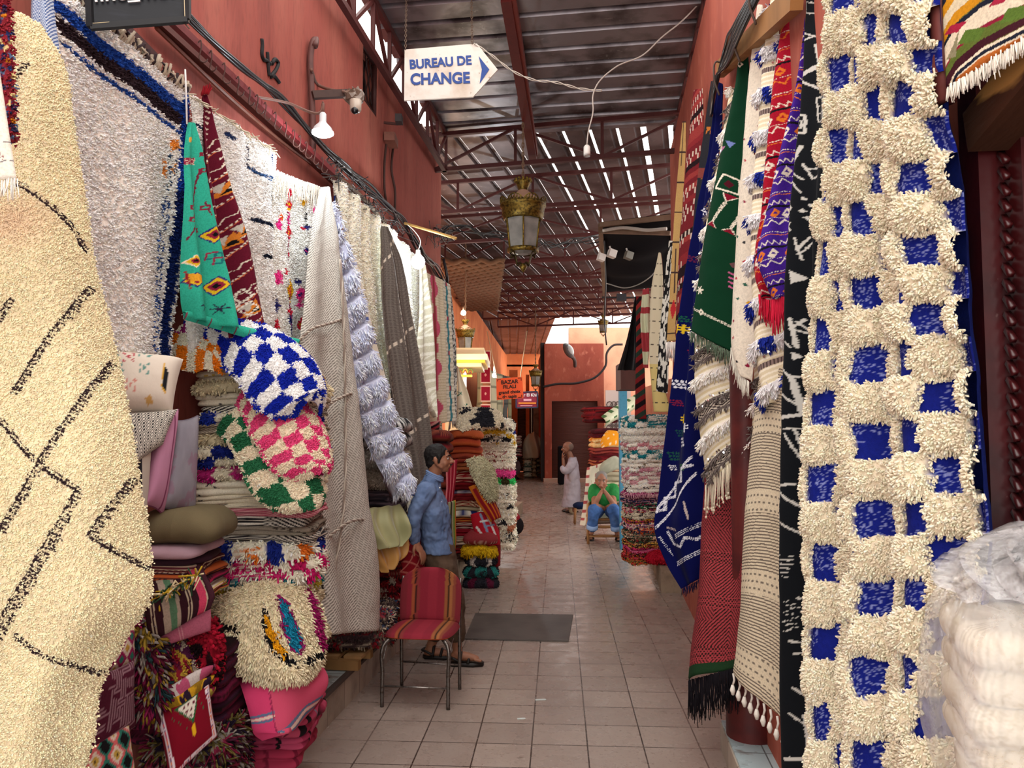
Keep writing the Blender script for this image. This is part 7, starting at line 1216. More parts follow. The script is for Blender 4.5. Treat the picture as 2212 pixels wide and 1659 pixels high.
s_, f_, u_, k_ = fr3; GH = mat('grey_hair', '#77726e', .85, bump=(160, .7, .005)); g = Geo()
ball(g, hc+(f_*-.018+u_*.042)*k_, .1*k_, 18, '#808080', (.84, .93, .8), np.array((s_, f_, u_)))
soft(g, 'hair', GH, M3, .009, 2)
GRN = mat('green_shirt', '#1f7a38', .85, bump=(150, .25, .003), var=[(6, '#1a642e', .45, .7, 3)])
g = Geo(); ring_loft(g, [(Q(1304, 1046, .04), .09, .08), (Q(1304, 1053, .05), .2, .11), (Q(1304, 1066, .05), .21, .15), (Q(1305, 1085, .08), .2, .16), (Q(1306, 1106, .14), .19, .16)], 26)
for q, sx, ex in ((-1, 1284, 1281), (1, 1324, 1328)): limb(g, [Q(sx, 1058, .03), Q(ex, 1074, -.08)], [.1, .085])
soft(g, 'tshirt', GRN, M3, .01, 3, .03, .09)
JN = mat('blue_jeans', '#3d5f96', .9, bump=(160, .4, .003), var=[(8, '#2c4878', .45, .7, 3), (4, '#6482b0', .6, .8, 3)])
g = Geo(); ring_loft(g, [(Q(1306, 1098, .15), .19, .17), (Q(1306, 1112, .12), .2, .19)])
for (kn, ak, ft), sx in zip(KN, (1296, 1316)): limb(g, [Q(sx, 1108, .1), (Q(sx, 1108, .1)+kn)/2, kn], [.12, .115, .1]); limb(g, [kn, (kn*.6+ak*.4)], [.1, .085]); limb(g, [kn*.6+ak*.4, kn*.25+ak*.75], [.085, .078])
jn = soft(g, 'jeans', JN, M3, .01, 3, .03, .08)
for kn, ak, ft in KN: g = Geo(); tube(g, [kn*.36+ak*.64, kn*.18+ak*.82, kn*.16+ak*.84], [.088, .09, .08], 14, '#7f97bd'); build(g, 'rolled_cuff', COTTON, jn)
for kn, ak, ft in KN:
    g = Geo(); c0 = ft+[0, 0, .012]; pts = [(-.05, .15), (.05, .15), (.055, .02), (.065, -.06), (.03, -.1), (-.03, -.1), (-.065, -.06), (-.055, .02)]; v = [c0+[x, y, zz] for zz in (-.012, .014) for x, y in pts]; n = 8
    g.add(v, [(i, (i+1) % n, n+(i+1) % n, n+i) for i in range(n)], [(n, n+i+1, n+i+2) for i in range(n-2)], '#15131a'); tube(g, spl([c0+[-.058, .0, .01], c0+[-.03, -.01, .07], c0+[.03, -.01, .07], c0+[.058, 0, .01]], 12), .02, 6, '#16141c'); build(g, 'sandal', SAND, M3)
# wooden chair of the seated man
t = thing('wooden_chair', F(1306, 1160), 'rustic pale pole-framed wooden chair under the seated man', 'chair')
wc = '#a8794c'
LG = {}
for nm_, x, y, dd, top in (('a', 1270, 1158, 0, 1083), ('b', 1343, 1160, 0, 1080), ('c', 1276, 1138, .42, 1010), ('d', 1340, 1138, .42, 1010)):
    p = F(x, y) if dd == 0 else F(x, y)
    p = np.array((P(x, 1100, D3-.18+dd)[0], D3-.18+dd, 0)); LG[nm_] = p; g = Geo(); tube(g, [p, p+[0, 0, .3], p+[0, 0, .62 if dd == 0 else .95]], [.022, .025, .022], 8, wc); build(g, 'leg', WOOD, t)
for z in (.12, .26, .38): g = Geo(); tube(g, [LG['a']+[0, -.0, z], (LG['a']+LG['b'])/2+[0, 0, z], LG['b']+[0, 0, z]], [.018, .024, .018], 8, wc); build(g, 'rung', WOOD, t)
for z in (.2, .38, .6):
    for a, b in (('a', 'c'), ('b', 'd')): g = Geo(); tube(g, [LG[a]+[0, 0, z], LG[b]+[0, 0, z]], .018, 8, wc); build(g, 'rung', WOOD, t)
for z in (.7, .85): g = Geo(); tube(g, [LG['c']+[0, 0, z], LG['d']+[0, 0, z]], .018, 8, wc); build(g, 'back_slat', WOOD, t)
g = Geo(); a, b = LG['a'], LG['d']; box(g, ((a[0]+b[0])/2, (a[1]+b[1])/2, .40), (b[0]-a[0], .44, .03), None, '#8a6a48'); build(g, 'seat', WOOD, t, False)
folded('seat_cushion', ((a[0]+b[0])/2, (a[1]+b[1])/2-.04, .415), .46, .46, .07, 0, 2, p_stripes(['#b8bfa4', '#9a4a3c', '#c8c8b0'], [.2, .06, .1]), COTTON, None, res=.02, label='pale green and red folded cushion on the chair of the seated man', cat='cushion')
t = thing('stool', F(1253, 1118), 'small wooden stool with a navy padded top beside the person in the gown', 'stool')
p = P(1253, 1090, 14.6); p[2] = 0
for dx in (-.09, .09): 
    for dy in (-.09, .09): g = Geo(); tube(g, [p+[dx*1.15, dy*1.15, 0], p+[dx, dy, .3]], .018, 6, '#8c6440'); build(g, 'leg', WOOD, t)
g = Geo(); ball(g, p+[0, 0, .34], .14, 14, '#16203c', (1, 1, .5)); build(g, 'padded_top', VELVET, t)
# ============================================================ signs, lamps, wires, chair
def text(s, c, right, up, size, m, par, name='lettering', bold=.0, ext=.002, align='CENTER', sx=1.):
    cu = bpy.data.curves.new(name, 'FONT'); cu.body = s; cu.size = size; cu.extrude = ext; cu.offset = bold; cu.align_x = align; cu.align_y = 'BOTTOM_BASELINE'
    o = bpy.data.objects.new(name, cu); me = bpy.data.meshes.new_from_object(o); bpy.data.objects.remove(o)
    r = Vector(nrm(right)); u = Vector(nrm(up)); u = (u-r*u.dot(r)).normalized(); n = r.cross(u)
    M = Matrix((( r.x*sx, u.x, n.x), (r.y*sx, u.y, n.y), (r.z*sx, u.z, n.z))).to_4x4()
    me.transform(M); me.materials.clear(); me.materials.append(m)
    o = bpy.data.objects.new(name, me); COL.objects.link(o); o.location = Vector([float(q) for q in c]); WL[o.name] = o.location.copy(); setpar(o, par); return o
INKB = mat('sign_blue', '#1f3f86', .5); INKK = mat('sign_black', '#1a1210', .6); INKW = mat('sign_white', '#e8e8ea', .5)
def plate(g, pts, th, n, col):
    pts = np.asarray(pts); k = len(pts); n = np.asarray(n)*th; c = pts.mean(0); v = np.concatenate([pts, pts+n, [c], [c+n]])
    return g.add(v, [(i, (i+1) % k, k+(i+1) % k, k+i) for i in range(k)], [(2*k, (i+1) % k, i) for i in range(k)]+[(2*k+1, k+i, k+(i+1) % k) for i in range(k)], col)
d = 6.3; t = thing('exchange_sign', P(960, 216, d), 'white arrow-shaped sign reading BUREAU DE CHANGE hanging on chains', 'sign')
p = [P(874, 107, d), P(1030, 94, d), P(1075, 150, d), P(1022, 209, d), P(873, 217, d)]; g = Geo(); plate(g, p, .02, (0, 1, 0), '#cfc4b8')
build(g, 'board', mat('rusty_sign', '#d4ccc4', .5, bump=(30, .5, .003), var=[(3.5, '#b09c88', .5, .72, 6), (30, '#8a6a50', .66, .75, 3)]), t, False)
rt = nrm(P(1020, 138, d)-P(885, 143, d)); bl = (0, -.004, 0)
text('BUREAU DE', P(952, 144, d)+bl, nrm(P(1020, 134, d)-P(885, 144, d)), (0, 0, 1), .108, INKB, t, 'lettering', .0035, sx=.92)
text('CHANGE', P(951, 181, d)+bl, nrm(P(1020, 178, d)-P(885, 182, d)), (0, 0, 1), .132, INKB, t, 'lettering', .0045, sx=.92)
g = Geo(); pp = [P(1034, 121, d-.005), P(1057, 150, d-.005), P(1036, 181, d-.005), P(1041, 150, d-.005)]; g.add(pp, None, [(0, 1, 3), (1, 2, 3)], '#1f3f86'); build(g, 'arrow', INKB, t, False)
for a, b in (((876, 108), (878, -30)), ((1020, 96), (1018, -30))):
    g = Geo(); e = spl([P(*a, d), P(*b, d)], 26)
    for k in range(25): q = e[k]; A = (.011, 0, 0) if k % 2 else (0, .011, 0); tube(g, [q+np.array((0, 0, .012*math.sin(z)+.013))+np.array(A)*math.cos(z)*.8 for z in np.linspace(0, 2*PI, 9)], .0035, 4, '#6a5648', False)
    build(g, 'chain', PAINT, t)
# black board at the top left
d = 2.8; t = thing('shop_board', P(300, 60, d), 'black framed board with cut-off white lettering above the bordered rug', 'sign')
q = [P(196, 60, d), P(405, 44, d+.1), P(403, -110, d+.1), P(188, -110, d)]; g = Geo(); n_ = nrm(np.cross(q[1]-q[0], q[3]-q[0])); n_ = n_ if n_[1] > 0 else -n_
plate(g, q, .02, n_, '#1c2029'); build(g, 'panel', mat('slate', '#12161e', .5, var=[(9, '#222732', .55, .8, 5)], stretch=(1, 1, 4)), t, False)
g = Geo()
for a, b in ((0, 1), (1, 2), (0, 3)): bar(g, q[a]-n_*.004, q[b]-n_*.004, .022, .022, '#1e2024')
build(g, 'frame', PAINT, t, False)
g = Geo(); 
for a, b in (((202, 54), (400, 39)), ((400, 39), (398, -20))): bar(g, P(*a, d-.0)-n_*.012, P(*b, d+.1 if a[0] > 300 or b[0] > 300 else d)-n_*.012, .002, .002, '#b8a884')
build(g, 'gold_line', PLAIN, t, False)
text('fine_moroc', P(203, 6, d)-n_*.006, nrm(q[1]-q[0]), (0, 0, 1), .082, INKW, t, 'lettering', .001, align='LEFT')
g = Geo(); tube(g, [P(408, 48, d+.1), P(409, -60, d+.1)], .0025, 4, '#c8c0b8'); tube(g, [P(397, 48, d+.1), P(409, 62, d+.1)], .003, 4, '#5a4a44'); build(g, 'wire', PLAIN, t)
# orange sign
d = 16; t = thing('bazaar_sign', P(1101, 862, d), 'orange sign reading BAZAR FILALI grand choix de tapis on two strings', 'sign')
g = Geo(); plate(g, [P(1072, 818, d), P(1128, 814, d), P(1131, 860, d), P(1073, 864, d)], .02, (0, 1, 0), '#e0582c'); build(g, 'board', mat('orange_board', '#e2582a', .6), t, False)
rr = nrm(P(1131, 860, d)-P(1073, 864, d))
for s_, y, sz in (('BAZAR', 829, .115), ('FILALI', 839, .105), ('grand choix', 850, .095), ('de tapis', 859.5, .095)): text(s_, P(1101, y, d)-[0, .01, 0], rr, (0, 0, 1), sz, INKK, t, 'lettering', .0025)
g = Geo()
for a, b, c_ in (((1075, 824), (1075, 819.5), (1082, 819)), ((1126, 822), (1126, 816.5), (1119, 817)), ((1076, 857), (1076, 861.5), (1084, 861)), ((1127, 853), (1127, 858), (1119, 858.5))): tube(g, [P(*a, d-.01), P(*b, d-.01), P(*c_, d-.01)], .006, 4, '#1a1210')
build(g, 'corner_marks', INKK, t)
g = Geo()
for a, b in (((1074, 818), (1052, 715)), ((1124, 815), (1138, 715))): tube(g, [P(*a, d), P(*b, d)], .008, 4, '#b09878')
build(g, 'string', PLAIN, t)
d = 18; t = thing('shop_sign', P(1138, 881, d), 'small crimson sign with white writing behind the orange sign', 'sign')
g = Geo(); plate(g, [P(1115, 848, d), P(1161, 846, d), P(1161, 880, d), P(1115, 881, d)], .04, (0, 1, 0), '#7a1430'); build(g, 'board', mat('crimson_board', '#8a1834', .5), t, False)
g = Geo(); 
for a, b in (((1115, 848), (1161, 846)), ((1161, 846), (1161, 880)), ((1161, 880), (1115, 881)), ((1115, 881), (1115, 848))): bar(g, P(*a, d-.02), P(*b, d-.02), .04, .03, '#262c48')
build(g, 'frame', PAINT, t, False); text('ar El Khir', P(1145, 856.5, d)-[0, .03, 0], (1, 0, 0), (0, 0, 1), .1, INKW, t, 'lettering', .002)
g = Geo(); bar(g, P(1120, 871, d-.03), P(1158, 871, d-.03), .01, .035, '#d8862c'); bar(g, P(1131, 864, d-.03), P(1148, 864, d-.03), .01, .05, '#d8a0b0'); bar(g, P(1124, 876.5, d-.03), P(1150, 876.5, d-.03), .01, .02, '#d8a0b0'); build(g, 'text_bars', PLAIN, t, False)
# ---------------------------------------------- lanterns
GLAS = mat('frosted_glass', '#87847e', .35, trans=.0, alpha=1., spec=.5, var=[(6, '#6a6864', .4, .7, 4)])
PKM = mat('lantern_cap', '#b08a76', .5, .0)
def lantern(px, ytop, ybot, d, label, ychain, n=6):
    top = P(px, ytop, d); bot = P(px, ybot, d); Hh = top[2]-bot[2]; x0, y0 = bot[0], bot[1]; k = Hh/190.
    t = thing('hanging_lantern', bot, label, 'lantern', 'old brass lanterns along the alley'); Z = lambda y: bot[2]+(190-y)*k; c = (x0, y0, 0)
    L = lambda prof, nm, m, nn=24, **kw: build(lathe(Geo(), [(r*k, Z(y)) for r, y in prof], c, nn, '#a88a3c'), nm, m, t, **kw)
    L([(4, 26), (10, 24), (10, 18), (14, 9), (17, 2), (15, 2), (12, 12), (8, 20), (0, 22)], 'crown', BRASS)
    g = Geo()
    for q in range(12): a = q*PI/6; ball(g, (x0+16*k*math.cos(a), y0+16*k*math.sin(a), Z(1)), 3*k, 6, '#b8963c', (1, 1, 1.6))
    build(g, 'crown_knobs', BRASS, t)
    L([(10, 22), (14, 26), (24, 34), (35, 43), (42, 52)], 'cap', PKM, label='dull pinkish metal cap')
    L([(40, 48), (46, 50), (47, 55), (43, 58), (44, 61), (42, 70), (43, 73), (40, 76), (40, 81), (37, 84), (34, 80)], 'brass_band', BRASS, 36)
    g = Geo()
    for q in range(8):
        a0 = q*PI/4
        for z in range(7):
            f_ = z/6; a = a0+f_*PI/4; hgt = (max(0, math.sin(f_*PI)))**.8*18; R_ = 45; hgt *= .62; p0 = (x0+R_*k*math.cos(a), y0+R_*k*math.sin(a), Z(52)); p1 = (x0+(R_+hgt*.25)*k*math.cos(a), y0+(R_+hgt*.25)*k*math.sin(a), Z(51-hgt)); bar(g, p0, p1, 1.6*k, 1.6*k, '#9c8238')
            if z < 6: a2 = a0+(z+1)/6*PI/4; h2_ = (max(0, math.sin((z+1)/6*PI)))**.8*11.2; bar(g, p1, (x0+(R_+h2_*.25)*k*math.cos(a2), y0+(R_+h2_*.25)*k*math.sin(a2), Z(51-h2_)), 1.8*k, 1.8*k, '#9c8238'); bar(g, p0, (x0+(R_+h2_*.25)*k*math.cos(a2), y0+(R_+h2_*.25)*k*math.sin(a2), Z(51-h2_*.6)), 1.2*k, 1.2*k, '#9c8238')
    build(g, 'filigree_rim', BRASS, t, False)
    g = Geo(); lathe(g, [(37*k, Z(82)), (29.5*k, Z(143)), (27*k, Z(149)), (12*k, Z(153)), (0, Z(153))], c, n*1, '#b5b0a6', rot=PI/6); build(g, 'glass', GLAS, t, False, label='cloudy frosted glass')
    for q in range(n): a = q*2*PI/n+PI/6; g = Geo(); tube(g, [(x0+38*k*math.cos(a), y0+38*k*math.sin(a), Z(82)), (x0+30.5*k*math.cos(a), y0+30.5*k*math.sin(a), Z(144))], 1.8*k, 6, '#b0903c'); build(g, 'glazing_bar', BRASS, t)
    L([(28, 141), (32, 141), (32, 148), (28, 150)], 'lower_ring', BRASS)
    for q in range(4):
        a = q*PI/2+PI/4; g = Geo(); pr = [(32, 148), (35, 155), (28, 151), (21, 160), (15, 174), (9, 170), (3, 174)]; tube(g, spl([(x0+r*k*math.cos(a), y0+r*k*math.sin(a), Z(y)) for r, y in pr], 24), 1.7*k, 5, '#6a5a34'); build(g, 'scroll', BRASS, t)
    L([(0, 190), (5, 184), (8, 178), (4, 172), (0, 170)], 'finial', BRASS, 12)
    g = Geo(); zt = ZR+(.0 if d < 9 else .04) if ychain is None else P(px, ychain, d)[2]; nn = int((zt-top[2])/.05); e = np.linspace(top[2]-.02, zt, max(nn, 3))
    for q in range(len(e)-1): A = np.array((.4, 0, 0) if q % 2 else (0, .4, 0)); L_ = (e[1]-e[0]); tube(g, [np.array((x0, y0, e[q]+L_/2+L_*.62*math.sin(z)))+A*L_*.5*math.cos(z) for z in np.linspace(0, 2*PI, 9)], .007 if d < 10 else .009, 4, '#7a5e48', False)
    build(g, 'chain', PAINT, t); return t
lantern(1130, 389, 589, 8.2, 'largest brass lantern with frosted glass hanging in the middle of the alley', None)
lantern(1005, 692, 778, 14.6, 'medium brass lantern with a lit bulb above it, left of the alley', None)
lantern(1157, 788, 846, 21, 'small brass lantern right of the orange sign', None)
lantern(1303, 682, 728, 20, 'small distant lantern in the glare below the far roof', None)
# ---------------------------------------------- bulbs and their light
EM = mat('bulb_glow', '#ffffff', .5, emis='#eef6ff', estr=45); EM2 = mat('bulb_glow_warm', '#ffffff', .5, emis='#fff0d8', estr=35)
t = thing('lamp', P(697, 300, 4.4), 'glaring white reflector bulb on a metal arm over the white rugs', 'lamp')
c0 = P(697, 292, 4.4); g = Geo(); lathe(g, [(0, .0), (.04, -.004), (.062, .008), (.062, .02), (.03, .028), (0, .028)], c0, 24, '#ffffff'); build(g, 'bulb', EM, t)
g = Geo(); lathe(g, [(.062, .02), (.05, .045), (.026, .07), (.02, .08), (.02, .125), (.012, .135), (0, .135)], c0, 20, '#c8ccd0'); build(g, 'socket', GLOSS, t)
g = Geo(); tube(g, spl([c0+[0, 0, .13], c0+[0, 0, .2], P(694, 240, 4.4), P(620, 222, 4.3), W(545, 208, -1.86)], 30), .008, 6, '#6a4a40'); build(g, 'arm', PAINT, t)
light('lamp_light', 'POINT', c0+[.04, -.02, -.06], 10, (.86, .94, 1), .05)
t = thing('lamp', P(903, 580, 6.9), 'round white bulb hanging on a wire below the bamboo stick', 'lamp')
c0 = P(903, 566, 6.9); g = Geo(); ball(g, c0, .062, 20, '#ffffff', (1, 1, 1.05)); build(g, 'bulb', EM, t)
g = Geo(); lathe(g, [(.045, .045), (.022, .075), (.02, .11), (0, .11)], c0, 14, '#d8d8d0'); build(g, 'socket', GLOSS, t)
g = Geo(); tube(g, spl([c0+[0, 0, .1], P(908, 520, 6.9), P(896, 500, 6.88), P(880, 485, 6.86)], 20), .004, 5, '#c8c0b8'); build(g, 'wire', PLAIN, t)
light('lamp_light', 'POINT', c0+[.1, -.1, -.02], 18, (.9, .97, 1), .06)
g = Geo(); tube(g, [P(874, 482, 6.9), P(986, 515, 6.7)], .012, 8, '#c8a060'); tag(build(g, 'bamboo_stick', WOOD), 'thin bamboo stick poking out from the left wall above the round bulb', 'stick')
t = thing('lamp', P(1001, 676, 14.5), 'small warm bulb just above the medium lantern', 'lamp'); g = Geo(); ball(g, P(1001, 676, 14.4), .05, 12); build(g, 'bulb', EM2, t); g = Geo(); tube(g, [P(1001, 676, 14.4)+[0, 0, .05], P(1001, 676, 14.4)+[0, 0, .12]], .02, 8, '#6a5648'); build(g, 'socket', PLAIN, t)
light('lamp_light', 'POINT', P(1001, 680, 14.2), 10, (1, .85, .65), .06)
t = thing('lamp', P(1068, 812, 19), 'cool white bulb beside the orange sign', 'lamp'); g = Geo(); ball(g, P(1068, 811, 16.3), .05, 12); build(g, 'bulb', EM, t); g = Geo(); tube(g, [P(1068, 811, 16.3), P(1066, 790, 16.3)], .012, 6, '#b8b0a8'); build(g, 'wire', PLAIN, t)
light('lamp_light', 'POINT', P(1068, 815, 16.1), 60, (.9, .97, 1), .06)
t = thing('lamp_socket', P(1268, 340, 6.6), 'empty white lamp socket dangling on a grey wire', 'socket')
c0 = P(1268, 338, 6.6); g = Geo(); lathe(g, [(.0, .015), (.024, .015), (.029, .0), (.03, .03), (.029, .085), (.018, .1), (.0, .102)], c0, 20, '#dcd8d2'); build(g, 'shell', GLOSS, t)
g = Geo(); tube(g, spl([c0+[0, 0, .1], P(1270, 290, 6.6), P(1281, 240, 6.6), P(1281, 205, 6.6), P(1286, 190, 6.6), P(1330, 145, 6.6), P(1390, 118, 6.6), P(1430, 80, 6.55), P(1470, 48, 6.5), P(1510, 8, 6.45)], 70), .0065, 6, '#b8aea6')
for s in (0, PI):
    e = spl([P(1024, 94, 6.29), P(1060, 118, 6.35), P(1110, 155, 6.45), P(1150, 172, 6.5), P(1200, 178, 6.55), P(1255, 192, 6.6), P(1300, 196, 6.62)], 90); k = np.arange(90)*.35+s; tube(g, e+np.stack([0*k, .006*np.cos(k), .008*np.sin(k)], 1), .0045, 5, '#c8bfb4')
build(g, 'wire', PLAIN, t)
# ---------------------------------------------- hooks and rails on the left wall
XA = -1.86
g = Geo(); bar(g, W(355, 30, XA), W(720, 373, XA), .03, .035, '#6c1f22'); tag(build(g, 'hook_rail', PAINT, None, False), 'dark red steel rail on the left wall holding the iron hooks', 'rail')
g = Geo(); bar(g, W(330, 38, XL+.06), W(730, 400, XL+.06), .04, .035, '#5a2c26'); tube(g, spl([W(338, 60, XL+.05), W(500, 215, XL+.05), W(640, 330, XL+.05), W(720, 385, XL+.05)], 40), .011, 6, '#7a4a3a'); tag(build(g, 'lower_rail', PAINT, None, False), 'rusty flat bar with a pipe below the hook rail', 'rail')
g = Geo(); bar(g, W(268, 60, XL+.05), W(340, 132, XL+.05), .04, .03, '#4a2422'); tag(build(g, 'short_bar', PAINT, None, False), 'short rusty bar on the wall under the black board', 'bar')
a, b = W(355, 30, XA), W(700, 354, XA)
for k in range(14):
    f_ = .13+k*.062+.012*math.sin(k*5); p = a+(b-a)*f_+[.03, 0, -.02]; s = .024+.004*math.sin(k*3); r_ = random.Random(k); th = np.linspace(PI*.5, PI*-.9, 14)
    sw = r_.uniform(-.5, .5); ax = np.array((1, sw, 0)); ax = ax/np.linalg.norm(ax)
    pts = [p+ax*(-.5*s)+[0, 0, .018], p+ax*(-.1*s)+[0, 0, .03], p+[0, 0, .02], p+[0, 0, -.012], p+ax*(-.2*s)+[0, 0, -.035]]+[p+ax*(s*(.45-.75*math.cos(q)))+[0, 0, -.05-s*math.sin(q)*.9] for q in np.linspace(.1, PI*.95, 8)]
    g = Geo(); tube(g, spl(pts, 36), .0032, 6, '#4a2c26'); build(g, 'iron_hook', PAINT, label='empty iron S-shaped hook hanging from the dark red rail on the left wall', cat='hook', group='empty hooks on the left rail')
# cable bundle
r_ = random.Random(4); e = [W(x, y, XL+.09) for x, y in ((395, 25), (450, 80), (530, 150), (605, 212), (650, 262), (700, 318), (760, 375), (830, 440), (870, 480), (905, 540), (948, 585), (962, 615))]
g = Geo(); e = spl(e, 90)
for q in range(7):
    w_ = np.stack([vn(np.arange(90)*.12, q*3.3+0*np.arange(90), k)-.5 for k in range(3)], 1)*np.linspace(.03, .11, 90)[:, None]; tube(g, e+w_, .012 if q < 3 else .007, 6, ['#121116', '#17161a', '#1c1b20', '#2a2a2c', '#22262a', '#191214', '#3a3a3c'][q])
tag(build(g, 'cable_bundle', GLOSS), 'thick tangled black cable bundle running down the left wall', 'cable')
for nm_, ee, n, lab in (('wire_tangle', ((700, 345), (760, 395), (820, 450), (880, 500)), 26, 'tangle of loose thin wires hanging off the cable bundle on the left wall'), ('wire_tangle', ((930, 490), (950, 500), (965, 500), (945, 515)), 14, 'small knot of wires at the far corner of the left wall')):
    g = Geo()
    for k in range(n):
        f_ = r_.random()*(len(ee)-1.01); i = int(f_); q = np.array(ee[i])*(1-f_+i)+np.array(ee[i+1])*(f_-i); X_ = XL+.12
        pts = [W(q[0]+r_.uniform(-4, 4)+j*r_.uniform(-14, 16)*.6, q[1]+r_.uniform(-16, 16)*(j > 0)+j*r_.uniform(-2, 6), X_+r_.uniform(0, .05)) for j in range(5)]; tube(g, spl(pts, 20), .0035, 4, r_.choice(['#1a191d', '#2c2a2c', '#5a5654', '#17161a']))
    tag(build(g, nm_, GLOSS), lab, 'wires')
g = Geo(); e = spl([W(948, 500, XL+.1), P(1000, 495, 9.4), P(1090, 510, 9.8), P(1180, 528, 10.4), P(1295, 515, 11)], 60)
for q in range(4): tube(g, e+np.stack([vn(np.arange(60)*.2, q+0*np.arange(60), k)-.5 for k in range(3)], 1)*.12, .009, 4, '#1c1b1f')
tag(build(g, 'overhead_cable', GLOSS), 'sagging black cables crossing the alley behind the largest lantern', 'cable')
g = Geo(); tube(g, spl([W(958, 560, XL+.1), W(966, 600, XL+.15), P(962, 640, 9.5), P(958, 700, 9.6)], 24), .02, 6, '#1a191d'); tag(build(g, 'drop_cable', GLOSS), 'black cable dropping at the far end of the left wall', 'cable')
# wall conduit with camera
t = thing('security_camera', W(675, 350, XL), 'vertical conduit with a bracket and a taped security camera on the left wall', 'camera')
g = Geo(); tube(g, spl([W(676, 350, XL+.03), W(675, 250, XL+.03), W(673, 200, XL+.03), W(672, 110, XL+.03), W(676, 90, XL+.04), W(682, 84, XL+.05), W(680, 100, XL+.06)], 40), .022, 8, '#5c3a36'); build(g, 'conduit', PAINT, t)
g = Geo(); tube(g, spl([W(672, 150, XL+.05), P(690, 185, 5.4), P(720, 195, 5.35), P(745, 198, 5.3)], 24), .012, 6, '#6a4a40'); build(g, 'hose', PAINT, t)
g = Geo(); bar(g, W(674, 206, XL+.04), P(750, 202, 5.35), .05, .05, '#3c2620'); build(g, 'bracket', PAINT, t, False)
g = Geo(); p = P(765, 210, 5.3); g2 = ball(Geo(), p, .07, 14, '#5a4a40', (1., .9, .8)); A_ = g2.v[0]; A_ += rng.normal(0, .008, A_.shape); g.add(A_, g2.q[0], c='#6a584c'); build(g, 'taped_housing', GLOSS, t, False)
g = Geo(); p = P(768, 232, 5.25); lathe(g, [(0, -.035), (.03, -.035), (.04, -.02), (.042, .05), (0, .06)], p, 18, '#a89a8c'); q = build(g, 'camera_body', GLOSS, t); g = Geo(); ball(g, p+[0, -.02, -.03], .026, 12, '#101014'); build(g, 'lens', GLOSS, q)
g = Geo(); bar(g, W(830, 265, XL+.03), W(858, 268, XL+.16), .02, .02, '#4a2c28'); box(g, W(862, 258, XL+.2), (.06, .1, .07), None, '#2c2426'); tag(build(g, 'wall_bracket', PAINT, None, False), 'small dark bracket with a box high on the left wall', 'bracket')
g = Geo(); box(g, W(845, 303, XL+.05), (.1, .22, .08), None, '#7a4a3c'); 
for dx in (-8, 8): tube(g, spl([W(842+dx, 312, XL+.03), W(838+dx, 370, XL+.03), W(842+dx*1.4, 410, XL+.03), W(845+dx, 455, XL+.03)], 24), .012, 5, '#3c2824')
tag(build(g, 'junction_box', PAINT, None, False), 'rusty junction box with two dark pipes running down the left wall', 'box')
# ---------------------------------------------- red striped chair
t = thing('metal_chair', (F(825, 1527)+F(968, 1533))/2, 'metal chair with red, orange and black striped fabric seat and back', 'chair')
fl, fr_, bl_, br_ = F(825, 1527), F(968, 1533), F(868, 1480), F(993, 1489)
sw = lambda f_, z: f_+np.array((0, 0, z)); cen = (fl+fr_+bl_+br_)/4; SZ = .425
def st(U): 
    cs = ['#70242c', '#7c2430', '#90482c', '#141010', '#7c3230', '#7e2230', '#862634', '#7e2230', '#8a5230', '#141010', '#945c38', '#7c4030', '#70242c']; e = np.cumsum([9, 6, 4, 2, 4, 12, 12, 10, 5, 2, 4, 4, 7]); e = e/e[-1]
    return np.array([cc(k) for k in cs])[np.minimum(np.searchsorted(e, np.clip(U, 0, .9999)), len(cs)-1)]
for p in (fl, fr_):
    top = p+(cen-p)*.06; g = Geo(); tube(g, spl([p, sw(p*.9+top*.1, .2), sw(top, SZ-.03), sw(top+(nrm(cen-p)*[1, 1, 0])*.05, SZ+.0), sw(top+(bl_ if p is fl else br_)*0+((bl_ if p is fl else br_)-p)*.45, SZ+.0)], 24), .0125, 10, '#6a6460'); build(g, 'leg', STEEL, t)
BT = {}
for p, q in ((bl_, 'l'), (br_, 'r')):
    f0_ = fl if q == 'l' else fr_; bk = nrm(p-f0_); top = sw(p+bk*.02, .74); BT[q] = top; g = Geo(); tube(g, spl([p, sw(p-bk*.01, .2), sw(p-bk*.015, .42), sw(p, .58), top], 24), .012, 10, '#6a6460'); build(g, 'leg', STEEL, t)
g = Geo(); tube(g, [sw(fl, .13), sw(fr_, .13)], .006, 6, '#8a8480'); build(g, 'stretcher', STEEL, t)
g = Geo(); tube(g, [sw(bl_, .16), sw(br_, .16)], .006, 6, '#8a8480'); build(g, 'stretcher', STEEL, t)
g = Geo()
for p, o_ in ((fl, bl_), (fr_, br_)): tube(g, spl([sw(p+(o_-p)*.03, .28), sw(p+(o_-p)*.2, .36), sw(p+(o_-p)*.4, .4)], 10), .005, 6, '#8a8480')
build(g, 'brace', STEEL, t)
n = 40; u = np.linspace(-1, 1, n); U, V = np.meshgrid(u, u); a_ = (U+1)/2; b_ = (V+1)/2; k = np.maximum(np.abs(U), np.abs(V)); s_ = 1-.10*np.maximum(0, np.abs(U)+np.abs(V)-1)**1.5
ex = nrm(fr_-fl); ey = nrm((bl_+br_)/2-(fl+fr_)/2); W2, D2 = np.linalg.norm(fr_-fl)/2+.012, .215; SQ = 1-.16*(U**2*V**2)**1.5
B = cen+(U*SQ*W2)[..., None]*ex+(V*SQ*D2)[..., None]*ey+np.array((0, 0, 1))*(SZ+.0); dome = .028*((1-U**8)*(1-V**8))**.5+.01*(1-U**2)*(1-V**2)
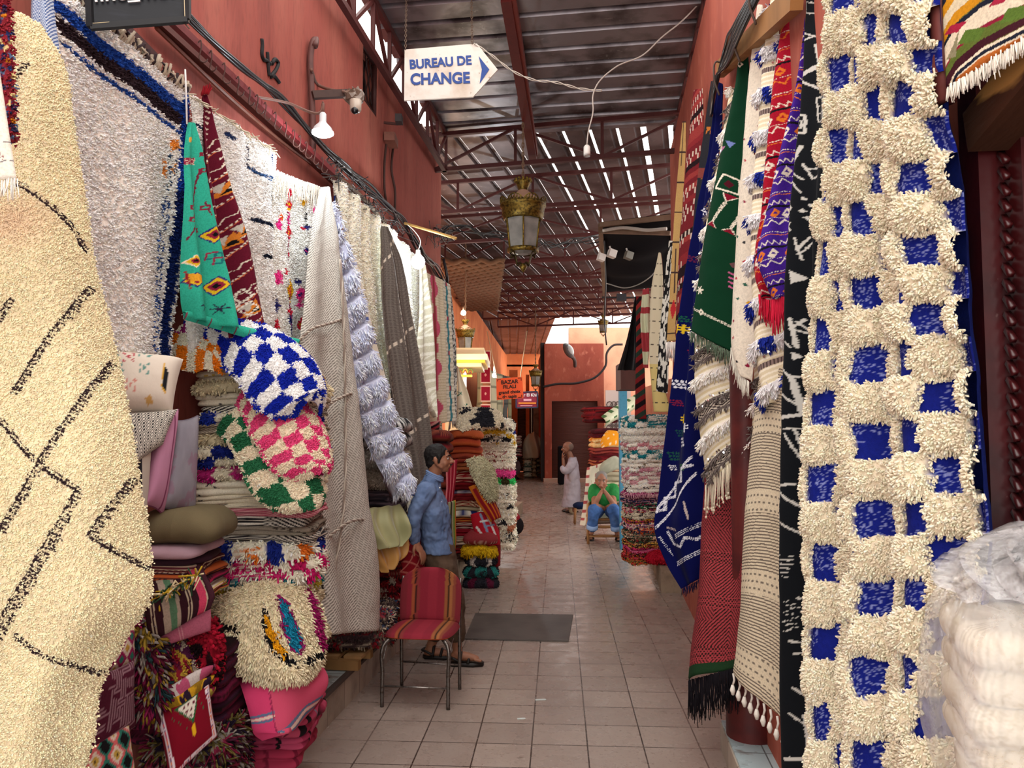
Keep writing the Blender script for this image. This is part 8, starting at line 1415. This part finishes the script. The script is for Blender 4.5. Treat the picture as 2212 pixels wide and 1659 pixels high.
g = Geo(); Cs = st((U+1)/2*1.); g.add((B+np.array((0, 0, 1))*dome[..., None]+[0, 0, .008]).reshape(-1, 3), grid_q(n, n), c=Cs.reshape(-1, 3)); g.add((B-np.array((0, 0, 1))*(dome*.45)[..., None]+[0, 0, .008]).reshape(-1, 3), grid_q(n, n, 0, True), c='#b8502c'); build(g, 'seat', COTTON, t)
bc = (BT['l']+BT['r'])/2; bw = np.linalg.norm(BT['r']-BT['l'])/2+.012; ex = nrm(BT['r']-BT['l']); nb_ = np.array((-ey[0], -ey[1], .12)); nb_ = nrm(nb_); ez = nrm(np.cross(ex, nb_)); ez = ez if ez[2] > 0 else -ez
zc = .625; hh_ = .18; top_r = np.clip(V, 0, 1); wx = np.where(V > 0, np.sqrt(np.clip(1-(top_r*.97)**3.2, 0, 1)), 1-.04*np.abs(V)**4); c0 = np.array((bc[0], bc[1], zc))-ey*.0
B = c0+(U*wx*bw)[..., None]*ex+(V*hh_)[..., None]*ez+((U**2)*.03)[..., None]*nb_; th_ = .02*((1-U**6)*(1-V**10))**.5+.004
g = Geo(); Cs = st((U*wx+1)/2); g.add((B+nb_*th_[..., None]).reshape(-1, 3), grid_q(n, n), c=Cs.reshape(-1, 3)); g.add((B-nb_*th_[..., None]).reshape(-1, 3), grid_q(n, n, 0, True), c=Cs.reshape(-1, 3)); build(g, 'backrest', COTTON, t)
# floor mat and scraps
g = Geo(); q = [F(1027, 1327), F(1238, 1330), F(1228, 1387), F(1003, 1382)]; v = [p+[0, 0, z] for z in (.002, .012) for p in q]; g.add(v, [(0, 1, 5, 4), (1, 2, 6, 5), (2, 3, 7, 6), (3, 0, 4, 7), (4, 5, 6, 7)])
tag(build(g, 'floor_mat', mat('rubber_mat', '#57504c', .5, bump=(30, .2, .003), var=[(4, '#443e3b', .45, .7, 5)]), None, False), 'flat grey rubber mat lying on the tiles in the middle of the floor', 'mat')
for k, (x, y, w_) in enumerate(((1168, 1512, .07), (1126, 1553, .05))): g = Geo(); p = F(x, y); box(g, p+[0, 0, .002], (w_, .02, .002), rotz(.1), '#c8d0cc'); tag(build(g, 'paper_scrap', PLAIN, None, False), '%s pale scrap of tape stuck to the floor tiles' % ('larger', 'smaller')[k], 'scrap')
# ---------------------------------------------- far objects
d = 26.2; t = thing('street_lamp', P(1238, 790, d), 'grey street lamp head on a short arm fixed to the pink building', 'lamp')
g = Geo(); tube(g, spl([P(1242, 791, d), P(1241, 778, d-.4), P(1234, 768, d-.8)], 16), .06, 8, '#5c5656'); build(g, 'arm', PAINT, t)
g = Geo(); A_ = np.array((nrm(P(1234, 768, d)-P(1220, 745, d)), (0, 1, 0), (.8, 0, .6))); ball(g, P(1228, 757, d-.8), .28, 14, '#6a6668', (1., .5, .55), A_); ball(g, P(1231, 756, d-.85), .2, 14, '#c8c8c8', (1., .5, .6), A_); build(g, 'lamp_head', GLOSS, t)
g = Geo(); tube(g, spl([P(1172, 836, 26), P(1200, 830, 26), P(1250, 827, 26), P(1290, 812, 26), P(1308, 790, 26), P(1312, 760, 26), P(1325, 746, 26), P(1345, 744, 26)], 60), .04, 5, '#2c2426'); tag(build(g, 'building_cable', PLAIN), 'black cable curving across the pink building front', 'cable')
g = Geo(); p0, p1 = P(1205, 1036, 25.2), P(1218, 963, 25.2); box(g, ((p0[0]+p1[0])/2, 25.2, p1[2]/2), (p1[0]-p0[0], .4, p1[2]), None, '#15141a'); o = build(g, 'upright_case', COTTON, None, False); m_ = o.modifiers.new('b', 'BEVEL'); m_.width = .06; m_.segments = 3; tag(o, 'tall black case standing by the shutter behind the person in the gown', 'case')
t = thing('floor_bag', F(1113, 1075), 'small red and black bag on the floor left of the alley, by the white rugs', 'bag')
p = P(1112, 1058, 13.0); g = Geo(); ball(g, (p[0], 13.0, .16), .17, 14, '#1a1216', (.9, .8, .95)); build(g, 'bag_body', COTTON, t); g = Geo(); ball(g, (p[0]-.03, 12.97, .3), .12, 14, '#8c1c2c', (1, .9, .7)); build(g, 'red_cloth', COTTON, t)
# ornate shop front, left
t = thing('ornate_shopfront', P(1010, 900, 13.6), 'cream and yellow painted stucco cornice and arch of a lit shop on the left', 'shopfront')
YE_ = '#d8b040'; d = 13.4
g = Geo()
for y0, y1, x1, col in ((752, 766, 1046, '#dcc8a0'), (766, 778, 1053, '#e6d8b8'), (778, 784, 1048, YE_), (784, 792, 1040, '#d8c8a0')):
    a, b = P(940, y1, d), P(x1, y0, d); box(g, ((a[0]+b[0])/2, d+.7, (a[2]+b[2])/2), (b[0]-a[0], 1.4+(x1-1040)*.02, b[2]-a[2]), None, col)
build(g, 'cornice', PLAIN, t, False)
g = Geo(); a, b = P(960, 1000, d+.2), P(1000, 792, d+.2); box(g, ((a[0]+b[0])/2, d+.8, b[2]/2), (b[0]-a[0], 1.0, b[2]), None, '#d8c49c'); build(g, 'wall_panel', PLAIN, t, False)
g = Geo()
for k in range(5):
    cx_ = 972+k*11; tube(g, [P(cx_+5*math.cos(q), 806-9*math.sin(q), d+.15) for q in np.linspace(0, PI, 9)], .012, 5, ['#6a7a3c', YE_][k % 2]); tube(g, [P(cx_+3*math.cos(q), 806-5*math.sin(q), d+.14) for q in np.linspace(0, PI, 7)], .01, 5, '#a05a2c')
build(g, 'painted_arches', PLAIN, t); g = Geo(); bar(g, P(955, 812, d+.1), P(1020, 812, d+.1), .05, .04, YE_); build(g, 'yellow_band', PLAIN, t, False)
light('shop_light', 'POINT', P(1012, 830, 12.9), 30, (1, .88, .65), .15)
